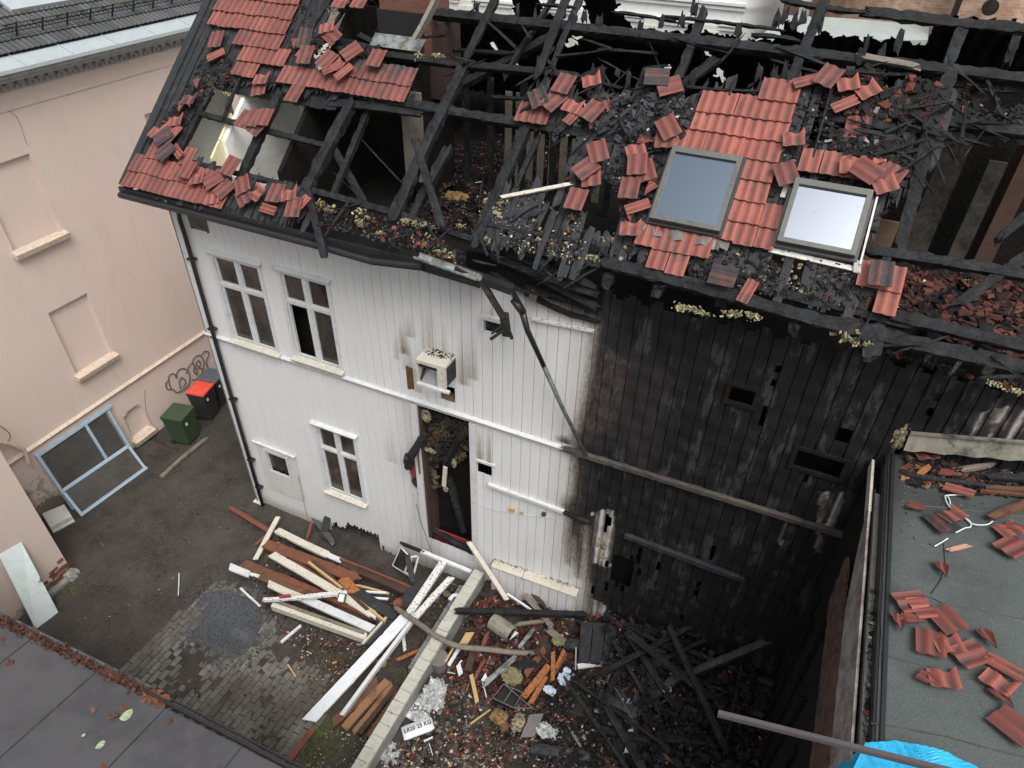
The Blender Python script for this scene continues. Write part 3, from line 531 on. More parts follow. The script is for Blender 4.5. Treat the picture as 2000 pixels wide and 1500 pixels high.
mb = MB(); P_ = [(1440, 500), (1560, 530), (1690, 560), (1680, 600), (1560, 590), (1400, 540)]    # yellowish wool showing between boards
for _ in range(260):
    p = (rnd.uniform(1380, 1690), rnd.uniform(478, 610))
    if inside(p, [(1240, 480), (1400, 480), (1690, 530), (1690, 600), (1560, 585), (1380, 530)]): q = RF(p, -.03); mb.lump(q, rnd.uniform(.012, .03), sc=(.8, 1.6, .6), n=4, amp=.7, fr=3)
for _ in range(40):
    p = (rnd.uniform(930, 1140), rnd.uniform(380, 500))
    if inside(p, D2): mb.lump(RF(p, -.01), rnd.uniform(.012, .03), n=4, amp=.7, fr=3)
tag(mb.build('insulation_wool', 'insulation', H), kind='stuff')
# purlins, plates, rafters  (endpoints in photograph pixels on the roof plane)
def RB(name, lst, mat='charred_wood', jj=.10):
    for (a, b, w, h, off) in lst:
        o0 = off if isinstance(off, tuple) else (off, off); mb = MB(); mb.char(RF(a, o0[0]), RF(b, o0[1]), w*.82, h*.85, up=RN, j=jj, bend=rnd.uniform(-.03, .03), taper=rnd.uniform(0, .25)); mb.build(name, mat, H)
RB('purlin', [((795, 22), (2080, 166), .13, .13, -.03), ((395, 133), (1240, 280), .13, .12, -.02), ((1600, 228), (1850, 262), .12, .10, -.02), ((1835, 238), (2080, 270), .13, .12, -.05), ((560, 60), (745, 100), .11, .1, -.05), ((680, 98), (900, 128), .10, .10, -.05), ((890, 128), (1130, 150), .10, .10, -.08), ((1205, 372), (1290, 388), .07, .06, .02), ((1690, 352), (1800, 362), .12, .10, .0)])
RB('purlin', [((405, 158), (655, 203), .24, .04, -.05), ((640, 200), (825, 222), .14, .06, -.05), ((385, 221), (640, 286), .085, .08, -.02), ((372, 318), (600, 372), .08, .09, -.03), ((590, 368), (780, 420), .09, .09, -.04), ((780, 420), (960, 480), .09, .1, -.05), ((1690, 488), (2080, 552), .12, .12, -.02)])
RB('eaves_beam', [((925, 462), (1200, 525), .10, .12, -.05), ((1180, 513), (1600, 628), .15, .13, -.02), ((1590, 625), (2080, 736), .16, .14, -.02), ((1430, 545), (1620, 600), .11, .10, -.02), ((1610, 592), (1780, 640), .10, .10, -.05), ((1740, 616), (2080, 695), .13, .12, -.02), ((960, 440), (1125, 470), .05, .05, .02)])
RB('rafter', [((548, 180), (472, 345), .13, .10, -.02), ((415, 168), (350, 300), .11, .1, -.02), ((690, 196), (598, 375), .15, .14, -.02), ((722, 208), (650, 380), .09, .1, -.14), ((972, -12), (908, 118), .13, .07, .03), ((905, 135), (768, 430), .15, .12, .0), ((878, 290), (795, 445), .12, .12, -.16), ((1085, -10), (985, 150), .06, .1, -.3), ((1110, -12), (1048, 150), .13, .04, .06), ((1135, -5), (1075, 140), .10, .04, .02), ((1080, 95), (1045, 150), .05, .03, .02), ((1030, 246), (928, 480), .14, .12, -.02), ((1052, 268), (1000, 385), .07, .07, -.1), ((1378, 14), (1318, 170), .11, .09, .02), ((1612, 0), (1538, 170), .12, .08, .02), ((1878, 58), (1850, 130), .14, .1, -.03), ((1856, 145), (1806, 290), .15, .05, .02), ((1812, 268), (1754, 495), .15, .12, -.01), ((1990, 60), (1965, 125), .1, .1, -.3), ((650, -10), (590, 95), .1, .06, .0), ((690, -10), (640, 60), .05, .05, .0), ((620, 0), (570, 90), .09, .05, .0), ((1735, 495), (1720, 540), .1, .05, .0), ((1705, 640), (1700, 700), .22, .1, -.04)])
RB('brace', [((1085, 68), (872, 182), .12, .12, -.5), ((1400, 116), (1322, 180), .13, .10, -.1), ((2060, 375), (1948, 468), .10, .10, -.02), ((2050, 470), (1862, 600), .12, .12, -.04), ((1180, 135), (1095, 170), .10, .1, -.2), ((700, 68), (770, 100), .08, .08, -.1), ((1000, 105), (880, 96), .06, .06, -.45), ((880, 96), (820, 60), .06, .06, -.45), ((1085, 200), (960, 190), .05, .05, -.4)])
RB('batten', [((476, 140), (435, 236), .045, .05, .02), ((1055, 8), (1120, 14), .035, .04, .05), ((1200, 24), (1320, 42), .035, .04, .05), ((1300, 32), (1530, 60), .035, .045, .05), ((1532, 0), (1690, 24), .06, .05, .05), ((1690, 22), (2080, 64), .13, .06, .0), ((1470, 70), (1560, 80), .05, .05, .0), ((935, 8), (905, 30), .02, .02, .1), ((1322, 196), (1265, 250), .04, .03, .05), ((1630, 150), (1590, 300), .03, .03, .06), ((1435, 155), (1420, 198), .035, .03, .05), ((1565, 130), (1545, 170), .03, .03, .05), ((1340, 170), (1500, 178), .035, .035, .04)], jj=.2)
def snag(p, hgt, w):   # short charred stubs standing on the timbers
    mb = MB(); q = RF(p, .03); mb.char(q, q+A([rnd.uniform(-.05, .05), .02, 1])*hgt*.75, w, .03, up=(0, 1, 0), taper=rnd.uniform(.1, .6)); mb.build('charred_stub', 'charred_board', H)
mb = MB()
for p in [(1045, 38), (1120, 45), (1140, 42), (1170, 52), (1352, 20), (1355, 28), (1515, 48), (1530, 45), (1550, 50), (1565, 52), (1100, 32), (930, 20), (1010, 30), (1250, 58), (1290, 55), (1330, 50), (1440, 72), (1600, 60)]: snag(p, rnd.uniform(.06, .17), rnd.uniform(.04, .10))
for p in [(1255, 165), (1280, 158), (1225, 170), (1155, 160), (1175, 158), (1350, 165), (1480, 155), (1510, 150), (1530, 152), (1205, 150), (1690, 95), (1750, 100), (1680, 118), (1720, 110)]: snag(p, rnd.uniform(.1, .22), rnd.uniform(.05, .1))
pass
RB('batten', [((1080, 430), (1046, 520), .07, .02, .04), ((1110, 425), (1075, 500), .09, .02, .02), ((1070, 400), (1050, 440), .08, .02, .04), ((1035, 450), (1020, 490), .06, .02, .03), ((1190, 225), (1165, 250), .10, .03, .06), ((1130, 225), (1092, 255), .08, .03, .05), ((1240, 205), (1200, 240), .05, .03, .06), ((1010, 385), (980, 445), .08, .02, .03), ((1045, 400), (1000, 430), .05, .02, .04)], 'charred_board')
# joist ends and wool between the two eaves timbers
mb = MB()
for px_, py_ in [(1187, 545), (1285, 565), (1410, 585), (1550, 640), (1715, 640), (1820, 690), (1930, 715), (965, 490), (1060, 520), (1125, 535)]: q = RF((px_, py_), -.1); mb = MB(); mb.char(q+A([0, -.06, 0]), q+A([0, .7, 0]), .11, .13); mb.build('joist', 'charred_wood', H)
mb = MB()
for px_, py_, r in [(1330, 600, .05), (1350, 603, .05), (1375, 612, .04), (1090, 470, .05), (1140, 500, .06), (1165, 505, .05), (1430, 612, .06), (1470, 618, .05), (1660, 655, .08), (1680, 668, .06), (1940, 750, .04), (1985, 765, .04), (1250, 470, .04), (1260, 485, .03), (860, 490, .06), (880, 500, .05), (830, 475, .04), (745, 455, .04), (700, 410, .05), (625, 398, .05), (640, 408, .04), (700, 435, .05), (720, 425, .03), (790, 432, .05), (810, 436, .05), (830, 440, .05), (845, 444, .04), (900, 440, .03), (955, 470, .06), (1020, 480, .05), (975, 400, .09), (965, 420, .08), (985, 440, .05), (1115, 425, .05), (1120, 450, .05), (1100, 465, .05), (1215, 458, .05), (1210, 480, .04), (1190, 470, .05), (440, 215, .02), (445, 185, .05), (420, 178, .03), (830, 70, .02), (820, 110, .06), (855, 108, .05), (1385, 245, .03), (1250, 215, .04), (1745, 595, .03)]:
    mb = MB(); c0 = RF((px_, py_), -.02)
    for _ in range(34): sh = rnd.uniform(.35, 1.1); mb.chunk(c0+A([rnd.gauss(0, r*.8), rnd.gauss(0, r*.4), rnd.gauss(0, r*.3)]), r*rnd.uniform(.06, .26), (0, -.5, 1), (.40*sh, .36*sh, .21*sh), flat=.35, elong=2.2)
    mb.build('insulation_tuft', 'debris', H)
# barge board and fascia / gutter at the left
mb = MB(); a = RW(-.12, -.06, .03); b = RW(-.12, 4.0, .03); mb.bar(a, b, .10, .03, up=RN); mb.bar(a+RN*-.09+A([-.06, 0, 0]), b+RN*-.09+A([-.06, 0, 0]), .03, .20, up=RN); mb.build('barge_board', 'charred_board', H)
mb = MB(); zg = 6.40
mb.aabox((-.20, -.54, zg-.12), (3.85, -.51, zg+.0)); mb.aabox((-.18, -.51, zg-.14), (3.85, .0, zg-.12)); mb.bar((3.84, -.50, zg-.07), F((960, 545), -.15), .10, .03, up=(0, 1, 0)); mb.bar((3.84, -.30, zg-.14), F((945, 548), -.10), .03, .30, up=(0, 1, 0)); mb.build('fascia_board', 'black_metal', H)
mb = MB(); mb.tube([(-.16, -.575, zg-.09), (1.5, -.575, zg-.10), (3.0, -.575, zg-.11), (3.75, -.58, zg-.13), F((826, 522), -.62)], .042, 10); mb.build('gutter', 'black_metal', H)
mb = MB(); a = F((815, 503), -.66); b = F((938, 547), -.66); ax = unit(b-a)
for k in range(8):
    t0 = PI*k/8+PI; t1 = PI*(k+1)/8+PI; f_ = lambda t, p: p+A([0, math.cos(t)*.05, math.sin(t)*.05+.04]); mb.quad(f_(t0, a), f_(t1, a), f_(t1, b), f_(t0, b))
mb.bar(a+A([0, -.075, .04]), b+A([0, -.075, .04]), .02, .02); mb.build('gutter', 'silver_sheet', H)['label'] = 'bent bright metal gutter length'
# tiles
T1 = [(430, -30), (604, -30), (590, 10), (575, 45), (562, 78), (552, 112), (545, 128), (600, 130), (640, 150), (690, 122), (738, 112), (812, 126), (795, 165), (778, 192), (700, 180), (640, 172), (570, 160), (545, 150), (530, 138), (505, 140), (465, 136), (478, 92), (450, 66), (408, 54), (418, 25)]
sf = lambda p: .55*ss(640, 760, p[0])*ss(165, 120, p[1])+.25*ss(560, 700, p[0])
tile_patch('roof_tiles', [T1], H, s0=.09, soot=.24, sootfn=sf)
T2 = [(246, 362), (262, 325), (278, 298), (300, 285), (345, 296), (335, 325), (350, 342), (362, 300), (388, 318), (378, 345), (410, 350), (400, 372), (438, 388), (432, 402), (395, 394), (330, 380)]
tile_patch('roof_tiles', [T2], H, t0=-.085, s0=-.1, soot=.24)
T5 = [(1484, 166), (1563, 173), (1530, 290), (1542, 302), (1520, 328), (1512, 350), (1505, 385), (1520, 395), (1508, 470), (1480, 484), (1440, 472), (1410, 476), (1430, 400), (1428, 375), (1450, 318), (1447, 302), (1318, 284), (1300, 290), (1290, 270), (1340, 240), (1362, 205), (1378, 186), (1415, 190), (1478, 196)]
tile_patch('roof_tiles', [T5], H, s0=.045, soot=.06, br=(.45, 1.))
T6 = [(1560, 296), (1600, 296), (1650, 305), (1700, 322), (1722, 345), (1705, 366), (1555, 342)]
tile_patch('roof_tiles', [T6], H, s0=.05, t0=.10, soot=.12, br=(.35, .9))
T7 = [(1240, 448), (1285, 450), (1355, 468), (1392, 478), (1382, 508), (1345, 505), (1330, 527), (1252, 520), (1258, 498), (1225, 494), (1228, 466)]
tile_patch('roof_tiles', [T7], H, s0=.06, soot=.15, br=(.35, .9))
T8 = [(1670, 535), (1768, 538), (1752, 580), (1748, 628), (1695, 628), (1706, 588), (1663, 582)]
tile_patch('roof_tiles', [T8], H, s0=.075, t0=.19, soot=.03, br=(.5, 1))
tile_patch('roof_tiles', [[(1015, 210), (1076, 205), (1070, 245), (1008, 240)]], H, s0=.02, soot=.35)
# skylights
def skylight(tl, tr, br, bl, glass, label):
    a, b, c, d = [ST(p, .16) for p in (tl, tr, br, bl)]
    s0 = (a[0]+d[0])/2; s1 = (b[0]+c[0])/2; t1 = (a[1]+b[1])/2; t0 = (c[1]+d[1])/2; w = .046
    mb = MB(); B = lambda s, t, u, v, lo, hi: mb.box(RW((s+u)/2, (t+v)/2, (lo+hi)/2), ([1, 0, 0], RT, RN), ((u-s)/2, (v-t)/2, (hi-lo)/2))
    for q in ((s0, t0, s0+w, t1), (s1-w, t0, s1, t1), (s0+w, t0, s1-w, t0+w), (s0+w, t1-w-.015, s1-w, t1)): B(*q, -.05, .16)
    f = mb.build('skylight_frame', 'skylight_metal', H); f['label'] = label
    mb = MB(); e = .03; B(s0-e, t0-e, s0-.002, t1+e, -.05, .10); B(s1+.002, t0-e, s1+e, t1+e, -.05, .10); B(s0, t0-e, s1, t0-.002, -.05, .10); B(s0, t1+.002, s1, t1+e, -.05, .10); mb.build('flashing', 'black_metal', f)
    mb = MB(); tilt = RN; mb.box(RW((s0+s1)/2, (t0+t1)/2, .125), ([1, 0, 0], RT, tilt), ((s1-s0)/2-w-.001, (t1-t0)/2-w-.001, .008)); mb.build('pane', glass, f)
    return f, (s0, s1, t0, t1)
paint('skylight_metal', (.075, .078, .07), (.125, .128, .115), .45, (.04, .04, .03), (.5, .75), .6, 5)
paint('white_flashing', (.55, .55, .52), (.66, .66, .62), .5, (.2, .14, .1), (.5, .7), .7, 6)
skylight((1315, 286), (1448, 302), (1410, 452), (1266, 424), 'dull_reflection_glass', 'left skylight with glass tinted as a dull blue sky reflection')
f2, (s0, s1, t0, t1) = skylight((1553, 344), (1708, 372), (1670, 500), (1520, 468), 'bright_reflection_glass', 'right skylight with glass tinted as a bright sky reflection')
mb = MB(); mb.bar(RW(s0-.05, t0-.05, .03), RW(s1+.07, t0-.07, .03), .05, .02, up=RN); mb.build('torn_flashing', 'white_flashing', H); mb = MB(); mb.bar(RW(s1+.06, t0-.05, .10), RW(s1+.045, t1-.03, .10), .018, .02, up=RN); mb.chunk(RW(s1+.05, t0-.06, .07), .035, RN, (.5, .5, .5)); mb.build('torn_flashing', 'white_flashing', H); mb = MB(); mb.bar(RW(s0-.07, t0+.5, .03), RW(s0-.05, t1+.15, .03), .05, .02, up=RN); mb.build('torn_flashing', 'white_flashing', H)
mb = MB()
for i in range(14):
    s = 6.55+i*.065; mb.add([RW(s, .83, .05+.02*math.sin(i*1.3)), RW(s+.066, .83, .05+.02*math.sin((i+1)*1.3)), RW(s+.066, .72-.01*(i % 3), .07+.025*math.cos((i+1)*1.9)), RW(s, .72-.01*((i-1) % 3), .07+.025*math.cos(i*1.9))], [(0, 1, 2, 3)])
mb.build('lead_apron', 'grey_metal', H)
# chimney
mb = MB(); mb.aabox((2.70, 1.55, 7.9), (3.29, 2.2, 9.6), (.35, 0, 0)); mb.aabox((3.0, 1.75, 7.4), (3.45, 2.19, 8.3), (.85, 0, 0)); ch = mb.build('chimney', 'brick', H)
mb = MB(); mb.aabox((2.68, 1.51, 8.12), (3.31, 1.545, 8.42)); mb.build('cladding_sheet', 'black_metal', ch); mb = MB(); mb.quad((2.64, 1.50, 8.16), (3.36, 1.50, 8.16), (3.32, 1.40, 8.03), (2.60, 1.40, 8.03)); mb.quad((2.60, 1.40, 8.03), (2.64, 1.50, 8.16), (2.64, 1.75, 8.36), (2.60, 1.75, 8.2)); mb.build('flashing', 'silver_sheet', ch)
# windows
def window(r, name='window', mull=True, open_pane=False, deep=False):
    x0, x1, z0, z1 = r; w = .045; fr = MB(); B = lambda a, b, c, d, y0, y1: fr.aabox((a, y0, c), (b, y1, d))
    B(x0-.05, x0+.01, z0-.02, z1+.02, -.03, .06); B(x1-.01, x1+.05, z0-.02, z1+.02, -.03, .06); B(x0+.01, x1-.01, z1-.01, z1+.05, -.03, .06)
    if mull:
        xm = (x0+x1)/2; zt = z1-(z1-z0)*.33; B(xm-.032, xm+.032, z0, z1-.01, -.012, .05); B(x0+.01, xm-.032, zt-.025, zt+.025, -.010, .05); B(xm+.032, x1-.01, zt-.025, zt+.025, -.010, .05)
        for (a, b) in ((x0+.01, xm-.032), (xm+.032, x1-.01)):
            for (c, d) in ((z0+.0, zt-.025), (zt+.025, z1-.01)): B(a, a+.022, c, d, .005, .045); B(b-.022, b, c, d, .005, .045); B(a+.022, b-.022, d-.022, d, .005, .045); B(a+.022, b-.022, c, c+.022, .005, .045)
    f = fr.build(name, 'white_paint', H)
    g = MB()
    if open_pane: g.aabox((x0, .030, zt), (x1, .036, z1)); g.aabox(((x0+x1)/2, .030, z0), (x1, .036, zt))
    else: g.aabox((x0, .030, z0), (x1, .036, z1))
    g.build('pane', 'window_glass', f)
    if not mull: return f
    s = MB(); s.box(((x0+x1)/2, -.045, z0-.035), ([1, 0, 0], unit([0, 1, .3]), unit([0, -.3, 1])), ((x1-x0)/2+.07, .055, .015)); s.build('sill', 'cream_paint', f)
    s = MB(); s.box(((x0+x1)/2, -.035, z1+.075), ([1, 0, 0], unit([0, 1, .3]), unit([0, -.3, 1])), ((x1-x0)/2+.08, .045, .010)); s.build('drip_board', 'white_paint', f); return f
window(WIN1); window(WIN2, open_pane=True)['label'] = 'window with its lower left pane missing'; window(WIN3)
window(SMW, mull=False); f = window(SDW, mull=False); f['label'] = 'small window in the low door'
mb = MB(); x0, x1, z0, z1 = SDW; mb.aabox((x0-.18, -.022, z0-.55), (x1+.22, -.014, z0-.03)); mb.aabox((x0-.18, -.022, z0-.03), (x0-.055, -.014, z1+.16)); mb.aabox((x1+.055, -.022, z0-.03), (x1+.22, -.014, z1+.16)); mb.bar((x0-.22, -.04, z1+.17), (x1+.24, -.04, z1+.15), .05, .02); mb.build('low_door', 'off_white_plastic', H)
for r, m_ in ((BW1, 'charred_board'), (BW2, 'charred_board'), (VT2, 'white_paint')):
    mb = MB(); x0, x1, z0, z1 = r; mb.aabox((x0-.05, -.03, z1), (x1+.06, .0, z1+.04))
    if m_ != 'white_paint': mb.aabox((x0-.05, -.03, z0-.05), (x1+.06, .0, z0)); mb.aabox((x0-.05, -.028, z0), (x0, .0, z1)); mb.aabox((x1, -.028, z0), (x1+.04, .0, z1))
    mb.build('opening_frame', 'soot_black' if m_ != 'white_paint' else m_, H)
mb = MB(); x0, x1, z0, z1 = VENT; mb.aabox((x0, 0, z0), (x1, .14, z0+.03)); mb.aabox((x0-.004, 0, z0+.03), (x0+.02, .14, z1)); mb.build('opening_frame', 'brown_board', H)
x0, x1, z0, z1 = PATCH; mb = MB(); mb.aabox((x0, -.012, z0), (x0+.05, -.007, z1), (0, 0, 0)); mb.aabox((x0+.052, -.012, z0+.02), (x0+.11, -.007, z1-.01)); mb.build('bare_board', 'brown_wood', H); mb = MB(); mb.aabox((x0+.115, -.016, z0), (x1, -.008, z1)); mb.build('bare_board', 'cream_paint', H)
# trims: belt course, corner boards, skirting shelf
mb = MB(); q = lambda p: F(p, 0)
zb = lambda x: 3.86+.006*max(0, x-5)
mb.box((3.0, -.030, 3.86), ([1, 0, 0], unit([0, 1, .35]), unit([0, -.35, 1])), (3.05, .030, .012)); mb.aabox((.02, -.030, 3.79), (6.05, -.012, 3.845)); mb.build('belt_trim', 'white_paint', H)
mb = MB(); mb.char((6.0, -.035, 3.86), (9.8, -.035, 3.92), .07, .07, j=.03); mb.build('belt_trim', 'burnt_trim', H) if 'burnt_trim' in MATS else (paint('burnt_trim', (.04, .033, .028), (.12, .105, .09), .8, (.012, .01, .01), (.45, .65), .8, 4), mb.build('belt_trim', 'burnt_trim', H))
mb = MB(); a = F((1225, 1042)); b = F((1455, 1128)); mb.char(a+A([0, -.04, 0]), b+A([0, -.04, 0]), .07, .08, j=.05); mb.build('ledge_trim', 'charred_board', H)
mb = MB(); a = F((955, 944)); b = F((1103, 997)); mb.bar(a+A([0, -.03, 0]), b+A([0, -.03, 0]), .05, .05); mb.build('ledge_trim', 'white_paint', H)
mb = MB(); a = F((1103, 997)); b = F((1155, 1015)); mb.char(a+A([0, -.035, 0]), b+A([0, -.06, 0]), .05, .05); mb.build('ledge_trim', 'charred_wood', H)
mb = MB(); a = F((1040, 620)); b = F((1162, 644)); mb.bar(a+A([0, -.03, 0]), b+A([0, -.03, 0]), .04, .03); mb.build('ledge_trim', 'chipped_white', H)
mb = MB(); mb.aabox((-.03, -.03, -.1), (.10, -.012, 6.1)); mb.aabox((-.035, -.03, -.1), (-.012, .12, 6.1)); mb.aabox((.10, -.05, -.1), (.13, -.012, 3.85)); mb.box((.02, -.02, .0), np.eye(3), (.11, .06, .015)); mb.build('corner_board', 'white_paint', H)
mb = MB(); a = F((968, 1092)); b = F((1132, 1150)); c = F((1140, 1200)); z_ = (a[2]+b[2])/2
mb.bar((a[0], -.09, a[2]), (b[0], -.09, b[2]), .16, .03); mb.aabox((b[0]-.03, -.17, .5), (b[0]+.01, -.13, b[2]-.02)); mb.build('plinth_ledge', 'cream_paint', H)
mb = MB()
n_ = int((b[0]-a[0])/PITCH)
for i in range(n_+1): x = a[0]+(b[0]-a[0])*i/(n_+1); xx = a[0]+(b[0]-a[0])*(i+1)/(n_+1)-.008; z1 = a[2]+(b[2]-a[2])*(i+.5)/(n_+1)-.017; mb.aabox((x, -.16+.003*(i % 2), .3), (xx, -.14, z1), (0, 0, .1))
mb.build('plinth_boards', 'white_cladding', H)
mb = MB(); x0, x1, z0, z1 = DOOR
mb.aabox((x0-.11, -.035, .6), (x0, -.010, 3.76)); mb.aabox((x1, -.035, .5), (x1+.10, -.010, 3.76)); mb.build('door_casing', 'white_paint', H)
mb = MB(); mb.aabox((x0+.002, .12, .5), (x1-.002, .15, 1.02)); mb.build('door_panel', 'red_board', H)['label'] = 'dark red lower door panel'
mb = MB(); mb.aabox((x0, .0, .9), (x0+.04, .30, 3.78)); mb.aabox((x1-.03, .0, .9), (x1-.004, .30, 3.78)); mb.build('door_lining', 'dark_brown_wood', H)
mb = MB(); mb.char((x0+.02, .05, 1.08), (x1+.05, .0, .95), .08, .07); mb.char((x0+.4, .1, 2.4), (x0+.6, .15, 1.2), .10, .10); mb.build('burnt_timber', 'charred_wood', H)
mb = MB(); DP = [(812, 795), (912, 825), (914, 870), (905, 900), (880, 915), (872, 900), (850, 912), (860, 950), (838, 955), (836, 905), (822, 860)]
for _ in range(1500):
    p = (rnd.uniform(810, 916), rnd.uniform(795, 956))
    if not inside(p, DP): continue
    f_ = noise.noise(Vector((p[0]*.05, p[1]*.04, 3))); c_ = (.16, .14, .075) if f_ > .22 else ((.05, .038, .026) if f_ > -.1 else (.014, .012, .012))
    if rnd.random() < .04: c_ = (.10, .035, .025)
    mb.chunk(F(p, .10+.10*f_+rnd.random()*.06), rnd.uniform(.008, .030), (0, -1, .3), c_, flat=.4)
mb.build('hanging_insulation', 'debris', H)
mb = MB()
for (px_, py_, r, sc) in [(832, 812, .07, (1, .4, 1.4)), (840, 880, .06, (1.6, .4, .6)), (887, 905, .05, (.7, .4, 1.6)), (870, 955, .04, (1, .5, 1.4)), (1175, 1060, .10, (1, .3, 1.5)), (1178, 1085, .09, (1, .3, 1)), (1760, 850, .10, (.7, .4, 1.6)), (815, 757, .03, (1, .4, 1))]: mb = MB(); q = F((px_, py_), .02); mb.lump(q, r, sc=sc, amp=.5, n=12, fr=4); mb.build('insulation_tuft', 'insulation', H)
mb = MB(); mb.char(F((828, 850), -.08), F((795, 905), -.22), .10, .10); mb.char(F((796, 893), -.24), F((800, 912), -.2), .12, .1); mb.char(F((868, 905), .05), F((905, 845), -.1), .12, .08); mb.build('burnt_timber', 'charred_wood', H)
mb = MB(); mb.bar(F((815, 870), -.03), F((821, 925), -.03), .03, .03, up=(0, 1, 0)); mb.bar(F((869, 912), -.02), F((868, 950), -.02), .06, .02, up=(0, 1, 0)); mb.build('splintered_board', 'brown_board', H)
mb = MB(); mb.bar(F((870, 912), -.05), F((867, 950), -.05), .065, .02, up=(0, 1, 0)); mb.build('splintered_board', 'cream_paint', H)
# wall box on the facade
a = F((822, 690), -.30); b = F((892, 704), -.0); mb = MB(); X0_, X1_, Z0_, Z1_ = 4.03, 4.46, 4.46, 4.82
mb.aabox((X0_, -.30, Z1_-.02), (X1_, -.01, Z1_)); mb.aabox((X0_, -.30, Z0_), (X0_+.02, -.01, Z1_-.02)); mb.aabox((X1_-.02, -.28, Z0_+.04), (X1_, -.01, Z1_-.02)); mb.aabox((X1_-.12, -.30, Z0_), (X1_-.0, -.285, Z1_-.02)); mb.aabox((X0_+.02, -.30, Z1_-.05), (X1_-.12, -.285, Z1_-.02)); wb = mb.build('wall_box', 'cream_paint', H)
mb = MB(); mb.aabox((X0_, -.33, Z0_-.03), (X1_+.05, -.28, Z0_)); mb.build('lower_rail', 'white_paint', wb)
mb = MB(); mb.bar((X0_+.03, -.26, Z0_+.02), (X0_+.05, -.02, Z1_-.08), .03, .03); mb.aabox((X0_+.02, -.27, Z1_-.12), (X1_-.12, -.25, Z1_-.05)); mb.aabox((X1_+.001, -.27, Z0_+.05), (X1_+.008, -.04, Z1_-.03)); mb.build('charred_bracket', 'charred_board', wb)
# vent grille, cables
mb = MB(); a = F((352, 404), -.02); b = F((398, 420), -.02)
for i in range(6): z = 6.05-.03*i; mb.aabox((.32, -.035, z-.18), (.60, -.012, z-.165))
mb.aabox((.30, -.03, 5.70), (.32, -.01, 5.9)); mb.aabox((.60, -.03, 5.70), (.62, -.01, 5.9)); mb.build('vent_grille', 'grey_wood', H)
mb = MB(); P = lambda l, y=-.02: [F(p, y) for p in l]
mb.tube(P([(944, 988), (960, 993), (985, 999), (1000, 998), (1013, 1003), (1040, 1008), (1090, 1012)]), .004, 5); mb.tube(P([(1030, 1052), (1033, 1070), (1031, 1090), (1025, 1115), (1012, 1150), (1005, 1175)], -.2), .006, 5); mb.tube(P([(815, 960), (808, 1000), (803, 1040), (797, 1080)], -.06), .006, 5); mb.build('cable', 'off_white_plastic', H)
mb = MB(); mb.tube(P([(813, 985), (822, 1020), (840, 1070), (852, 1100)], -.1), .005, 5); mb.tube(P([(582, 928), (590, 965), (600, 1010)], -.03), .004, 4); mb.build('cable', 'dark_plastic', H)
mb = MB(); mb.box(F((1000, 995), -.03), np.eye(3), (.035, .02, .03)); mb.box(F((1019, 1001), -.03), np.eye(3), (.02, .015, .02)); mb.build('junction_box', 'fresh_wood', H); mb = MB(); mb.lump(F((1062, 1004), -.02), .035, n=8, amp=.1); mb.build('junction_box', 'dark_plastic', H)
# downpipe at the left corner
mb = MB(); x = .20; mb.tube([F((324, 392), -.56), F((327, 402), -.50), F((348, 410), -.12), (.19, -.075, 5.85), (.195, -.07, 5.6), (.165, -.07, 3.0), (.14, -.07, -.05)], .032, 10); dp = mb.build('downpipe', 'black_metal', H, smooth=True)
for z in (5.2, 4.0, 2.6, 1.2, .5): mb = MB(); mb.aabox((.11, -.10, z), (.235, -.01, z+.03)); mb.build('bracket', 'black_metal', dp)
# ================================================================ PINK BUILDING on the left
XP = -3.3
PB = thing('pink_building', (-3.5, 0, 0), 'pink plastered building with blind windows and dark tiled roof left of the alley', 'building')
mb = MB(); Ys = [i*.06 for i in range(-50, 140)]; Zs = [i*.06-.2 for i in range(0, 122)]
blind = [rectF((0, 0), (1, 1), (1, 1), (0, 0))]
def rY(l, x=XP): q = [PX(p, x) for p in l]; return (min(p[1] for p in q), max(p[1] for p in q), min(p[2] for p in q), max(p[2] for p in q))
BL = [(-.42, .34, 2.20, 3.53), (-.50, .34, 4.72, 6.05), (2.6, 3.4, 4.72, 6.05), (2.9, 3.7, 2.2, 3.53)]
BLA = (.06, .50, .18, .86)
ys = A(Ys); zs_ = A(Zs); ys = np.unique(np.round(np.concatenate([ys, [v for b in BL for v in (b[0]-.004, b[0], b[1], b[1]+.004)], [BLA[0]-.004, BLA[0], BLA[1], BLA[1]+.004]]), 4)); zs_ = np.unique(np.round(np.concatenate([zs_, [v for b in BL for v in (b[2]-.004, b[2], b[3], b[3]+.004)]]), 4))
YG, ZG = np.meshgrid(ys, zs_); rec = np.zeros_like(YG)
for b in BL: rec = np.where((YG >= b[0]) & (YG <= b[1]) & (ZG >= b[2]) & (ZG <= b[3]), .07, rec)
arch = BLA[3]-.9*(YG-(BLA[0]+BLA[1])/2)**2*2.2; rec = np.where((YG >= BLA[0]) & (YG <= BLA[1]) & (ZG >= BLA[2]) & (ZG <= arch), .08, rec)
st_ = np.clip(.75-ZG/.5, 0, 1)*np.clip((-.3-YG)/1.2, 0, 1)*1.1+np.clip(.62-np.abs(ZG-1.42)/.12, 0, 1)*.85+np.clip(1-np.hypot(YG+2.5, ZG-1.9)/.55, 0, 1)*.62+np.clip(.35-ZG, 0, .35)*1.2+np.clip(1-np.hypot(YG+2.2, ZG-.5)/.9, 0, 1)*.7
mb.v = [tuple(p) for p in np.stack([(XP-rec).ravel(), YG.ravel(), ZG.ravel()], 1)]; mb.c = [(float(s), 0, 0) for s in st_.ravel()]
ix = np.arange(YG.size).reshape(YG.shape); mb.f = [(int(ix[j, i]), int(ix[j, i+1]), int(ix[j+1, i+1]), int(ix[j+1, i])) for j in range(len(zs_)-1) for i in range(len(ys)-1)]
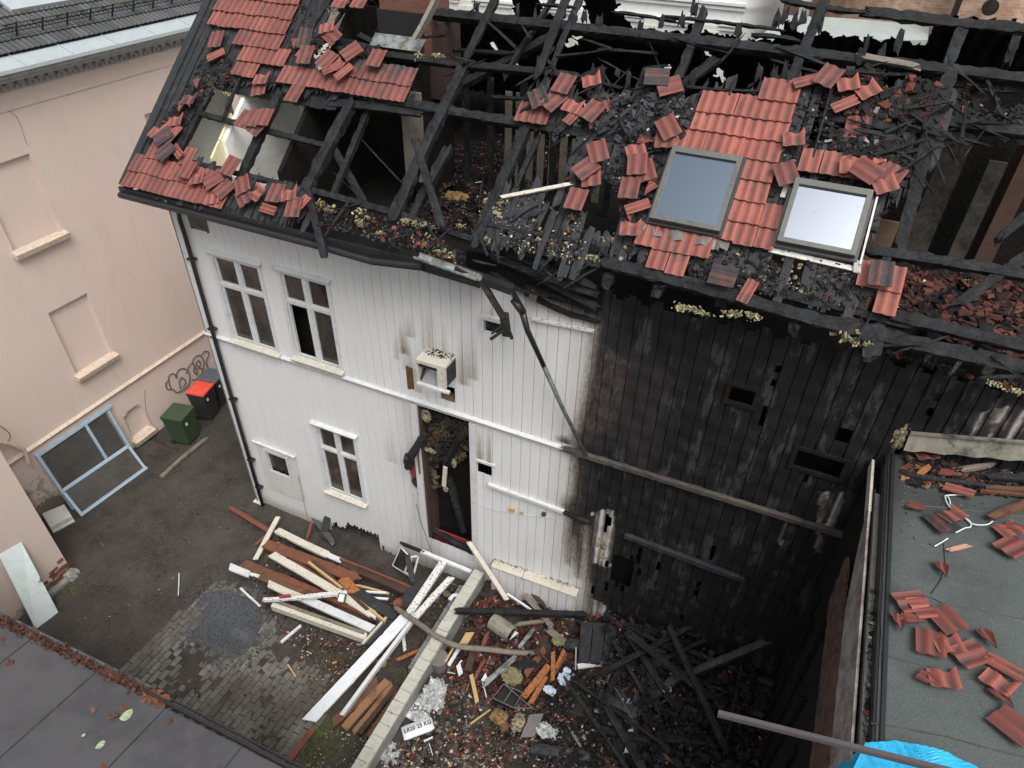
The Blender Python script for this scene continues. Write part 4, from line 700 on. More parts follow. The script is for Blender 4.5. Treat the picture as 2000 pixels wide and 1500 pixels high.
mb.build('wall', 'painted_stucco', PB)
for b in BL[:3]: mb = MB(); mb.box((XP+.05, (b[0]+b[1])/2, b[2]-.03), (unit([1, 0, -.25]), [0, 1, 0], unit([.25, 0, 1])), (.075, (b[1]-b[0])/2+.06, .045), (0, 0, 0)); mb.build('window_sill', 'stucco_ledge', PB)
mb = MB(); mb.box((XP+.03, (BLA[0]+BLA[1])/2, BLA[2]-.04), (unit([1, 0, -.25]), [0, 1, 0], unit([.25, 0, 1])), (.09, .26, .06)); mb.build('window_sill', 'stucco_ledge', PB)
mb = MB(); mb.box((XP+.015, 2.7, 1.455), (unit([1, 0, -.6]), [0, 1, 0], unit([.6, 0, 1])), (.045, 5.6, .014)); mb.build('string_course', 'stucco_ledge', PB)
mb = MB(); mb.aabox((XP, -3, 6.72), (XP+.02, 9, 7.0), (0, 0, 0)); mb.build('frieze', 'painted_stucco', PB)
mb = MB(); z0 = 6.98
mb.add([(XP, -3, z0), (XP, 9, z0), (XP+.04, 9, z0), (XP+.04, -3, z0)], [(0, 1, 2, 3)]); mb.aabox((XP, -3, z0), (XP+.05, 9, z0+.18)); mb.aabox((XP, -3, z0+.18), (XP+.30, 9, z0+.24)); mb.aabox((XP, -3, z0+.24), (XP+.36, 9, z0+.33)); mb.build('cornice', 'cornice_grey', PB)
mb = MB()
for i in range(70): y = -2.9+i*.17; mb.aabox((XP+.05, y, z0+.10), (XP+.17, y+.10, z0+.18)); 
for i in range(120): y = -2.9+i*.1; mb.aabox((XP+.05, y, z0+.02), (XP+.075, y+.055, z0+.08))
mb.build('dentils', 'cornice_grey', PB)
mb = MB(); mb.add([(XP+.40, -3, z0+.34), (XP+.40, 9, z0+.34), (XP+.02, 9, z0+.46), (XP+.02, -3, z0+.46)], [(0, 1, 2, 3)]); mb.aabox((XP+.38, -3, z0+.31), (XP+.42, 9, z0+.36))
for i in range(13): y = -2.6+i*.8; mb.box((XP+.21, y, z0+.405), (unit([.38, 0, -.12]), [0, 1, 0], unit([.12, 0, .38])), (.2, .006, .012))
mb.build('gutter_flashing', 'gutter_pale', PB)
mb = MB(); ex = A([0, 1, 0]); ey = unit([-1, 0, .55]); nn = unit(np.cross(ex, ey)); nn = nn if nn[2] > 0 else -nn
for k in range(13):
    for i in range(58):
        o_ = A([XP+.06, -2.2+i*.19, z0+.47])+ey*(k*.235); pj = proj(o_)
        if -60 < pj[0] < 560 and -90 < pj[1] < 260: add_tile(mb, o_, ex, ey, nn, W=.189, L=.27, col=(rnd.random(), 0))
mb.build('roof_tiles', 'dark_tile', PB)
mb = MB(); mb.add([A([XP+.06, -3, z0+.46]), A([XP+.06, 9, z0+.46]), A([XP+.06, 9, z0+.46])+ey*5, A([XP+.06, -3, z0+.46])+ey*5], [(0, 1, 2, 3)]); mb.build('roof_underlay', 'dark_plastic', PB)
sg = MB(); b0 = A([XP+.06, 0, z0+.47])+ey*.30+nn*.03
for y in np.arange(-1.6, 7, .43): sg.bar(b0+A([0, y, 0]), b0+A([0, y, 0])+nn*.22, .02, .02); sg.bar(b0+A([0, y, 0])+nn*.20, b0+A([0, y, 0])+ey*.22, .015, .015)
for h_ in (.07, .20): sg.bar(b0+A([0, -1.8, 0])+nn*h_, b0+A([0, 7, 0])+nn*h_, .012, .012)
for y in np.arange(-1.8, 7, .055): sg.bar(b0+A([0, y, 0])+nn*.07, b0+A([0, y+.05, 0])+nn*.20, .006, .006)
sg.build('snow_guard', 'black_metal', PB)
q = [PX((-40, 20), XP-1.2), PX((95, 10), XP-1.2)]; mb = MB(); c_ = A([XP+.06, q[1][1]-.55, z0+.5])+ey*1.15; mb.box(c_, (ex, ey, nn), (.5, .4, .05)); mb.build('roof_window', 'gutter_pale', PB)
# graffiti outline on the plinth
mb = MB(); g = lambda l: [PX((px/2.857, 480+py/2.857), XP+.012) for px, py in l]
def smooth(P, n=5):
    out = []; P = [A(p) for p in P]
    for i in range(len(P)-1):
        p0 = P[max(i-1, 0)]; p1 = P[i]; p2 = P[i+1]; p3 = P[min(i+2, len(P)-1)]
        for k in range(n): t = k/n; out.append(.5*((2*p1)+(-p0+p2)*t+(2*p0-5*p1+4*p2-p3)*t*t+(-p0+3*p1-3*p2+p3)*t**3))
    return out+[P[-1]]
for l in ([(960, 805), (945, 770), (940, 735), (955, 715), (975, 718), (985, 740), (990, 700), (1020, 685), (1050, 700), (1060, 735), (1050, 775), (1020, 805), (985, 818), (968, 800)], [(1010, 800), (1000, 760), (1015, 735), (1035, 760), (1020, 790)], [(1040, 715), (1050, 680), (1070, 655), (1085, 670), (1080, 700), (1100, 720), (1095, 690), (1075, 650), (1090, 620), (1115, 612), (1135, 640), (1135, 680), (1120, 720), (1095, 745), (1075, 748)], [(1100, 690), (1120, 660), (1105, 640), (1095, 665), (1130, 690)], [(1125, 610), (1140, 590), (1165, 595), (1160, 620), (1150, 640), (1160, 680), (1185, 690)], [(945, 745), (925, 770), (935, 800), (960, 800)]):
    mb.tube(smooth(g(l)), .014, 5)
mb.build('graffiti', 'graffiti_paint', PB)
mb = MB(); mb.tube(smooth([PX(p, XP+.004) for p in [(12, 212), (35, 232), (50, 275), (55, 285)]]), .003, 4); mb.build('wall_crack', 'graffiti_paint', PB); mb = MB(); mb.tube(smooth([PX(p, XP+.004) for p in [(283, 762), (285, 800), (300, 835), (307, 848)]]), .005, 4); mb.build('wall_crack', 'graffiti_paint', PB); mb = MB(); mb.tube(smooth([PX(p, XP+.004) for p in [(1, 832), (20, 850), (10, 870)]]), .008, 4); mb.build('wall_crack', 'graffiti_paint', PB)
# nearer wing
NB = thing('pink_building_wing', (-3, -4, 0), 'nearer pink plastered wing with crumbling brick foot where the white door leans', 'building')
mb = MB(); XN = -1.75; ys = np.linspace(-6.5, -2.68, 60); zs_ = np.linspace(-.2, 3.2, 50); YG, ZG = np.meshgrid(ys, zs_)
st_ = np.clip(.85-ZG/.42, 0, 1.0)*np.clip(.25+(YG+3.6)/.7, 0, 1)+np.clip(.25-ZG, 0, .25)*2
mb.v = [(XN, a, b) for a, b in zip(YG.ravel(), ZG.ravel())]; mb.c = [(float(s), 0, 0) for s in st_.ravel()]; ix = np.arange(YG.size).reshape(YG.shape)
mb.f = [(int(ix[j, i]), int(ix[j, i+1]), int(ix[j+1, i+1]), int(ix[j+1, i])) for j in range(49) for i in range(59)]
mb.quad((XN, -2.68, -.2), (-3.3, -2.68, -.2), (-3.3, -2.68, 3.2), (XN, -2.68, 3.2), (0.1, 0, 0)); mb.quad((XN, -2.68, 3.2), (-3.3, -2.68, 3.2), (-3.3, -6.5, 3.2), (XN, -6.5, 3.2), (0, 0, 0)); mb.build('wall', 'painted_stucco', NB)
mb = MB()
for i in range(40): y = -2.68-rnd.random()**1.6*.8; z = rnd.random()**1.5*.42; mb.box((XN+.004, y, z), np.eye(3), (.012, .05, .022), (0, 0, 0), jit=.008)
mb.build('exposed_bricks', 'rust_beam', NB)
mb = MB(); mb.aabox((XN, -3.3, -.05), (XN+.12, -2.62, .06)); mb.lump((XN+.05, -2.75, .02), .12, n=7, amp=.4); mb.build('plinth', 'concrete', NB)
# drain pipe between them
mb = MB(); mb.tube(smooth([PX(p, XP+.12) for p in [(-20, 862), (20, 868), (44, 878), (52, 890), (56, 905)]]), .035, 8); mb.build('drain_pipe', 'stucco_ledge', PB)
# ================================================================ FLAT ROOF SHED, bottom left
mb = MB(); a = G((-60, 1186), 2.6); b = G((640, 1545), 2.6); e = unit(b-a); nrm = unit(np.cross([0, 0, 1], e)); nrm = nrm if nrm[1] < 0 else -nrm; up_ = unit(nrm+A([0, 0, .14])); N_ = unit(np.cross(e, up_)); N_ = N_ if N_[2] > 0 else -N_
SH = thing('felt_roof_shed', (a+b)/2*A([1, 1, 0]), 'low shed with grey felt roof and leaf-filled gutter in the near left corner', 'shed')
a2 = a-e*3; b2 = b+e*1.5
mb.add([a2, b2, b2+up_*5, a2+up_*5], [(0, 1, 2, 3)], (0, 0, 0)); mb.add([a2-A([0, 0, .12]), b2-A([0, 0, .12]), b2, a2], [(0, 1, 2, 3)]); mb.build('felt_roof', 'grey_felt', SH)
mb = MB(); 
for k in range(8): o_ = a2+e*(1.0+k*1.02); mb.box(o_+up_*2.5+N_*.004, (up_, e, N_), (2.5, .005, .003)); 
mb.build('felt_seams', 'dark_plastic', SH)
mb = MB(); mb.aabox((-6, -9, -.2), (5.6, -4.75, 2.45)); mb.build('wall', 'soot_black', SH)
g0 = G((-40, 1196), 2.56); g1 = G((285, 1358), 2.56); mb = MB()
for k in range(9):
    t0 = PI+PI*k/9; t1 = PI+PI*(k+1)/9; f_ = lambda t, p: p+A([0, math.cos(t)*.075+.03, math.sin(t)*.07]); mb.quad(f_(t0, g0), f_(t1, g0), f_(t1, g1), f_(t0, g1))
mb.build('gutter', 'blue_grey_metal', SH) if 'blue_grey_metal' in MATS else (paint('blue_grey_metal', (.20, .27, .29), (.27, .34, .36), .45, (.08, .09, .08), (.55, .8), .5), mb.build('gutter', 'blue_grey_metal', SH))
mb = MB(); p0 = G((283, 1350), 2.61); p1 = G((640, 1538), 2.61); mb.bar(p0, p1, .035, .05); mb.bar(p0+A([0, .06, -.04]), p1+A([0, .06, -.04]), .02, .02); mb.build('roof_edge_trim', 'black_metal', SH)
mb = MB()
def leaf(mb, c, n, r, col):
    a_ = unit(np.cross(n, [rnd.gauss(0, 1) for _ in range(3)])); b_ = np.cross(n, a_); P = [A(c)]
    k = 10
    for i in range(k): t = 2*PI*i/k; rr = r*(1 if i % 2 == 0 else .55)*rnd.uniform(.8, 1.15); P.append(A(c)+a_*math.cos(t)*rr+b_*math.sin(t)*rr+A(n)*rnd.uniform(-.15, .25)*r)
    mb.add(P, [(0, i+1, (i+1) % k+1) for i in range(k)], col)
for i in range(1700):
    t = rnd.random(); p = g0+(g1-g0)*t; sp_ = .022+.035*abs(noise.noise(Vector((t*9, 2, 0)))); q = p+A([0, .03+rnd.gauss(0, sp_)-.02, .0+rnd.uniform(0, .07)]); v = rnd.uniform(.4, 1.3); leaf(mb, q, unit([rnd.gauss(0, .7), rnd.gauss(0, .7), 1]), rnd.uniform(.015, .034), (.11*v, .046*v, .032*v))
for i in range(60): t = rnd.random()**.6; p = g1+(p1-g1)*t*.12; leaf(mb, p+A([0, rnd.gauss(0, .03), .05]), unit([rnd.gauss(0, .5), rnd.gauss(0, .5), 1]), .04, (.2, .08, .04))
tag(mb.build('fallen_leaves', 'debris'), 'red brown leaves heaped in the shed gutter', 'leaves', kind='stuff')
mb = MB()
for px_, py_, r, c in [(182, 1387, .055, (.26, .13, .07)), (220, 1400, .08, (.19, .075, .05)), (240, 1382, .07, (.20, .08, .05)), (332, 1408, .06, (.16, .06, .04)), (18, 1295, .08, (.18, .06, .05)), (3, 1250, .07, (.2, .07, .05)), (200, 1498, .06, (.22, .07, .04)), (296, 1352, .07, (.26, .09, .04)), (310, 1378, .06, (.2, .07, .04)), (230, 1398, .04, (.08, .04, .03))]:
    o_ = G((px_, py_), 2.7); mb_q = hit((px_, py_), N_, np.dot(N_, a)+.008); leaf(mb, mb_q, N_, r*.72, tuple(x*.75 for x in c))
tag(mb.build('fallen_leaves', 'debris'), 'scattered brown maple leaves on the grey felt roof', 'leaves', kind='stuff')
for i, (px_, py_, r, lb) in enumerate([(247, 1397, .075, 'larger pale green lichen blot on the shed felt roof beside brown leaves'), (196, 1455, .05, 'crescent pale green lichen blot near the bottom of the shed felt roof'), (163, 1436, .022, 'smallest pale green lichen dot on the shed felt roof')]):
    mb = MB(); q = hit((px_, py_), N_, np.dot(N_, a)+.012); P = []
    a_ = e; b_ = up_
    for k in range(16): t = 2*PI*k/16; P.append(q+a_*math.cos(t)*r*.7*rnd.uniform(.85, 1.1)+b_*math.sin(t)*r*rnd.uniform(.85, 1.1))
    if i == 1: P = [p for k, p in enumerate(P) if k not in (3, 4)]+[]
    mb.prism(P, N_, .003, (.42, .50, .32)); tag(mb.build('lichen_patch', 'debris'), lb, 'lichen', 'lichen blots on the shed roof')
# ================================================================ EXTENSION with felt roof, right
EB = thing('flat_roof_extension', (12, -2, 0), 'low extension with dark roofing felt roof strewn with broken red tiles', 'building')
ED = A([0, -1., 0]); n_x, n_y = 60, 70; mb = MB(); V = []; Fc = []; C_ = []
for j in range(n_y+1):
    for i in range(n_x+1):
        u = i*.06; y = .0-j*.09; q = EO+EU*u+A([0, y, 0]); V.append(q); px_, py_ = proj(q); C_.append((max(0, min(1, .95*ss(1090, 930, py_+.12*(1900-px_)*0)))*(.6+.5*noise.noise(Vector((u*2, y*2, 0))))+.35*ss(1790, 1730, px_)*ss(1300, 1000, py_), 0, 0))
for j in range(n_y):
    for i in range(n_x): a_ = j*(n_x+1)+i; Fc.append((a_, a_+1, a_+n_x+2, a_+n_x+1))
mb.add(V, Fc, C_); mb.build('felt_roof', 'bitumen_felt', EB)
for (l) in ([(1783, 1062), (1850, 1070), (1925, 1082), (2010, 1100)], [(1733, 1158), (1810, 1165), (1845, 1180), (1910, 1192), (2010, 1212)], [(1722, 1278), (1770, 1292), (1830, 1305), (1920, 1318), (2010, 1336)], [(1702, 1412), (1770, 1424), (1850, 1440), (1930, 1462), (2010, 1482)], [(1842, 1063), (1845, 1100), (1838, 1130), (1818, 1160)], [(1945, 1030), (1947, 1060)], [(1760, 985), (1850, 992), (2010, 1010)], [(1770, 1100), (1750, 1110)], [(1720, 1190), (1722, 1340)]):
    mb = MB(); mb.tube(smooth([EX(p, .0) for p in l], 4), .006 if len(l) > 2 else .003, 4); mb.build('felt_seam', 'dark_plastic', EB)
mb = MB()
x_ = EO[0]; ye = -4.2
mb.aabox((x_-.02, ye, 4.98), (x_+.03, -.02, 5.17)); mb.bar((x_+.035, -.02, EO[2]+.012), (x_+.035, ye, EO[2]+.012), .03, .03); mb.aabox((x_-.085, ye, 5.03), (x_-.075, -.5, 5.09)); mb.aabox((x_-.075, ye, 5.02), (x_-.02, -.5, 5.03)); gt_ = mb.build('gutter', 'black_metal', EB); mb = MB(); mb.aabox((x_-.073, ye, 5.031), (x_-.022, -.5, 5.040)); mb.build('gutter_floor', 'concrete', gt_)
mb = MB(); mb.aabox((x_-.12, -.80, 4.93), (x_-.095, -.02, 5.06)); mb.build('fascia_board', 'cream_paint', EB)
mb = MB()
pts = [(-.75, .04, 4.98, 5.06), (-1.2, .0, 4.72, 5.05), (-1.6, 0, 4.55, 5.05), (-2.4, 0, 4.5, 5.04), (-4.2, 0, 4.45, 5.04)]
for p, q in zip(pts[:-1], pts[1:]): mb.add([(x_-.12, p[0], p[2]), (x_-.12, p[0], p[3]), (x_-.12, q[0], q[3]), (x_-.12, q[0], q[2]), (x_-.10, p[0], p[2]), (x_-.10, p[0], p[3]), (x_-.10, q[0], q[3]), (x_-.10, q[0], q[2])], [(0, 1, 2, 3), (1, 5, 6, 2), (7, 6, 5, 4), (0, 3, 7, 4)])
mb.build('fascia_board', 'weathered_white', EB) if 'weathered_white' in MATS else (paint('weathered_white', (.28, .27, .25), (.46, .46, .44), .7, (.13, .075, .06), (.40, .62), .85, 3), mb.build('fascia_board', 'weathered_white', EB))
mb = MB()
for i in range(3): z = 4.44-i*.17; mb.char((x_-.13, -.95-i*.06, z), (x_-.13, ye, z-.02), .16, .05, up=(1, 0, 0), j=.05)
mb.build('wall_boards', 'rotten_board', EB) if 'rotten_board' in MATS else (paint('rotten_board', (.060, .032, .022), (.14, .075, .050), .85, (.02, .014, .012), (.45, .65), .85, 5), mb.build('wall_boards', 'rotten_board', EB))
mb = MB(); mb.aabox((x_-.08, ye, -.2), (x_, 0, 4.95))
for i in range(9): y = -.2-i*.45-rnd.random()*.2; mb.char((x_-.11, y, 0), (x_-.11, y+rnd.uniform(-.1, .1), rnd.uniform(3, 4.0)), .07, .05, up=(1, 0, 0))
mb.build('charred_wall', 'soot_black', EB)
mb = MB(); a = F((1779, 842), -.01); b = F((2080, 866), -.01)
for i in range(14):
    f0, f1 = i/14, (i+1)/14; p = a+(b-a)*f0; q = a+(b-a)*f1; w0 = .07+.015*math.sin(i*2.1); w1 = .07+.015*math.sin((i+1)*2.1)
    mb.add([p, q, q+A([0, -w1, -.20]), p+A([0, -w0, -.20]), p+A([0, -.03, .0]), q+A([0, -.03, 0])], [(3, 2, 1, 0), (0, 1, 5, 4)])
mb.bar(a+A([0, -.03, 0]), b+A([0, -.03, 0]), .03, .02); mb.build('wall_flashing', 'stained_metal', EB) if 'stained_metal' in MATS else (paint('stained_metal', (.16, .145, .10), (.30, .29, .24), .45, (.03, .03, .033), (.5, .68), .9, 2.6), mb.build('wall_flashing', 'stained_metal', EB))
CHAR = (.010, .010, .011); CH2 = (.030, .031, .035); RED = (.23, .06, .04); RE2 = (.12, .035, .028); WHT = (.60, .60, .58); WOO = (.24, .12, .05); YEL = (.45, .37, .18); GRY = (.15, .14, .13); ORA = (.42, .17, .06); ASH = (.32, .32, .31); CRM = (.6, .53, .38)
scatter('rubble', [(1765, 900), (1800, 885), (2020, 905), (2020, 975), (1900, 965), (1760, 950)], onE(), 520, [(10, CHAR, 1), (6, CH2, 1), (3, RED, .9), (3, WOO, .9), (1, YEL, .7), (1, ASH, .5)], (.012, .07), 'charred scraps heaped where the felt roof meets the burnt wall', 'rubble')
scatter('rubble', [(1764, 950), (2010, 960), (2010, 1080), (1745, 1060)], onE(), 110, [(8, CHAR, 1), (1, WHT, .6), (1, RED, .8)], (.004, .014), 'specks of ash and grit across the extension roof', 'rubble')
scatter('rubble', [(1700, 1150), (1722, 1150), (1706, 1440), (1690, 1440)], onZ(5.05), 220, [(4, GRY, 1), (3, ASH, .8), (1, RED, 1), (2, CRM, .8), (3, CHAR, 1)], (.008, .04), 'wet grit and leaves in the black gutter of the extension', 'rubble')
def thingbar(name, p, q, w, h, mat, label, cat, group=None, up=(0, 0, 1), char=False, jit=.04, **k):
    mb = MB(); (mb.char(p, q, w, h, up=up, j=jit, **k) if char else mb.plk(p, q, w, h, up=up)); return tag(mb.build(name, mat), label, cat, group)
gb = 'boards fallen on the extension roof'
thingbar('board', EX((1775, 928), .05), EX((1935, 950), .04), .045, .03, 'charred_board', 'black charred batten lying across the extension roof below the wall rubble', 'board', gb, up=EN, char=True)
thingbar('board', EX((1930, 930), .05), EX((2060, 938), .05), .07, .03, 'charred_board', 'broad burnt board at the right frame edge above the brown planks', 'board', gb, up=EN, char=True)
thingbar('board', EX((1925, 952), .04), EX((2060, 962), .04), .05, .025, 'brown_wood', 'brown plank at the right edge of the extension roof, nearer the rubble', 'board', gb, up=EN)
thingbar('board', EX((1915, 959), .03), EX((2060, 975), .03), .035, .025, 'brown_wood', 'narrower brown plank lowest at the right edge of the extension roof', 'board', gb, up=EN)
thingbar('board', EX((1935, 1010), .05), EX((2060, 962), .07), .07, .05, 'brown_wood', 'reddish brown timber with a broken end pointing left on the extension roof', 'board', gb, up=EN, char=True)
thingbar('pipe_offcut', EX((1880, 917), .05), EX((1935, 908), .05), .05, .05, 'grey_wood', 'grey brown round offcut in the rubble against the extension wall', 'pipe', None, up=EN, char=True)
thingbar('wood_offcut', EX((1855, 1074), .02), EX((1888, 1066), .02), .045, .02, 'fresh_pink', 'short pinkish wood offcut on the bare felt of the extension roof', 'offcut', None, up=EN, char=True) if 'fresh_pink' in MATS else (paint('fresh_pink', (.45, .24, .16), (.55, .32, .22), .8), thingbar('wood_offcut', EX((1855, 1074), .02), EX((1888, 1066), .02), .045, .02, 'fresh_pink', 'short pinkish wood offcut on the bare felt of the extension roof', 'offcut', None, up=EN, char=True))
thingbar('wood_offcut', EX((1798, 925), .06), EX((1812, 912), .07), .06, .02, 'orange_wood', 'torn orange brown scrap standing in the rubble on the extension roof', 'offcut', None, up=EN, char=True)
mb = MB(); c = lambda l: smooth([EX((1500+px/4, 780+py/4), .02) for px, py in l], 6)
mb.tube(c([(1545, 745), (1400, 750), (1385, 770), (1410, 830), (1460, 880), (1540, 930), (1590, 970), (1660, 982), (1720, 975), (1755, 952)]), .006, 6); mb.tube(c([(1400, 750), (1420, 790), (1432, 840), (1500, 900), (1575, 950), (1582, 995), (1540, 1005), (1465, 1042)]), .006, 6); mb.tube(c([(1405, 1085), (1350, 1120), (1300, 1148)]), .006, 6)
tag(mb.build('cable', 'bright_white', smooth=True), 'white looped cable lying on the extension roof', 'cable')
mb = MB(); l = [(1690, 1452), (1745, 1448), (1790, 1458), (1850, 1472), (1905, 1502), (1960, 1560), (1640, 1560), (1668, 1500)]; b_ = [EX(p, .02) for p in l]; n_ = 24; cen = EX((1780, 1530), .03)
V = [cen]; Fc = []
ring = []
for rI in range(1, 17):
    f_ = rI/16
    for i, p in enumerate(b_):
        q = b_[(i+1) % len(b_)]
        for k in range(10): w_ = p+(q-p)*k/10; x = cen+(w_-cen)*f_; V.append(x+EN*(.02+.03*noise.noise(Vector((x[0]*6, x[1]*3, 4)))+.02*abs(noise.noise(Vector((x[0]*17+x[1]*9, x[1]*5, 1))))))
m_ = len(b_)*10
for rI in range(16):
    for i in range(m_):
        if rI == 0: Fc.append((0, 1+i, 1+(i+1) % m_))
        else: Fc.append((1+(rI-1)*m_+i, 1+rI*m_+i, 1+rI*m_+(i+1) % m_, 1+(rI-1)*m_+(i+1) % m_))
mb.add(V, Fc); q = [EX(p, .03) for p in [(1690, 1456), (1668, 1500), (1640, 1560)]]; mb.add(q+[p+A([-.1, 0, -.55]) for p in q], [(0, 1, 4, 3), (1, 2, 5, 4)])
tag(mb.build('tarpaulin', 'blue_tarp'), 'bright blue tarpaulin over the near corner of the extension roof', 'tarpaulin')
mb = MB(); p0 = G((1403, 1391), 5.40); p1 = G((1960, 1530), 5.62); mb.bar(p0, p1, .030, .012); mb.bar(p0-A([0, .01, .02]), p1-A([0, .01, .02]), .015, .03)
tag(mb.build('metal_rail', 'lilac_rail'), 'long grey lilac metal rail sticking out over the dark yard from the extension roof', 'rail')
# ---------------------------------------------------------------- loose tiles (one mesh per kind, copied)
def tile_mesh(name, frac=None, wf=1., seed=0):
    r_ = random.Random(seed); mb = MB(); j = None
    if frac: j = (1 if r_.random() < .5 else 0, [])
    if frac:
        nd = [.25*(1-frac)*r_.uniform(.45, 1.5) for _ in range(5)]
        j = (j[0], [max(0, min(.2, nd[i//3]+(nd[min(4, i//3+1)]-nd[i//3])*((i % 3)/3)+r_.uniform(-.004, .004))) for i in range(13)])
    add_tile(mb, (-.1*wf, -.125, 0), A([1, 0, 0]), A([0, 1, 0]), A([0, 0, 1]), W=.2*wf, L=.25, col=(r_.random(), 0), j=j, half=False)
    me = bpy.data.meshes.new(name); me.from_pydata([tuple(A(v)*K) for v in mb.v], [], mb.f); me.update(); return me, mb.c
TM = {}
for nm, fr, wf, sd_ in (('w', None, 1, 1), ('w2', None, 1, 2), ('b', .62, 1, 3), ('b2', .45, .8, 4), ('n', None, .55, 5), ('f', .35, .5, 6)):
    for sn, sv in (('r', .06), ('s', .42), ('k', .95)):
        me, cs = tile_mesh('roof_tile', fr, wf, sd_); at = me.color_attributes.new('Col', 'FLOAT_COLOR', 'POINT')
        C_ = np.ones((len(cs), 4), 'f'); C_[:, :3] = A(cs); C_[:, 1] = sv*(.5+C_[:, 1]*0+.5*np.random.RandomState(sd_).rand(len(cs))); at.data.foreach_set('color', C_.ravel()); me.materials.append(MATS['clay_tile']); TM[nm+sn] = me
def loose(px_, py_, rot, kind, label, surf='R', off=.09, tilt=(0, 0), group='loose tiles on the burnt roof'):
    if surf == 'R': q = RF((px_, py_), off); ex, ey, n = A([1., 0, 0]), RT, RN
    elif surf == 'E': q = EX((px_, py_), off); ex, ey, n = EU, A([0, 1., 0]), EN
    else: q = G((px_, py_), off); ex, ey, n = A([1., 0, 0]), A([0, 1., 0]), A([0, 0, 1.])
    kind = kind[:-1]+'s' if (kind[-1] == 'r' and surf == 'R' and rnd.random() < .35) else kind
    o = bpy.data.objects.new('roof_tile', TM[kind]); S.collection.objects.link(o)
    B_ = Matrix([[ex[i], ey[i], n[i]] for i in range(3)]); Rt = Matrix.Rotation(math.radians(rot), 3, 'Z')@Matrix.Rotation(math.radians(tilt[0]), 3, 'X')@Matrix.Rotation(math.radians(tilt[1]), 3, 'Y')
    m_ = (B_@Rt).to_4x4(); m_.translation = Vector([float(v) for v in q*K]); o.matrix_world = m_; tag(o, label, 'roof tile', group)
L = loose
L(424, 78, 12, 'wr', 'red tile slipped sideways just below the top left tile rows', tilt=(4, 0)); L(423, 109, -48, 'nr', 'narrow brownish half tile below the slipped tile near the left verge')
L(508, 172, 18, 'wr', 'red tile hanging over the room opening below the upper tile rows'); L(577, 184, -2, 'ws', 'sooty red tile hanging beside the second room opening')
L(513, 150, 10, 'br', 'small orange tile fragment above the hanging red tile', off=.13); L(372, 190, 10, 'bk', 'black sooty tile fragment beside the left verge'); L(371, 206, 15, 'fr', 'red sliver under the black fragment beside the verge')
L(385, 170, 20, 'fs', 'tiny red brown fragment high beside the verge'); L(352, 215, 0, 'fr', 'square orange fragment on the charred verge'); L(345, 232, 20, 'bs', 'half-blackened tile below the square orange fragment')
L(335, 248, -20, 'br', 'rounded pinkish broken tile on the verge'); L(320, 268, -35, 'wk', 'grey black tile lying crosswise on the lower verge tiles', off=.12); L(325, 297, -25, 'wk', 'flat black tile on the red tiles above the eaves corner', off=.12)
L(348, 297, 60, 'nr', 'narrow red tile pointing right over the pale room'); L(342, 262, -15, 'nr', 'red strip tile between black tile and pale room'); L(310, 256, -10, 'br', 'red broken tile at the verge above the crosswise black tile')
L(368, 332, 0, 'wr', 'whole red tile lapped over the eaves tiles under the pale room', off=.13); L(387, 344, 20, 'br', 'red tile with missing top corner right of the lapped tile', off=.11); L(452, 325, -10, 'wr', 'upright red tile wedged at the lower right of the pale room', off=.14, tilt=(6, 0))
L(418, 352, -40, 'wr', 'red tile skewed beside the yellow brick bit on the eaves', off=.1); L(418, 383, 20, 'br', 'red tile sliding over the gutter at the eaves', off=.06); L(440, 370, -25, 'ws', 'brownish red tile under the wedged tile', off=.08)
L(475, 362, 40, 'wr', 'red tile rolled sideways on the eaves left of the round fragment', off=.12); L(478, 385, 50, 'wr', 'lower red tile rolled sideways by the gutter', off=.1); L(500, 375, 70, 'br', 'round ended red fragment left of the dark gap', off=.12)
L(487, 392, 10, 'fk', 'small black rounded tile bit by the gutter', off=.1); L(540, 378, 5, 'ws', 'dark red flat tile standing at the eaves', off=.1); L(566, 375, 25, 'br', 'broken red tile behind the curled grey tile', off=.13); L(575, 405, 10, 'ws', 'half grey half red curled tile overhanging the gutter', off=.13, tilt=(8, 0)); L(590, 400, -20, 'nr', 'narrow red tile right of the curled tile', off=.1); L(525, 410, 85, 'nr', 'red sliver lying along the gutter', off=.08)
L(480, 234, -10, 'ws', 'grey ended tile on the rafter crossing between the two rooms', off=.12); L(497, 232, 0, 'wr', 'first red tile of the cluster on the rafter crossing', off=.12); L(518, 230, 5, 'wr', 'right red tile of the cluster on the rafter crossing', off=.13); L(505, 248, -20, 'ws', 'lowest dark red tile under the rafter crossing cluster', off=.09)
L(640, 50, 20, 'br', 'red broken tile high in the dark gap near the chimney', off=.1); L(650, 72, 60, 'wr', 'orange red tile lying crosswise in the gap below', off=.1); L(600, 100, -10, 'bs', 'sooty tile with orange edge at the end of the upper rows', off=.1); L(597, 75, 0, 'wk', 'grey soot covered tile standing above the loose rows', off=.16, tilt=(20, 0)); L(575, 92, 10, 'fr', 'triangular orange tile fragment above the loose rows', off=.1)
L(598, 108, 5, 'ws', 'grey and pink tile tipped over the tile rows', off=.15, tilt=(8, 0)); L(640, 118, -20, 'wr', 'red tile twisted left beside the grey chips', off=.14); L(688, 102, -35, 'wr', 'large red tile angled up towards the chimney', off=.15); L(665, 120, -25, 'br', 'broken red tile tucked under the angled tile', off=.11); L(650, 135, -50, 'nr', 'red tile slanted over the middle of the tile field', off=.14); L(673, 142, -30, 'nr', 'narrow red tile leaning right in the tile field', off=.14); L(736, 115, 0, 'wr', 'single red tile with grey top standing proud above the sooty row', off=.14); L(668, 2, 0, 'br', 'red tile cut by the top of the picture left of the chimney', off=.1); L(705, 2, 0, 'bs', 'second red tile at the top of the picture left of the chimney', off=.1)
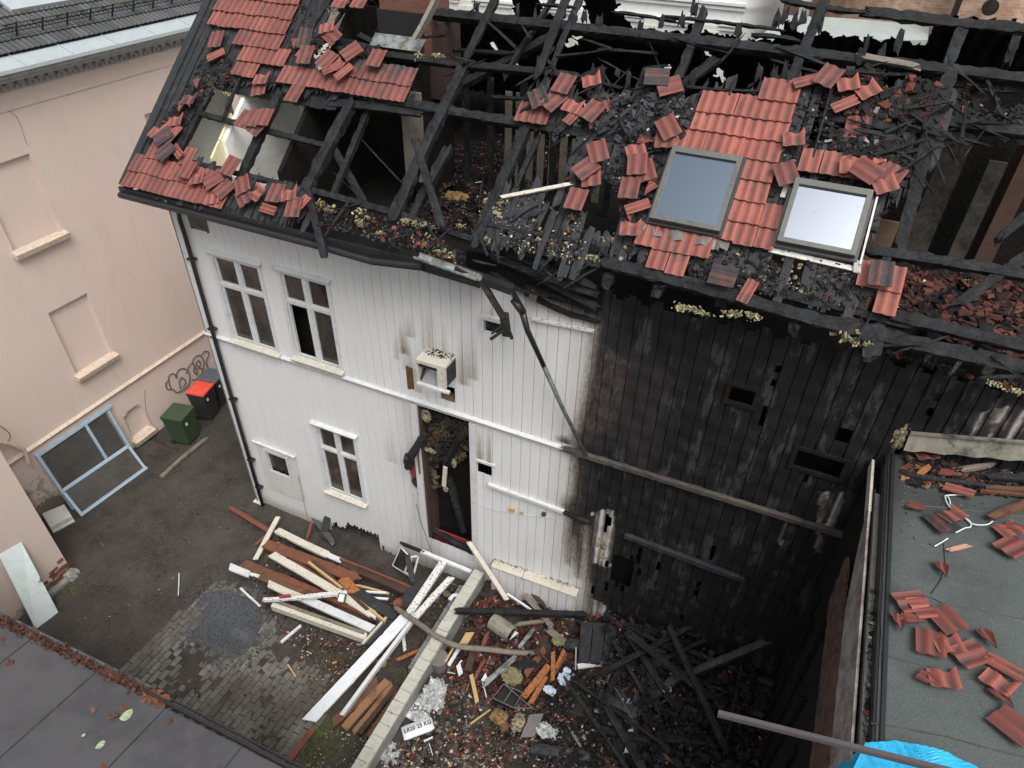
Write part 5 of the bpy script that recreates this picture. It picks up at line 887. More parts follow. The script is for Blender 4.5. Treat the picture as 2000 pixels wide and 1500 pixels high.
L(1052, 192, 35, 'wk', 'grey weathered tile left in the cluster of the mid roof', off=.13); L(1102, 165, -8, 'ws', 'red grey striped tile standing above the mid roof cluster', off=.15); L(1082, 198, -28, 'ws', 'dark pink tile slanted below the grey one', off=.13); L(1122, 203, -10, 'br', 'salmon tile right of the slanted dark pink tile', off=.1); L(1157, 218, -22, 'wr', 'bright salmon tile at the right of the mid roof cluster', off=.12); L(1122, 227, -25, 'nr', 'narrow salmon tile below the mid roof cluster', off=.1); L(1155, 152, 25, 'br', 'red broken tile perched on the burnt boards right of centre', off=.12); L(1283, 152, -80, 'wk', 'grey tile lying crosswise beneath the upper beam', off=.15); L(1308, 170, -60, 'wr', 'pink tile beneath the crosswise grey tile', off=.12); L(1186, 216, 30, 'fr', 'small red tile chip on the grey ash', off=.1); L(1152, 248, 0, 'fr', 'little red chip under the salmon tile', off=.08)
L(1168, 297, 30, 'wr', 'red tile tilted left of the round hole', off=.13, tilt=(5, 0)); L(1145, 330, -35, 'wr', 'long red tile slanting over the rafter above the hole', off=.13); L(1155, 345, 20, 'bs', 'broken red tile under the slanting tile', off=.09); L(1126, 390, 0, 'wr', 'red tile on the charred boards left of the round hole', off=.13)
L(1240, 287, 30, 'br', 'jagged red fragment above the two curved tiles', off=.1); L(1268, 280, 80, 'fr', 'small pink fragment right of the jagged one', off=.1); L(1245, 322, 15, 'wr', 'upper red tile left of the first skylight', off=.13); L(1260, 335, 30, 'wr', 'red tile lapped under the upper one left of the first skylight', off=.1); L(1230, 368, 8, 'ws', 'red tile at the right rim of the round hole', off=.12); L(1246, 405, -55, 'nr', 'thin red edge tile pointing at the skylight corner', off=.1); L(1228, 428, 10, 'fr', 'tiny red fragment below the thin edge tile', off=.08); L(1262, 375, -30, 'fr', 'small red sliver at the skylight side', off=.1); L(1305, 250, 40, 'wr', 'red tile tipped left of the big tile field', off=.15, tilt=(6, 0)); L(1300, 270, 10, 'wr', 'dusty red tile under the tipped tile', off=.1)
L(1550, 265, 15, 'br', 'orange broken tile right of the big tile field', off=.1); L(1535, 340, 30, 'ws', 'dull red tile between the two skylights by the white strip', off=.12); L(1662, 318, 10, 'br', 'red broken tile over the second skylight', off=.1); L(1692, 335, 60, 'wr', 'bright orange tile on the upper right corner of the second skylight', off=.16); L(1725, 355, 30, 'br', 'pinkish tile end at the corner of the second skylight', off=.12); L(1740, 345, -20, 'ws', 'dark tile crumbled right of the orange one', off=.1)
L(1412, 540, 88, 'wk', 'black striped tile lying crosswise on the eaves boards', off=.14); L(1460, 570, -12, 'nr', 'small red box-shaped tile hanging off the eaves beam', off=.12); L(1232, 440, 10, 'br', 'jagged red tile end below the skylight corner', off=.11)
L(1672, 250, 5, 'wr', 'pair of dull red tiles lying in the burnt hollow on the right', off=.02); L(1650, 205, -50, 'nr', 'pink tile edge slanting in the right hand rubble', off=.1); L(1720, 535, 5, 'wk', 'grey curved tile on top of the bright red group', off=.13); L(1618, 150, -20, 'wr', 'red tile on top of the right hand rubble heap', off=.12); L(1655, 158, 20, 'br', 'broken red tile next on the right hand rubble heap', off=.1); L(1690, 172, 40, 'br', 'red tile half buried in the right hand rubble heap', off=.1); L(1575, 160, -60, 'nr', 'thin red tile bit left of the right hand rubble heap', off=.08)
GE = 'tiles fallen on the extension roof'
for a_ in [(1805, 885, 20, 'wr', 'glossy red tile in the corner where the extension roof meets the wall'), (1862, 932, 70, 'fr', 'small red tile bit among the charred battens of the extension roof'), (1872, 960, 70, 'nr', 'flat red tile scrap below the charred battens'), (1852, 1002, 40, 'br', 'red tile corner beside the white cable'), (1838, 1022, 35, 'wk', 'blackened tile under the white cable'), (1800, 999, 60, 'fr', 'tiny red chip left of the white cable'), (1962, 1030, 30, 'br', 'pointed red tile near the right frame edge'), (1992, 1040, 60, 'fr', 'red tile corner cut by the right frame edge'), (1978, 1070, -40, 'wr', 'large rounded red tile at the right frame edge'), (1840, 1121, 5, 'fr', 'lone small red tile piece on bare felt'), (1782, 1178, -60, 'wr', 'upper left red tile of the overlapping group'), (1810, 1188, -60, 'br', 'red tile half hidden between two others in the group'), (1847, 1212, 35, 'wr', 'long red tile slanting down in the overlapping group'), (1793, 1218, 80, 'fr', 'pink triangular chip beside the group'), (1817, 1257, 0, 'wr', 'upright red tile in the lower part of the group'), (1846, 1250, 20, 'br', 'red tile wedge behind the upright tile'), (1895, 1280, -48, 'wr', 'broad red tile lying at the lower right of the group'), (1932, 1258, 20, 'fr', 'red shard on the broad tile upper edge'), (1840, 1317, 10, 'br', 'square red tile chip under the group'), (1826, 1340, 60, 'fr', 'small red chip near the gutter side'), (1960, 1305, 60, 'nr', 'orange red half tile near the right frame edge'), (1955, 1328, -30, 'br', 'pointed red shard under the orange half tile'), (1962, 1375, 30, 'fr', 'dark speckled red chip above the lowest tile'), (1978, 1420, 50, 'wr', 'lowest red tile cut by the right frame edge'), (1754, 1225, 0, 'fr', 'smallest red crumb left of the tile group')]:
    L(*a_, surf='E', off=.03, group=GE)
# ================================================================ background
WBd = thing('white_building', (1, 9, 0), 'tall white building with moulded cornice behind the burnt roof', 'building')
mb = MB(); mb.aabox((-2, 9, -.2), (5.9, 9.4, 14)); mb.add([(5.9, 9, -.2), (7.6, 10.8, -.2), (7.6, 10.8, 14), (5.9, 9, 14)], [(0, 1, 2, 3)]); mb.build('wall', 'far_white', WBd)
mb = MB()
for z in (7.66, 7.30, 8.6): mb.aabox((-2, 8.93, z), (5.95, 9.0, z+.05)); mb.aabox((-2, 8.96, z-.08), (5.93, 9.0, z-.03))
mb.add([(5.95, 8.93, 7.66), (7.66, 10.74, 7.66), (7.66, 10.74, 7.71), (5.95, 8.93, 7.71)], [(0, 1, 2, 3)]); mb.build('cornice', 'far_white', WBd)
mb = MB()
paint('cream_far', (.66, .67, .60), (.72, .73, .67), .6)
for x in (-.2, 1.1, 2.5, 4.0, 5.2): mb = MB(); mb.aabox((x, 8.92, 5), (x+.28, 9.0, 7.3)); mb.aabox((x-.04, 8.9, 7.1), (x+.32, 8.998, 7.2)); mb.build('pilaster', 'cream_far', WBd)
BB = thing('brick_building', (9, 9, 0), 'curved brick building with arched bands behind the right end of the roof', 'building')
mb = MB()
for i in range(16):
    t0 = -.9+i*.16; t1 = t0+.16; f_ = lambda t: (9.6+2.9*math.sin(t), 11.0-2.4*math.cos(t)); p, q = f_(t0), f_(t1); mb.quad((p[0], p[1], -.2), (q[0], q[1], -.2), (q[0], q[1], 12), (p[0], p[1], 12), (0, 0, 0))
mb.build('wall', 'pale_brick', BB)
mb = MB(); mb.tube([F((1934, 14), 8.4)+A([0, .05, 0]), F((1934, 14), 8.4)-A([0, .05, 0])], .12, 16); mb.build('round_window', 'window_glass', BB)
mb = MB(); q = F((1874, 0), 8.4); mb.aabox((q[0]-.05, 8.2, 5), (q[0]+.03, 8.5, 12)); mb.build('downpipe', 'black_metal', BB)
mb = MB(); q = F((1545, 10), 8.6); mb.aabox((q[0]-.12, 8.6, 5), (q[0]+.12, 9, 12)); q = F((1590, 10), 8.6); mb.aabox((q[0]-.05, 8.6, 5), (q[0]+.18, 9, 12)); mb.build('brick_pilaster', 'brick', BB)
mb = MB(); P = [hit(p, [0, -.25, 1], np.dot([0, -.25, 1], [8, 6.6, 7.15])) for p in [(1535, 28), (1690, 38), (1815, 50), (1812, 78), (1700, 78), (1460, 92)]]; mb.prism(P, (0, 0, 1), .08); q0, q1 = P[0], P[-1]
mb.bar(P[0]+(P[1]-P[0])*.32, P[5]+(P[4]-P[5])*.25, .03, .03); tag(mb.build('metal_canopy', 'metal_sheet'), 'pale sheet metal canopy roof seen beyond the charred battens', 'canopy')
# ================================================================ YARD THINGS
Z = G
def rest(p, z):
    q = G(p, z)
    for _ in range(3):
        zz = gh(q[0], q[1])+.045+(.05 if q[0] > 5 else 0)
        if q[2] < zz and q[0] > 3: q = G(p, zz)
    return q
def P2(a, b, za, zb): return rest(a, za), rest(b, zb)
def plank(a, b, za, zb, w, h, mat, label, cat='plank', group='planks in the yard heap', name='plank', char=False, up=(0, 0, 1), **k):
    p, q = P2(a, b, za, zb); return thingbar(name, p, q, w, h, mat, label, cat, group, up=up, char=char, **k)
# low wall
lw = MB(); x0w, x1w = 4.66, 4.86
ptop = [G((690, 1500), .78), G((735, 1490), .78), G((952, 1128), .78), G((930, 1120), .78)]
LW = thing('low_wall', (4.76, -2, 0), 'low painted concrete wall running out from the house through the debris', 'wall')
mb = MB(); n_ = 26
for i in range(n_):
    y0 = -4.6+i*4.45/n_; y1 = y0+4.45/n_-.006; t = lambda y: (y+3.5)/3.3*.12
    zt = .76+rnd.uniform(-.004, .004)-(.10 if i > 15 else 0)*0
    mb.box(((4.81+t(y0)*.0+.0), (y0+y1)/2, zt), np.eye(3), (.088, (y1-y0)/2, .03), jit=.005)
mb.build('coping', 'concrete_top', LW); mb = MB(); mb.aabox((4.74, -4.6, -.1), (4.88, -.12, .735)); mb.build('wall_body', 'concrete', LW)
mb = MB(); mb.aabox((4.52, -1.9, .0), (4.70, -.3, .42)); mb.build('old_footing', 'concrete', LW)
W_, C_p, CW = 'white_paint', 'cream_paint', 'chipped_white'
plank((603, 1410), (800, 1196), .16, .55, .20, .04, 'bright_white', 'widest bright white plank lying diagonally towards the camera, its end over the moss', h_ := None) if False else None
plank((604, 1408), (800, 1197), .18, .55, .185, .035, 'bright_white', 'widest bright white plank pointing down left to the mossy corner')
plank((798, 1200), (866, 1098), .56, .72, .12, .05, CW, 'chipped white plank end reaching up to the door threshold')
plank((668, 1398), (808, 1210), .22, .6, .055, .08, W_, 'narrow white plank on edge beside the widest bright plank')
plank((806, 1212), (882, 1128), .6, .70, .10, .04, CW, 'peeling white board beyond the bent pole, next to the wall')
plank((712, 1256), (830, 1136), .25, .55, .20, .05, 'charred_board', 'broad black burnt board under the white planks', char=True)
plank((708, 1258), (760, 1200), .30, .42, .03, .05, C_p, 'cream edge strip along the broad black board')
plank((543, 1010), (499, 1093), .25, .15, .085, .03, C_p, 'short white plank lying across the left end of the heap')
plank((541, 1036), (640, 1084), .32, .34, .12, .05, C_p, 'white plank nearest the house foot')
plank((636, 1082), (668, 1096), .34, .36, .09, .03, W_, 'white plank stub continuing towards the door')
plank((560, 1048), (665, 1103), .22, .30, .12, .05, 'charred_wood', 'curved black batten under the white plank nearest the house', char=True, bend=-.04)
plank((668, 1098), (808, 1160), .35, .40, .14, .06, 'dark_brown_wood', 'dark brown box board with a rusty edge below the door'); plank((664, 1092), (808, 1150), .40, .45, .03, .05, 'rust_beam', 'rust coloured edge batten along the dark brown box board')
plank((531, 1083), (728, 1200), .42, .42, .13, .04, C_p, 'long white plank across the middle of the heap'); plank((725, 1196), (735, 1204), .42, .42, .10, .03, W_, 'white plank tail at the right end of the middle row')
plank((520, 1064), (698, 1132), .26, .34, .21, .10, 'rust_beam', 'thick rust brown beam behind the long white plank', char=True, j_=0) if False else plank((520, 1064), (698, 1132), .24, .34, .19, .10, 'rust_beam', 'thick rust brown beam behind the long white plank', char=True)
plank((562, 1095), (700, 1170), .25, .30, .12, .05, 'brown_wood', 'brown board between the rust beam and the long white plank')
plank((470, 1104), (610, 1165), .18, .25, .24, .04, 'brown_wood', 'wide wet brown board at the left of the heap'); plank((545, 1125), (780, 1225), .22, .35, .10, .06, 'rust_beam', 'long brown batten running under the white boards'); plank((600, 1175), (790, 1222), .18, .25, .10, .05, 'dark_brown_wood', 'dark brown batten low in the heap by the gravel')
plank((449, 1107), (487, 1122), .30, .30, .12, .03, W_, 'short clean white offcut at the far left end of the heap'); plank((484, 1120), (506, 1126), .28, .28, .05, .03, CW, 'tiny white splinter right of the far left offcut')
plank((524, 1140), (600, 1172), .30, .30, .12, .03, C_p, 'cream board left part under the peeling white lath'); plank((596, 1170), (728, 1229), .30, .32, .13, .04, W_, 'white weatherboard with dark bites along its upper edge')
plank((534, 1182), (716, 1247), .24, .24, .12, .12, C_p, 'square cream beam in front of the heap nearest the gravel'); plank((530, 1172), (712, 1237), .30, .30, .05, .04, 'grey_wood', 'thin grey batten behind the square cream beam')
plank((514, 1172), (600, 1166), .42, .45, .055, .05, CW, 'left length of peeling white lath with red paint'); plank((598, 1166), (678, 1158), .45, .5, .07, .05, CW, 'right length of peeling white lath crossing the heap')
plank((545, 1166), (568, 1164), .46, .46, .05, .045, 'red_board', 'red painted bit of the peeling lath')
plank((603, 1099), (752, 1214), .45, .45, .035, .06, 'fresh_wood', 'thin yellow edged batten lying over the planks'); plank((612, 1096), (718, 1190), .47, .47, .05, .03, 'dark_brown_wood', 'thin brown strip beside the yellow edged batten')
plank((690, 1152), (770, 1203), .46, .46, .17, .03, 'charred_board', 'black sheet lying right of the yellow edged batten', char=True); plank((508, 1164), (516, 1188), .3, .3, .05, .04, 'dark_brown_wood', 'small brown stub at the left tip of the peeling lath')
plank((470, 1149), (508, 1184), .12, .12, .035, .02, CW, 'white splintered stick at the edge of the gravel'); plank((549, 1255), (588, 1222), .08, .08, .045, .03, W_, 'pointed white stick below the cream beam')
plank((700, 1155), (755, 1158), .45, .45, .03, .03, 'bright_white', 'upper thin white strip behind the black sheet'); plank((728, 1168), (758, 1170), .45, .45, .03, .03, 'bright_white', 'lower thin white strip behind the black sheet'); plank((695, 1143), (760, 1160), .42, .42, .03, .03, 'fresh_wood', 'thin yellow strip behind the black sheet')
plank((450, 992), (530, 1040), .05, .12, .09, .06, 'rust_beam', 'rusty brown batten stretching over the soil to the alley', char=True); plank((502, 1062), (528, 1040), .12, .12, .05, .04, 'rust_beam', 'short rusty stick by the crossing white plank', char=True); plank((600, 1052), (608, 1022), .1, .3, .05, .03, 'rust_beam', 'rusty stick standing by the broken house foot', char=True)
plank((632, 1048), (640, 1010), .1, .35, .14, .03, 'charred_board', 'black slate-like board leaning at the house foot', char=True); plank((612, 1010), (650, 1060), .12, .16, .1, .05, 'grey_felt', 'dark step board by the low door', char=True)
plank((562, 1490), (612, 1424), .05, .08, .09, .05, 'rust_beam', 'brown kerb batten between paving and moss'); plank((315, 932), (404, 856), .03, .03, .075, .05, 'grey_wood', 'long grey plank lying in the alley past the bins', group=None)
# stack of brown planks
for i, (a, b, w_, m_, lb) in enumerate([((650, 1414), (738, 1330), .13, 'brown_wood', 'leftmost board of the brown plank stack'), ((672, 1424), (758, 1330), .12, 'plank_tan', 'lightest tan board of the brown plank stack'), ((690, 1432), (766, 1336), .07, 'plank_tan', 'narrow tan board right of the lightest one in the stack'), ((702, 1434), (776, 1340), .07, 'dark_brown_wood', 'dark board with a split end in the brown plank stack'), ((720, 1442), (784, 1346), .10, 'brown_wood', 'rightmost reddish board of the stack beside the low wall')]):
    if 'plank_tan' not in MATS: paint('plank_tan', (.20, .10, .045), (.30, .16, .075), .7, (.06, .03, .018), (.5, .7), .8, 5)
    plank(a, b, .16+.02*(i % 2), .2+.02*(i % 2), w_, .05, m_, lb, group='stack of brown planks')
# pole, leaning boards, charred beams
mb = MB(); mb.tube(smooth([G(p, z) for p, z in [((772, 1186), .55), ((800, 1206), .66), ((828, 1225), .76), ((848, 1240), .82), ((878, 1256), .84), ((905, 1264), .80), ((950, 1268), .70), ((1000, 1274), .60), ((1050, 1276), .52)]]), .042, 8)
tag(mb.build('bent_pole', 'grey_wood', smooth=True), 'bent grey pole resting over the low wall', 'pole')
mb = MB(); mb.lump(G((778, 1178), .52), .08, n=8, amp=.4); tag(mb.build('brick_lump', 'rust_beam'), 'reddish lump at the upper end of the bent pole', 'brick')
thingbar('leaning_board', F((915, 1058), -.12), G((990, 1172), .62), .075, .03, C_p, 'long cream board leaning from the door threshold down to the debris', 'board', 'boards leaning at the door')
thingbar('leaning_board', F((926, 1090), -.1), G((962, 1126), .72), .035, .02, C_p, 'short thin cream lath leaning beside the long board', 'board', 'boards leaning at the door')
plank((823, 1077), (920, 1117), .80, .62, .06, .05, 'bright_white', 'white trim piece lying under the open door', name='door_trim'); plank((786, 1062), (826, 1078), .78, .80, .05, .05, 'charred_wood', 'burnt black end piece touching the white trim', char=True)
plank((892, 1193), (1145, 1201), .86, .72, .085, .08, 'charred_wood', 'straight charred beam running right from the low wall', 'beam', 'charred beams in the yard', name='charred_beam', char=True)
plank((1026, 1163), (1078, 1224), .70, .62, .09, .04, 'grey_wood', 'speckled grey plank crossing under the straight charred beam', char=True); plank((1068, 1228), (1112, 1262), .6, .6, .11, .04, 'grey_wood', 'grey brown plank with a broken upper end in the debris', char=True); plank((1030, 1148), (1062, 1182), .72, .72, .06, .04, 'dark_brown_wood', 'dark board leaning at the plinth', char=True); plank((990, 1160), (1038, 1192), .66, .62, .03, .03, 'bright_white', 'thin white lath beneath the plinth'); plank((1008, 1220), (1070, 1212), .6, .6, .06, .04, 'grey_wood', 'short pale board just below the straight charred beam', char=True)
gB = 'charred beams in the yard'
paint('beam_char', (.018, .019, .021), (.060, .064, .072), .65, (.006, .006, .006), (.46, .60), .9, 12)
for a, b, za, zb, w_, h_, lb in [((1108, 1258), (1290, 1280), .66, .72, .16, .08, 'wide charred beam lying level right of the orange boards'), ((1306, 1230), (1246, 1374), .85, .80, .17, .1, 'thick charred post slanting down through the middle of the debris'), ((1252, 1350), (1236, 1460), .75, .7, .13, .09, 'charred post continuing down towards the bottom edge'), ((1172, 1360), (1248, 1398), .78, .80, .14, .12, 'curved charred stump left of the crossing posts'), ((1232, 1400), (1320, 1325), .82, .95, .12, .1, 'ash covered lower length of the long diagonal beam'), ((1312, 1330), (1640, 1196), .95, 1.9, .10, .09, 'long charred beam rising right towards the extension wall'), ((1322, 1222), (1570, 1322), .75, .75, .09, .07, 'charred joist lying along the burnt wall'), ((1310, 1256), (1540, 1352), .72, .72, .07, .05, 'thin charred joist with a pale edge, parallel to the wall'), ((1290, 1300), (1440, 1360), .7, .7, .05, .05, 'lowest thin charred joist near the crossing beams'), ((1215, 1205), (1300, 1216), .78, .8, .06, .05, 'black sill beam at the foot of the burnt wall'), ((1270, 1262), (1262, 1306), .7, .7, .09, .04, 'short black upright behind the level beam'), ((1350, 1350), (1510, 1405), .7, .7, .08, .06, 'charred beam behind the lilac rail'), ((1035, 1462), (1150, 1480), .65, .65, .13, .1, 'rounded black log at the bottom of the debris'), ((1260, 1420), (1420, 1475), .7, .7, .1, .06, 'charred beam under the rail end'), ((1480, 1290), (1600, 1350), .9, .9, .07, .06, 'black beam end near the extension foot'), ((1540, 1240), (1640, 1290), 1.1, 1.1, .06, .05, 'thin black beam under the extension corner')]:
    plank(a, b, za, zb, w_, h_, 'beam_char', lb, 'beam', gB, name='charred_beam', char=True)
for (a, b, c_, d, z_, lb) in [((1135, 1215), (1310, 1222), (1290, 1310), (1130, 1290), .60, 'black sheet roofing slab collapsed at the foot of the burnt wall')]:
    mb = MB(); P = [rest(p, .80) for p in (a, b, c_, d)]
    for i in range(7): f0, f1 = i/7, (i+.92)/7; mb.prism([P[0]+(P[1]-P[0])*f0, P[0]+(P[1]-P[0])*f1, P[3]+(P[2]-P[3])*f1, P[3]+(P[2]-P[3])*f0], (0, 0, 1), .05)
    tag(mb.build('collapsed_roof_slab', 'charred_board'), lb, 'slab')
for i in range(46):
    p = (rnd.uniform(1180, 1600), rnd.uniform(1225, 1500))
    if not inside(p, [(1180, 1225), (1330, 1225), (1600, 1335), (1590, 1500), (1180, 1500)]): continue
    q = G(p, .80+rnd.uniform(0, .3)+(.2 if i < 13 else 0)); a_ = rnd.choice((.05, 1.4, 2.3, .6, 2.9))+rnd.gauss(0, .2); L_ = rnd.uniform(.25, 1.0) if i > 12 else rnd.uniform(1.2, 2.2); d_ = A([math.cos(a_), math.sin(a_), rnd.gauss(0, .12)])*L_/2
    if q[0]+abs(d_[0]) > 9.3: continue
    thingbar('charred_stick', q-d_, q+d_, rnd.uniform(.035, .10), rnd.uniform(.03, .06), 'charred_wood', 'charred stick lying in the black debris under the burnt wall', 'timber', 'charred sticks in the black debris', char=True)
mb = MB(); P = [G(p, .72) for p in [(1128, 1302), (1195, 1293), (1148, 1274)]]; mb.bar(P[0], P[1], .07, .03); tag(mb.build('white_board', 'off_white_plastic'), 'pale grey white board lying under the wide charred beam', 'board')
mb = MB(); mb.bar(P[2]+A([0, 0, .02]), P[1], .015, .02); mb.bar(G((1125, 1264), .85), G((1124, 1308), .7), .02, .02); tag(mb.build('metal_bracket', 'grey_metal'), 'thin grey angle frame around the pale board', 'bracket')
gO = 'orange split boards'
for a, b, za, w_, m_, lb in [((1022, 1362), (1072, 1300), .60, .095, 'orange_wood', 'widest orange board with dark specks'), ((1036, 1374), (1066, 1322), .56, .07, 'orange_wood', 'lowest orange board in the bundle'), ((1026, 1318), (1064, 1268), .62, .09, 'rust_beam', 'red brown board left of the orange bundle'), ((1079, 1330), (1080, 1274), .66, .06, 'orange_wood', 'upright orange board crossing the bundle'), ((1086, 1306), (1102, 1270), .62, .05, 'orange_wood', 'upper right orange board of the bundle'), ((1082, 1318), (1106, 1276), .58, .05, 'rust_beam', 'reddish board under the upper right orange one'), ((1048, 1266), (1072, 1294), .70, .03, 'dark_brown_wood', 'dark stick lying on top of the orange bundle')]:
    plank(a, b, za, za, w_, .03, m_, lb, 'board', gO, name='split_board')
for a, b, z_, w_, m_, lb in [((778, 1288), (830, 1265), .25, .05, 'orange_wood', 'orange lath between the white planks and the low wall'), ((788, 1245), (791, 1271), .25, .05, CW, 'small chipped white board left of the orange lath'), ((920, 1318), (932, 1372), .55, .055, 'fresh_wood', 'bright yellow lath beside the plastic bags'), ((958, 1386), (919, 1414), .52, .02, 'fresh_wood', 'thin yellow stick pointing at the foam lump'), ((876, 1300), (897, 1266), .62, .05, W_, 'pair of white laths against the low wall'), ((868, 1296), (888, 1262), .6, .03, 'fresh_wood', 'thin tan lath beside the pair of white ones'), ((905, 1258), (918, 1236), .6, .11, 'fresh_wood', 'tan chipboard piece right of the low wall'), ((895, 1298), (900, 1318), .56, .07, 'bright_white', 'small white rectangular board with a brown bite'), ((940, 1272), (952, 1236), .6, .06, 'rust_beam', 'reddish brown upright board near the duct'), ((914, 1310), (926, 1268), .55, .10, 'dark_brown_wood', 'wide dark brown board standing left of the yellow lath'), ((925, 1330), (945, 1290), .52, .05, 'rust_beam', 'thin red brown board right of the wide dark one'), ((893, 1302), (902, 1290), .52, .02, 'bright_white', 'white sliver above the small white rectangle'), ((942, 1332), (950, 1362), .55, .012, 'bright_white', 'thin white strip below the white triangle'), ((1016, 1262), (1042, 1230), .66, .06, 'silver_sheet', 'short grey metal post lying in the debris'), ((945, 1338), (1006, 1284), .62, .08, 'silver_sheet', 'long dark silver gutter piece lying diagonally'), ((1008, 1302), (1046, 1296), .62, .12, 'charred_wood', 'charred block behind the silver piece'), ((1045, 1270), (1052, 1280), .7, .03, 'dark_brown_wood', 'tiny dark stick near the orange bundle'), ((1224, 1470), (1232, 1424), .72, .06, 'off_white_plastic', 'pale grey board standing near the crossing beams'), ((1114, 1424), (1146, 1480), .68, .04, 'grey_wood', 'thin grey stick near the bottom of the debris'), ((1296, 1476), (1335, 1500), .7, .07, 'grey_wood', 'grey brown stake at the bottom edge'), ((1268, 1452), (1286, 1500), .72, .03, 'grey_wood', 'thin grey stick left of the stake at the bottom edge'), ((1030, 1440), (1048, 1395), .60, .17, 'grey_metal', 'wide grey sheet leaning under the rack'), ((552, 1365), (533, 1338), .03, .02, 'fresh_wood', 'small yellow stick on the paving edge') if False else ((578, 1322), (562, 1298), .05, .02, 'fresh_wood', 'thin yellow stick on the paving edge'), ((348, 1163), (350, 1120), .03, .012, 'bright_white', 'thin white rod lying on the open soil'), ((1240, 1345), (1245, 1372), .85, .02, 'grey_wood', 'small grey splinter by the crossing posts'), ((828, 1448), (845, 1440), .5, .02, 'bright_white', 'white straw below the sack'), ((838, 1452), (845, 1475), .46, .008, 'bright_white', 'thin white straw at the bottom edge'), ((1320, 1424), (1385, 1395), .8, .025, 'grey_wood', 'thin dark stick pointing at the lilac rail end')]:
    plank(a, b, z_, z_+.02, w_, .025, m_, lb, 'board', 'small boards and laths in the debris', name='lath', char=(m_ in ('charred_wood', 'grey_wood', 'silver_sheet', 'rust_beam')))
mb = MB(); P = [G(p, .66) for p in [(1172, 1458), (1282, 1492), (1300, 1520), (1160, 1520)]]; mb.prism(P, (0, 0, 1), .04); mb.bar(P[0]+A([.1, -.12, .02]), P[1]+A([0, -.12, .02]), .02, .03); tag(mb.build('plywood_sheet', 'brown_wood'), 'wide brown wooden panel at the bottom edge of the debris', 'panel')
# metal duct, bucket, rack, foam, bags
mb = MB(); a = G((962, 1212), .72); b = G((1000, 1240), .72); ax = unit(b-a); sd_ = unit(np.cross(ax, [0, 0, 1])); pr = []
for k in range(9): t = PI*(k/8)*1.2-.3; pr.append(sd_*-math.cos(t)*.13+A([0, 0, 1])*math.sin(t)*.13)
for k in range(8): mb.quad(a+pr[k], b+pr[k], b+pr[k+1], a+pr[k+1]); mb.quad(a+pr[k]*.95, a+pr[k+1]*.95, b+pr[k+1]*.95, b+pr[k]*.95)
tag(mb.build('sheet_duct', 'stained_metal'), 'torn half round sheet metal duct below the plinth', 'duct')
mb = MB(); mb.prism([G(p, .7) for p in [(995, 1250), (1006, 1232), (1013, 1236)]], (0, 0, 1), .01); tag(mb.build('tile_shard', 'off_white_plastic'), 'pale triangular shard beside the metal duct', 'shard')
mb = MB(); mb.prism([G(p, .6) for p in [(940, 1328), (948, 1314), (952, 1324), (946, 1332)]], (0, 0, 1), .01); tag(mb.build('tile_shard', 'bright_white'), 'bright white triangle at the lower end of the silver gutter piece', 'shard')
mb = MB(); c_ = G((858, 1300), .4); mb.tube([c_-A([0, 0, .05]), c_+A([0, 0, .20])], .13, 18); bk = tag(mb.build('bucket', 'grey_metal', smooth=False), 'dull grey bucket against the low wall above the bags', 'bucket')
mb = MB(); mb.tube([c_+A([0, 0, .19]), c_+A([0, 0, .215])], .14, 18); mb.build('rim', 'grey_metal', bk)
mb = MB(); a, b, c_, d = [G(p, .58) for p in [(962, 1370), (1004, 1390), (1020, 1360), (984, 1343)]]; u_ = A([0, 0, .10])
mb.add([a, b, c_, d], [(0, 1, 2, 3)]); mb.add([a, b, b+u_, a+u_], [(0, 1, 2, 3)]); mb.add([c_, d, d+u_, c_+u_], [(0, 1, 2, 3)]); mb.add([b, c_, c_+u_, b+u_], [(0, 1, 2, 3)]); rk = tag(mb.build('drawer_tray', 'black_metal'), 'black metal drawer tray tipped above the yellow foam lump', 'tray')
mb = MB(); e_ = d+u_; f_ = c_+u_
for p, q in ((a+u_, b+u_), (b+u_, f_), (f_, e_), (e_, a+u_), (e_, G((1040, 1383), .72)), ((a+u_+b+u_)/2, (e_+f_)/2), (G((1040, 1383), .72), b+u_), (f_, G((1026, 1352), .8))): mb.tube([p, q], .006, 5)
mb.build('wire_frame', 'grey_metal', rk)
mb = MB(); mb.lump(G((975, 1400), .56), .11, sc=(1.1, .9, .7), amp=.35, n=14); tag(mb.build('foam_block', 'yellow_foam'), 'crumpled ochre foam block under the drawer tray', 'foam'); mb = MB(); mb.lump(G((985, 1418), .50), .07, n=8); tag(mb.build('foam_block', 'brown_wood'), 'small dark end of the ochre foam block', 'foam')
mb = MB(); mb.lump(G((1012, 1412), .52), .10, sc=(.9, 1.2, .3), amp=.5, n=12, fr=3); tag(mb.build('wool_tuft', 'insulation'), 'pale straw coloured wool tuft beside the foam block', 'wool')
def bag(c_, r, sc, label, mat='plastic_bag', amp=.55, fr=3.2, n=20, name='plastic_bag', cat='bag', group=None): mb = MB(); mb.lump(c_, r, sc=sc, amp=amp, n=n, fr=fr); return tag(mb.build(name, mat), label, cat, group)
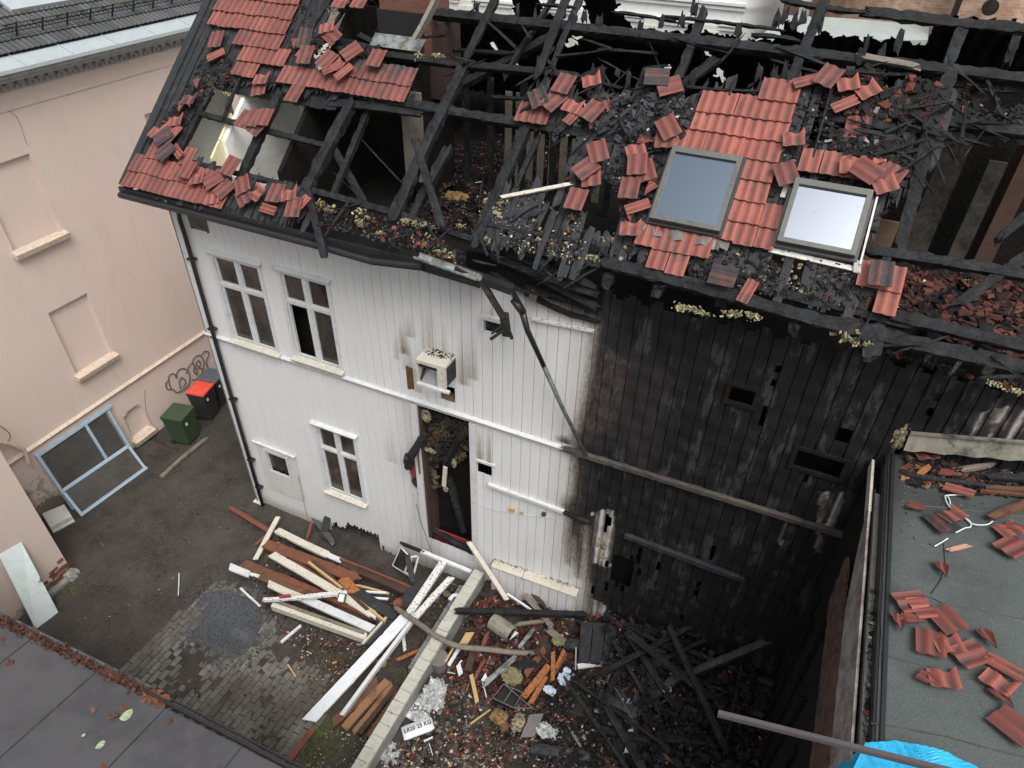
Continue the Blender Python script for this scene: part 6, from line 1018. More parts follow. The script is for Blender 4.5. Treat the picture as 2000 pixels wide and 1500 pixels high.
bag(G((846, 1358), .52), .19, (.75, 1.1, .8), 'white plastic bag bulging with scraps against the low wall', amp=.6, fr=3); bag(G((763, 1482), .35), .2, (.9, .9, .6), 'crumpled grey plastic bag at the bottom edge by the low wall'); bag(G((1070, 1430), .60), .12, (1.2, .8, .5), 'torn bag with pale green side in the black debris', fr=3); bag(G((1102, 1326), .62), .085, (1, 1, .35), 'flattened light blue plastic scrap right of the orange boards', 'ice_plastic', fr=3) if 'ice_plastic' in MATS else (paint('ice_plastic', (.42, .50, .62), (.58, .66, .76), .35, (.06, .06, .07), (.5, .6), .9, 9), bag(G((1102, 1326), .62), .085, (1, 1, .35), 'flattened light blue plastic scrap right of the orange boards', 'ice_plastic', fr=3))
bag(G((1074, 1348), .60), .07, (1.2, .8, .35), 'smaller pale blue plastic scrap below the orange boards', 'ice_plastic', fr=3); bag(G((1107, 1310), .62), .05, (1, 1, .3), 'tiny blue white plastic scrap under the pale board', 'ice_plastic', fr=3); bag(G((1298, 1352), .88), .07, (1.3, .8, .5), 'whitish ash lump on the diagonal beam', 'plastic_bag'); bag(G((1098, 1465), .6), .05, (1.2, .8, .5), 'white crumpled scrap near the round black log', 'plastic_bag')
def sack(p0, p1, w_, z_, label, text=None):
    a, b = G(p0, z_), G(p1, z_); ax = unit(b-a); L_ = np.linalg.norm(b-a); sd_ = unit(np.cross([0, 0, 1], ax)); mb = MB(); V = []; Fc = []; nu, nv = 16, 14
    for i in range(nu+1):
        u = i/nu; e_ = min(1, 4.2*min(u, 1-u)+.35)
        for k in range(nv): t = 2*PI*k/nv; p = a+ax*(L_*u)+sd_*math.cos(t)*w_/2*(.9+.1*e_)+A([0, 0, 1])*math.sin(t)*w_*.28*e_; V.append(p+A([0, 0, 1])*.012*noise.noise(Vector((u*5, k*.9, z_*7))))
    for i in range(nu):
        for k in range(nv): Fc.append((i*nv+k, (i+1)*nv+k, (i+1)*nv+(k+1) % nv, i*nv+(k+1) % nv))
    Fc += [tuple(range(nv)), tuple(nu*nv+k for k in reversed(range(nv)))]; mb.add(V, Fc); o = tag(mb.build('cement_sack', 'bright_white', smooth=True), label, 'sack', 'sacks beside the low wall')
    if text:
        cu = bpy.data.curves.new('txt', 'FONT'); cu.body = text; cu.size = w_*.62*K; cu.extrude = .0008; cu.align_x = 'CENTER'; cu.align_y = 'CENTER'; cu.space_character = 1.05; cu.offset = .0035
        t_ = bpy.data.objects.new('txt', cu); S.collection.objects.link(t_); bpy.context.view_layer.update(); me = bpy.data.meshes.new_from_object(t_); bpy.data.objects.remove(t_); W2 = max(abs(v.co.x) for v in me.vertices)*2; k_ = min(1, L_*K*.86/W2)
        cen = (a+b)/2+sd_*-.0
        hgt = lambda x, y: 0
        for v in me.vertices:
            u_ = v.co.x*k_/K; vv = v.co.y*k_*1.15/K+(-.004); s_ = max(-1, min(1, vv/(w_/2))); zz = w_*.28*math.sqrt(1-s_*s_)+.012+v.co.z/K
            q = (cen+ax*u_+sd_*vv+A([0, 0, 1])*zz)*K-ORG[o.name]; v.co = q
        me.materials.clear(); me.materials.append(MATS['black_ink']); to = bpy.data.objects.new('printed_text', me); S.collection.objects.link(to); to.parent = o
    return o
sack((786, 1434), (846, 1412), .20, .50, 'white cement sack printed LB20 25 KG in black', 'LB20 25 KG')
sack((800, 1404), (832, 1356), .16, .46, 'folded white sack behind the printed one with part of its lettering', 'XS 25')
bag(G((820, 1400), .50), .10, (1.3, .8, .6), 'dirty crumpled sack between the two white sacks', fr=3)
mb = MB(); mb.box(G((847, 1462), .45), (unit([.9, -.3, 0]), unit([.3, .9, 0]), [0, 0, 1]), (.055, .04, .02)); tag(mb.build('paper_box', 'bright_white'), 'small clean white box at the bottom edge right of the low wall', 'box')
# orange crumple, lamp, small window frame with broken glass, mirror
mb = MB()
for p, q, r_, s_, z_ in [((661, 1133), (680, 1126), (692, 1140), (676, 1156), .50), ((676, 1156), (692, 1140), (703, 1152), (690, 1158), .52), ((660, 1134), (668, 1128), (684, 1146), (678, 1150), .54)]: mb.prism([G(t, z_) for t in (p, q, r_, s_)], (.2, 0, 1), .03)
tag(mb.build('crumpled_sheet', 'orange_wood'), 'crumpled orange sheet on the planks', 'sheet')
mb = MB(); c_ = G((668, 1168), .56); mb.box(c_, (unit([.9, .2, 0]), unit([-.2, .8, .5]), unit([0, -.5, .8])), (.055, .07, .02)); lp = tag(mb.build('floodlight', 'dark_plastic'), 'small square floodlight lying on the planks', 'floodlight'); mb = MB(); mb.box(c_+unit([0, -.5, .8])*.022, (unit([.9, .2, 0]), unit([-.2, .8, .5]), unit([0, -.5, .8])), (.045, .058, .003)); mb.build('lens', 'off_white_plastic', lp)
def frame4(P, w_, h_, mat, name, label, cat, gmat=None):
    mb = MB()
    for i in range(4): mb.bar(P[i], P[(i+1) % 4], w_, h_)
    o = tag(mb.build(name, mat), label, cat)
    if gmat: mb = MB(); n = unit(np.cross(P[1]-P[0], P[2]-P[0])); mb.prism(P, n, .006); mb.build('pane', gmat, o)
    return o
frame4([G((767, 1104), .25), G((783, 1069), .62), G((804, 1092), .55), G((800, 1125), .25)], .02, .02, W_, 'casement_window', 'small dark casement window propped below the door', 'window', 'window_glass')
frame4([G((790, 1118), .28), G((803, 1088), .6), G((818, 1086), .58), G((808, 1122), .28)], .03, .02, CW, 'casement_window', 'chipped white window frame behind the dark casement', 'window')
plank((795, 1085), (808, 1140), .62, .3, .09, .04, 'charred_board', 'black board leaning in front of the dark casement', char=True)
mb = MB(); mb.tube(smooth([G(p, .6) for p in [(878, 1172), (885, 1164), (894, 1162)]]), .035, 8); tag(mb.build('pipe_bend', 'bright_white', smooth=True), 'short white plastic pipe bend left of the low wall', 'pipe')
for i, (px_, py_, r, lb) in enumerate([(805, 1172, .09, 'olive wool lump left of the white planks'), (846, 1168, .08, 'mossy wool lump between white planks and low wall'), (872, 1160, .05, 'yellowish wool lump by the white pipe bend'), (745, 1295, .06, 'grey wool tuft between the narrow and the widest plank'), (1000, 1320, .12, 'olive brown wool mass by the silver gutter piece'), (905, 1170, .05, 'wool scrap near the coping'), (1090, 1252, .07, 'wool bunch above the orange boards')]):
    bag(G((px_, py_), .3+.3*(px_ > 880)), r, (1.2, 1, .6), lb, 'insulation_dirty', amp=.5, fr=3, n=12, name='wool_lump', cat='wool', group='lumps of mineral wool in the yard') if 'insulation_dirty' in MATS else (paint('insulation_dirty', (.14, .125, .06), (.30, .27, .15), .95, (.04, .03, .02), (.45, .65), .9, 7), bag(G((px_, py_), .3), r, (1.2, 1, .6), lb, 'insulation_dirty', amp=.5, fr=3, n=12, name='wool_lump', cat='wool', group='lumps of mineral wool in the yard'))
# broken gutter and downpipe hanging off the facade
mb = MB(); mb.bar(F((888, 525), -.62), F((1000, 566), -.45), .10, .08); mb.bar(F((996, 562), -.45), F((1022, 608), -.30), .07, .05); mb.bar(F((930, 548), -.5), F((1070, 578), -.12), .03, .03); tag(mb.build('hanging_gutter', 'black_metal'), 'buckled black gutter box hanging below the burnt eaves', 'gutter')
mb = MB(); mb.bar(F((938, 545), -.55), F((982, 618), -.42), .10, .06); mb.bar(F((984, 612), -.42), F((990, 655), -.40), .09, .06, up=(0, 1, 0)); mb.bar(F((990, 640), -.40), F((958, 663), -.5), .025, .03); mb.bar(F((985, 632), -.40), F((960, 652), -.5), .018, .02); mb.bar(F((996, 650), -.4), F((1000, 662), -.4), .03, .03); tag(mb.build('hanging_gutter', 'charred_metal'), 'dangling black gutter arm with two prongs over the small window', 'gutter') if 'charred_metal' in MATS else (paint('charred_metal', (.008, .008, .008), (.02, .02, .02), .7), tag(mb.build('hanging_gutter', 'charred_metal'), 'dangling black gutter arm with two prongs over the small window', 'gutter'))
mb = MB(); mb.tube([F((1003, 585), -.38), F((1022, 612), -.36)], [.045, .042], 10); mb.tube([F((1020, 608), -.36), F((1030, 645), -.33), F((1062, 715), -.26)], [.042, .034, .030], 10); dpf = tag(mb.build('fallen_downpipe', 'black_metal', smooth=True), 'long downpipe torn loose and slanting across the white boarding', 'downpipe')
mb = MB(); mb.tube([F((1062, 715), -.26), F((1100, 800), -.16), F((1145, 890), -.07)], [.031, .026, .022], 10); mb.build('lower_pipe', 'weathered_pipe', dpf, smooth=True) if 'weathered_pipe' in MATS else (paint('weathered_pipe', (.075, .085, .075), (.13, .14, .125), .5, (.03, .028, .025), (.45, .65), .8, 5), mb.build('lower_pipe', 'weathered_pipe', dpf, smooth=True))
mb = MB(); mb.char(F((960, 533), -.1), F((1020, 568), -.06), .05, .04); mb.char(F((1020, 566), -.05), F((1165, 628), -.04), .06, .05, bend=-.05); mb.char(F((1035, 560), -.04), F((1160, 600), .0), .10, .06); mb.build('burnt_eaves_edge', 'charred_wood', H)
mb = MB(); mb.box(F((1042, 578), -.1), (unit([1, 0, -.3]), [0, 1, 0], unit([.3, 0, 1])), (.045, .02, .06)); mb.build('vent_grille', 'grey_wood', H)
RB('eaves_beam', [((930, 470), (1160, 560), .10, .12, -.25), ((960, 500), (1165, 575), .12, .1, -.30), ((1010, 520), (1165, 600), .12, .1, -.42)])
mb = MB(); mb.aabox((4.65, -.02, 6.0), (6.3, .02, 6.35)); mb.build('burnt_frieze', 'soot_black', H)
# ---------------------------------------------------------------- bins, white door, old windows, sheet
def bin_(c_, w_, d_, h_, yaw, body, lid, label, tall=1.):
    t = thing('wheelie_bin', (c_[0], c_[1], 0), label, 'bin', 'wheelie bins in the alley'); ex = A([math.cos(yaw), math.sin(yaw), 0]); ey = A([-math.sin(yaw), math.cos(yaw), 0]); ez = A([0, 0, 1.]); c_ = A([c_[0], c_[1], 0])
    mb = MB(); V = []
    for z, k in ((.05, .80), (h_*.93, 1.), (h_, 1.03)):
        for a_, b_ in ((-1, -1), (1, -1), (1, 1), (-1, 1)): V.append(c_+ex*a_*w_/2*k+ey*b_*d_/2*k+ez*z)
    Fc = [(0, 3, 2, 1)]+[(i, (i+1) % 4, (i+1) % 4+4, i+4) for i in range(4)]+[(i+4, (i+1) % 4+4, (i+1) % 4+8, i+8) for i in range(4)]; mb.add(V, Fc); mb.box(c_+ez*(h_-.03), (ex, ey, ez), (w_/2*1.06, d_/2*1.06, .012)); mb.build('body', body, t)
    mb = MB(); z0 = h_+.004; V = []
    for z, k in ((z0, 1.08), (z0+.03, 1.05), (z0+.055, .82)):
        for a_, b_ in ((-1, -1), (1, -1), (1, 1), (-1, 1)): V.append(c_+ex*(a_*w_/2*k)+ey*(b_*d_/2*k)+ez*(z+.02*(b_ > 0)))
    mb.add(V, [(0, 1, 2, 3), (8, 9, 10, 11)]+[(i, (i+1) % 4, (i+1) % 4+4, i+4) for i in range(4)]+[(i+4, (i+1) % 4+4, (i+1) % 4+8, i+8) for i in range(4)]); mb.build('lid', lid, t)
    mb = MB(); mb.tube([c_+ex*(-w_/2*1.12)+ey*(d_*.3)+ez*(h_-.01), c_+ex*(-w_/2*1.12)-ey*(d_*.3)+ez*(h_-.01)], .012, 6); mb.build('handle', body, t)
    for s_ in (-1, 1): mb = MB(); q = c_-ex*w_*.40+ey*s_*d_*.40+ez*.07; mb.tube([q-ey*.02, q+ey*.02], .065, 14); mb.build('wheel', 'dark_plastic', t)
    mb = MB(); mb.box(c_+ex*(w_/2*1.0)+ez*(h_*.78)-ey*d_*.25, (ex, ey, ez), (.008, .02, .03)); mb.build('sticker', 'bright_white', t); return t
g1_ = G((353, 808), .74); bin_((g1_[0]-.09, g1_[1]), .46, .44, .72, .2, 'green_plastic', 'green_plastic', 'green wheelie bin, nearest of the bins in the alley')
g2_ = G((394, 762), .74); bin_((g2_[0]-.07, g2_[1]+.02), .40, .40, .72, .2, 'dark_plastic', 'red_plastic', 'black wheelie bin with a bright red lid'); g3_ = G((418, 738), .74); bin_((g3_[0]-.12, g3_[1]+.05), .42, .40, .70, .2, 'dark_plastic', 'grey_lid', 'dark wheelie bin half hidden behind the house corner')
wd = thing('leaning_door', (-1.4, -3.5, 0), 'plain white door leaning against the pink wall', 'door'); P = [G((70, 1229), .0), G((114, 1196), .0), PX((42, 1059), -1.74), PX((-2, 1084), -1.74)]; nn = unit(np.cross(P[1]-P[0], P[3]-P[0])); nn = nn if nn[0] > 0 else -nn
mb = MB(); mb.prism(P, nn, .03); mb.build('door_leaf', 'door_white', wd); hp = P[0]+(P[3]-P[0])*.47+(P[1]-P[0])*.93; mb = MB(); mb.box(hp+nn*.006, (unit(P[1]-P[0]), unit(P[3]-P[0]), nn), (.010, .035, .006)); mb.bar(hp+nn*.02, hp+nn*.02-unit(P[1]-P[0])*.05, .01, .01); mb.build('handle', 'grey_metal', wd)
def sash(P, w_, name, label, mull=None, th=.05):
    n = unit(np.cross(P[1]-P[0], P[3]-P[0])); n = n if n[0] > 0 else -n; t = thing(name, (P[0]+P[2])/2*A([1, 1, 0]), label, 'window', 'old blue window frames against the pink wall'); a_, b_, c_, d_ = P; eu = unit(b_-a_); ev = unit(d_-a_); mb = MB()
    Lr = lambda p, q, ins: (p+unit(q-p)*0, q)
    for p, q, i_ in ((a_, b_, ev), (d_, c_, -ev)): mb.box((p+q)/2+i_*w_/2, (eu, ev, n), (np.linalg.norm(q-p)/2, w_/2, th/2))
    for p, q, i_ in ((a_, d_, eu), (b_, c_, -eu)): mb.box((p+q)/2+i_*w_/2, (eu, ev, n), (w_/2, np.linalg.norm(q-p)/2-w_, th/2))
    for p, q, i_ in ((a_, b_, ev), (d_, c_, -ev)): mb.box((p+q)/2+i_*w_*1.15+n*.012, (eu, ev, n), (np.linalg.norm(q-p)/2-w_, w_*.10, th/2-.008))
    if mull: m0 = a_+(b_-a_)*mull; m1 = d_+(c_-d_)*mull; mb.box((m0+m1)/2, (eu, ev, n), (w_*.5, np.linalg.norm(m1-m0)/2-w_, th/2-.002))
    mb.build('frame', 'blue_frame', t); mb = MB(); mb.box((a_+b_+c_+d_)/4-n*.01, (eu, ev, n), (np.linalg.norm(b_-a_)/2-w_, np.linalg.norm(d_-a_)/2-w_, .004)); mb.build('pane', 'dirty_glass', t); return t
paint('dirty_glass', (.050, .050, .046), (.10, .098, .090), .25, (.03, .022, .015), (.4, .7), .7, 2)
B0, B1, T1_, T0_ = G((150, 1000), .02)-A([.12, 0, 0]), G((272, 905), .02)-A([.12, 0, 0]), PX((216, 793), XP+.03), PX((66, 886), XP+.03)
sash([B0, B1, T1_, T0_], .05, 'old_window', 'large weathered blue window frame leaning on the pink wall', .66)
sash([G((156, 1008), .0)+A([.03, 0, 0]), G((286, 914), .0)+A([.03, 0, 0]), G((244, 866), .44)+A([.05, 0, .02]), G((116, 960), .46)+A([.05, 0, .02])], .05, 'old_window', 'lower blue window sash leaning in front of the larger frame')
mb = MB(); P = [G(p, .10) for p in [(82, 1003), (125, 985), (140, 1008), (98, 1030)]]; mb.prism(P, (0, 0, 1), .06); mb.prism([p-A([0, 0, .08])+A([.06, -.02, 0]) for p in P], (0, 0, 1), .03); tag(mb.build('sheet_stack', 'off_white_plastic'), 'pale greenish sheet stack tucked beside the blue frames', 'sheet')
# gravel heap
mb = MB(); gc = G((452, 1212), 0); n_ = 40; V = []; Fc = []
for j in range(n_+1):
    for i in range(n_+1): x = gc[0]+(i/n_-.5)*1.5; y = gc[1]+(j/n_-.5)*1.25; r = math.hypot((x-gc[0])/.54, (y-gc[1])/.44)+.15*noise.noise(Vector((x*4, y*4, 0))); V.append((x, y, .20*max(-.4, 1-r**2)+gh(x, y)*.3+.012*noise.noise(Vector((x*20, y*20, 0)))))
for j in range(n_):
    for i in range(n_): a_ = j*(n_+1)+i; Fc.append((a_, a_+1, a_+n_+2, a_+n_+1))
mb.add(V, Fc)
for _ in range(6500):
    t = rnd.random()*2*PI; r = rnd.random()**.6*1.3*(1+.12*math.sin(t*5)); r *= 1+.35*(rnd.random() < .12); x = gc[0]+math.cos(t)*r*.55; y = gc[1]+math.sin(t)*r*.45; z = .20*max(0, 1-r*r)+max(0, gh(x, y)*.3); v = rnd.uniform(0, 1); mb.chunk((x, y, z+.004), rnd.uniform(.005, .014), (0, 0, 1), (v, v, v), flat=.8)
tag(mb.build('gravel_heap', 'gravel'), 'round heap of blue grey gravel on the paving', 'gravel', kind='stuff')
# ground litter and rubble
scatter('litter', [(120, 1060), (260, 940), (400, 850), (450, 900), (500, 1000), (480, 1100), (380, 1200), (240, 1310), (120, 1240), (120, 1180)], onG, 330, [(5, (.09, .032, .022), 1.6), (2, WHT, .6), (1, ORA, .8), (1, GRY, 1), (1, (.1, .04, .03), 1)], (.006, .022), 'leaves, plaster crumbs and litter across the bare soil', 'litter', flat=.2)
scatter('litter', [(250, 1320), (420, 1150), (620, 1320), (560, 1480), (520, 1480)], onG, 90, [(5, (.07, .028, .02), 1.5), (1, WHT, .6), (1, (.3, .28, .1), .8)], (.008, .028), 'leaves and crumbs scattered over the block paving', 'litter', flat=.15)
scatter('litter', [(300, 870), (345, 840), (380, 860), (300, 905)], onG, 120, [(5, (.10, .035, .02), 1), (1, (.2, .08, .04), 1)], (.01, .025), 'brown leaves drifted along the foot of the pink wall by the bins', 'leaves', flat=.15)
HEAPP = [(10, (.055, .04, .03), 1), (8, (.09, .03, .022), 1), (2.5, WHT, .6), (2.5, CRM, .65), (2, ORA, .9), (3, GRY, 1), (2, (.16, .06, .04), 1.1)]
scatter('rubble', [(480, 1100), (560, 1040), (800, 1160), (900, 1140), (960, 1100), (900, 1180), (800, 1240), (740, 1300), (660, 1330), (560, 1250), (520, 1190)], onG, 1500, HEAPP, (.008, .045), 'small rubble and plaster crumbs under the plank heap', 'rubble', pile=.06)
scatter('rubble', [(560, 1240), (740, 1260), (860, 1180), (940, 1130), (800, 1330), (700, 1300), (620, 1400), (590, 1330)], onG, 900, HEAPP, (.006, .028), 'crumbs and leaves between the cream beam and the low wall', 'rubble', pile=.01)
scatter('rubble', [(630, 1420), (700, 1440), (790, 1340), (690, 1500), (590, 1510)], onG, 260, [(3, WHT, .8), (4, (.07, .05, .03), 1), (2, YEL, .6)], (.006, .025), 'white crumbs on the mossy strip', 'rubble')
RP = [(1000, 1120), (1150, 1205), (1220, 1215), (1180, 1300), (1120, 1320), (1090, 1400), (960, 1380), (880, 1340), (850, 1300), (930, 1160), (960, 1130)]
scatter('rubble', RP, onG, 2600, [(10, (.13, .035, .026), 1), (7, (.20, .055, .038), 1), (8, (.05, .03, .026), 1), (6, CHAR, 1.1), (2, GRY, 1), (1.2, WHT, .7), (1, ORA, .8), (.6, CRM, .7)], (.010, .062), 'red brick and tile rubble between the low wall and the charred beams', 'rubble', pile=.08, flat=.45)
scatter('rubble', [(800, 1440), (860, 1320), (960, 1330), (1080, 1400), (1100, 1500), (700, 1520)], onG, 2400, [(5, (.07, .05, .04), 1), (4, (.17, .05, .036), 1), (3, WHT, .7), (3, CRM, .7), (3, GRY, 1.1), (3, (.10, .09, .075), 1.2), (1.5, ORA, .8), (4, CHAR, 1)], (.008, .05), 'mixed brick, stone and plaster rubble right of the low wall', 'rubble', pile=.03, flat=.5)
scatter('rubble', [(1060, 1330), (1180, 1280), (1260, 1380), (1240, 1500), (1060, 1500), (1050, 1400)], onG, 2200, [(14, CHAR, 1.1), (5, CH2, 1), (3, (.10, .03, .026), 1), (1.6, WHT, .7), (.7, (.3, .33, .5), .7), (1, ORA, .6), (2, GRY, .9)], (.010, .06), 'black burnt household debris with white scraps', 'rubble', pile=.10, flat=.4)
scatter('rubble', [(1180, 1215), (1640, 1380), (1700, 1560), (1230, 1520), (1250, 1360), (1180, 1300)], onG, 2600, [(20, CHAR, 1.2), (6, CH2, 1), (2.5, (.07, .02, .018), 1), (.35, WHT, .5), (.4, YEL, .6), (.5, ORA, .5)], (.012, .085), 'dark charred debris filling the corner under the burnt wall', 'rubble', pile=.34, flat=.4)
# debris on the roof and attic floor
RD = [(14, CHAR, 1.1), (8, CH2, 1), (2, (.14, .045, .034), 1), (1, ASH, .8), (.6, WHT, .5), (.8, YEL, .6)]
scatter('rubble', D2b, onR(.01), 1500, RD, (.008, .045), 'charcoal flakes, ash and tile crumbs over the mid roof boards', 'rubble', pile=.02)
scatter('rubble', [(1170, 190), (1330, 185), (1370, 240), (1290, 300), (1250, 290), (1150, 255)], onR(.02), 700, [(6, (.055, .058, .064), 1.2), (6, (.035, .037, .042), 1.2), (2, (.12, .125, .13), .9), (.7, WHT, .6), (3, CHAR, 1.2)], (.012, .06), 'grey ash and curled roofing remains on the mid roof', 'rubble', pile=.05, flat=.25)
scatter('rubble', [(1180, 330), (1270, 330), (1290, 400), (1220, 440), (1190, 350)], onR(.02), 260, RD, (.01, .04), 'ash and wool around the round hole', 'rubble')
scatter('rubble', [(945, 375), (1135, 400), (1145, 470), (1130, 520), (925, 465)], onR(.02), 420, [(6, CHAR, 1), (3, CH2, 1), (2.2, WHT, .7), (2, YEL, .8), (1, RED, .9)], (.006, .032), 'white ash patches and red crumbs on the broken boards left of the hole', 'rubble')
scatter('rubble', [(1605, 150), (1700, 140), (1840, 175), (1835, 250), (1700, 235), (1610, 215)], onR(-.02), 1100, [(12, CHAR, 1.2), (5, CH2, 1), (4, (.17, .05, .035), 1.1), (2, (.10, .05, .035), 1), (1, ASH, .6), (.5, ORA, .7)], (.012, .075), 'heap of broken tiles and charcoal on the upper right of the roof', 'rubble', pile=.06)
scatter('rubble', [(1600, 260), (1660, 265), (1760, 290), (1780, 350), (1720, 340), (1640, 315)], onR(.0), 420, [(10, CHAR, 1.2), (4, CH2, 1), (2, (.15, .05, .035), 1), (1, ASH, .9)], (.012, .06), 'crumbled roofing above the bright skylight', 'rubble', pile=.04)
scatter('rubble', [(1240, 480), (1700, 535), (1690, 600), (1560, 590), (1190, 515)], onR(.0), 500, [(8, CHAR, 1), (4, CH2, 1), (2, YEL, .8), (1, RED, .7)], (.008, .04), 'charcoal and wool crumbs along the lower roof boards', 'rubble')
scatter('rubble', [(250, 370), (330, 380), (620, 440), (920, 520), (920, 500), (780, 430), (600, 390), (440, 400)], onR(-.02), 420, [(8, CHAR, 1), (3, CH2, 1), (2.5, RED, 1), (1, YEL, .8)], (.01, .05), 'broken tiles and charcoal along the eaves', 'rubble')
scatter('rubble', [(400, 110), (440, 100), (480, 150), (400, 190), (330, 300), (290, 280), (350, 190)], onR(.02), 380, [(10, CHAR, 1.2), (5, CH2, 1), (1.2, RED, 1)], (.01, .05), 'charcoal along the left verge', 'rubble')
scatter('rubble', [(560, 60), (740, 90), (740, 120), (560, 110), (600, 0), (740, 0)], onR(.01), 300, [(10, CHAR, 1.2), (5, CH2, 1), (1.2, RED, 1)], (.01, .05), 'charred bits in the gap beside the chimney', 'rubble')
def sticks(name, poly, off, count, L0, w0, label, ang=None):
    mb = MB(); xs = [p[0] for p in poly]; ys = [p[1] for p in poly]
    for _ in range(count):
        p = (rnd.uniform(min(xs), max(xs)), rnd.uniform(min(ys), max(ys)))
        if not inside(p, poly): continue
        q = RF(p, off+rnd.uniform(-.03, .10)); a_ = rnd.gauss(*ang) if ang and rnd.random() < .6 else rnd.uniform(0, PI); d_ = (A([math.cos(a_), 0, 0])+RT*math.sin(a_)+RN*rnd.gauss(0, .18))*rnd.uniform(*L0)/2
        mb.char(q-d_, q+d_, rnd.uniform(*w0), rnd.uniform(.012, .03), up=RN, step=.08, j=.2, taper=rnd.uniform(0, .5), bend=rnd.uniform(-.02, .02))
    return tag(mb.build(name, 'charred_wood'), label, 'splinters', kind='stuff')
sticks('splinters', [(840, 20), (2010, 150), (2010, 280), (1700, 250), (1560, 160), (1300, 190), (1000, 160), (830, 120)], .0, 95, (.15, .6), (.012, .04), 'thin splintered battens tangled among the upper roof timbers', (0, .5))
sticks('splinters', [(620, 380), (1150, 520), (1150, 560), (930, 540), (600, 430)], .0, 55, (.1, .35), (.012, .03), 'splintered sticks along the broken eaves', (0, .6))
sticks('splinters', [(930, 370), (1150, 390), (1150, 520), (930, 470)], .03, 14, (.12, .4), (.015, .04), 'splintered sticks over the lower roof boards', (1.57, .3))
sticks('splinters', [(1000, 160), (1480, 160), (1330, 270), (1200, 340), (1060, 260)], .02, 55, (.1, .35), (.012, .04), 'splintered sticks across the ash of the mid roof', (1.2, .5))
sticks('splinters', [(1600, 170), (1990, 190), (1990, 300), (1850, 300), (1780, 380), (1640, 330)], .0, 60, (.12, .45), (.012, .04), 'splintered sticks over the right hand rubble', (.2, .6))
sticks('splinters', [(1180, 500), (2010, 690), (2010, 760), (1600, 640), (1180, 560)], -.03, 80, (.1, .4), (.012, .04), 'splintered sticks under the burnt eaves beams', (0, .4))
sticks('splinters', [(640, 210), (850, 230), (860, 420), (640, 370)], -.25, 5, (.3, .8), (.012, .035), 'fallen laths in the dark room', (1.2, .5))
FP = [(6, CHAR, 1.2), (7, (.040, .024, .020), 1.1), (5, (.075, .032, .026), 1), (2, (.12, .10, .085), .8), (.7, WHT, .4), (.6, ORA, .5), (1, YEL, .5)]
scatter('rubble', [(840, 300), (1060, 250), (1130, 330), (1000, 380), (920, 470), (840, 440), (790, 440), (820, 380)], onZ(6.12), 2200, FP, (.010, .05), 'ash and burnt debris covering the attic floor', 'rubble', pile=.06, flat=.45)
scatter('rubble', [(1090, 250), (1140, 270), (1130, 330), (1110, 340), (1050, 330)], onZ(6.12), 200, FP, (.01, .05), 'brown debris seen between the burnt studs', 'rubble', pile=.04)
scatter('rubble', [(1760, 530), (1880, 545), (2040, 575), (2060, 720), (1900, 690), (1755, 625)], onZ(6.42), 2000, [(7, (.135, .044, .032), 1.2), (7, (.08, .030, .024), 1.1), (10, CHAR, 1.1), (3, CH2, 1), (.8, YEL, .6), (.4, WHT, .4)], (.012, .085), 'mass of broken red tiles in the attic at the right edge', 'rubble', pile=.06, flat=.35)
scatter('rubble', [(1700, 650), (1790, 670), (1990, 720), (2040, 770), (1860, 730), (1720, 690)], onZ(6.25), 500, [(5, (.13, .042, .030), 1), (12, CHAR, 1.1), (.4, YEL, .5)], (.012, .06), 'tile bits under the lower eaves beam at the right edge', 'rubble')
scatter('rubble', [(1860, 150), (2060, 190), (2060, 290), (1860, 250)], onR(-.1), 500, [(10, CHAR, 1.2), (5, CH2, 1), (2, (.14, .05, .035), 1), (.5, WHT, .5)], (.012, .06), 'charred rubble beyond the flat rafter at the right edge', 'rubble')
mb = MB(); mb.aabox((9.05, .1, 6.05), (11.45, 1.6, 6.40)); mb.build('rubble_bed', 'soot_black', H)
scatter('rubble', [(825, 685), (850, 678), (892, 690), (888, 705), (845, 698)], lambda p: (G(p, Z1_+.0), A([0, 0, 1.])), 110, [(6, CHAR, 1), (3, WHT, .7), (1, RED, 1.2)], (.006, .028), 'charcoal on top of the wall box', 'rubble')
scatter('rubble', [(968, 1090), (1134, 1148), (1132, 1153), (966, 1094)], lambda p: (F(p, -.10), A([0, 0, 1.])), 200, [(6, (.08, .06, .04), 1), (2, (.16, .07, .04), 1)], (.006, .018), 'crumbs along the plinth ledge', 'rubble')
mb = MB(); q = G((890, 385), 6.16); mb.lump(q, .13, sc=(1.3, 1, .5), amp=.4, n=12, fr=3); tag(mb.build('burnt_cushion', 'yellow_foam'), 'charred yellow brown cushion on the attic floor', 'cushion')
for k_, (a, b, w_, lb) in enumerate([((811, 274), (864, 444), .085, 'thin charred timber leaning beside the pale panel'), ((600, 366), (634, 500), .085, 'burnt stick drooping over the gutter'), ((642, 272), (716, 402), .09, 'fallen rafter leaning in the dark room'), ((682, 393), (634, 462), .03, 'thin charred stick crossing the eaves'), ((982, 385), (1112, 360), .04, 'split lath with white ash across the boards'), ((1680, 110), (1790, 130), .06, 'crooked grey branch-like timber under the upper beam'), ((1560, 478), (1662, 512), .02, 'pale strip under the second skylight')]):
    o0, o1 = (.05, .05) if k_ != 2 else (-.05, -.5); m_ = 'charred_wood' if k_ < 4 else ('cream_paint' if k_ == 4 else 'grey_wood')
    thingbar('fallen_timber', RF(a, o0), RF(b, o1), w_, w_*.8, m_, lb, 'timber', 'loose burnt timbers on the roof', up=RN, char=True)
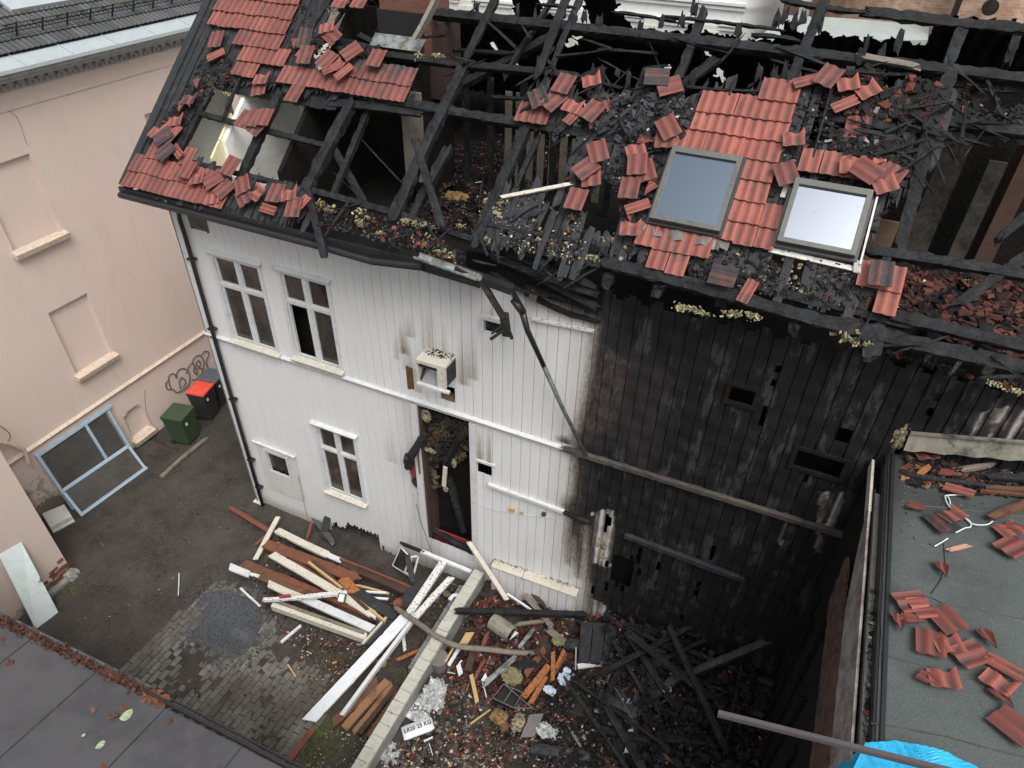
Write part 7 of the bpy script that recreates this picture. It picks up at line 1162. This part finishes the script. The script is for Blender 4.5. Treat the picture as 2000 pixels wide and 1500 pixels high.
thingbar('painted_timber', F((858, -12), 1.2), F((813, 73), 1.38), .085, .05, 'cream_paint', 'cream painted timber leaning against the chimney', 'timber', None)
mb = MB(); mb.aabox(G((1832, 195), 8.0)-A([.12, .05, .04]), G((1832, 195), 8.0)+A([.14, .08, .04])); tag(mb.build('masonry_block', 'concrete'), 'pale topped brick block in the right hand rubble', 'block')
for pts, z_, r_, mt, lb in [([(870, 1180), (880, 1200), (860, 1215), (850, 1190), (875, 1160), (930, 1120)], .45, .004, 'dark_plastic', 'thin dark wire looped left of the low wall'), ([(1085, 1218), (1120, 1214), (1150, 1222), (1165, 1240)], .72, .006, 'dark_plastic', 'black cable arching under the charred beam'), ([(880, 1110), (860, 1128), (900, 1150), (870, 1135)], .5, .004, 'grey_metal', 'bent grey wire by the door threshold'), ([(1170, 1330), (1200, 1345), (1230, 1400), (1260, 1440)], .85, .005, 'grey_metal', 'rusty wire draped over the black debris')]:
    mb = MB(); mb.tube(smooth([rest(p, z_)+A([0, 0, .03]) for p in pts]), r_, 5); tag(mb.build('wire', mt), lb, 'wire')
# moss, grass tufts, twigs
mb = MB()
for (px_, py_, n_, r_) in [(625, 1425, 500, .2), (650, 1450, 600, .3), (630, 1470, 400, .25), (610, 1495, 300, .2), (790, 1330, 300, .15), (545, 1052, 120, .1), (520, 1085, 80, .08), (650, 1290, 160, .2), (135, 1150, 120, .12), (450, 1350, 60, .3)]:
    g_ = G((px_, py_), .04)
    for _ in range(n_):
        x = g_[0]+rnd.gauss(0, r_*.5); y = g_[1]+rnd.gauss(0, r_*.5); z = gh(x, y); q = A([x, y, z]); d_ = A([rnd.gauss(0, .02), rnd.gauss(0, .02), rnd.uniform(.008, .035)]); s_ = A([rnd.gauss(0, 1), rnd.gauss(0, 1), 0]); s_ = unit(s_)*rnd.uniform(.003, .008); mb.add([q-s_, q+s_, q+d_], [(0, 1, 2)])
tag(mb.build('moss_and_grass', 'grass_green'), 'moss and grass tufts in the yard', 'grass', kind='stuff')
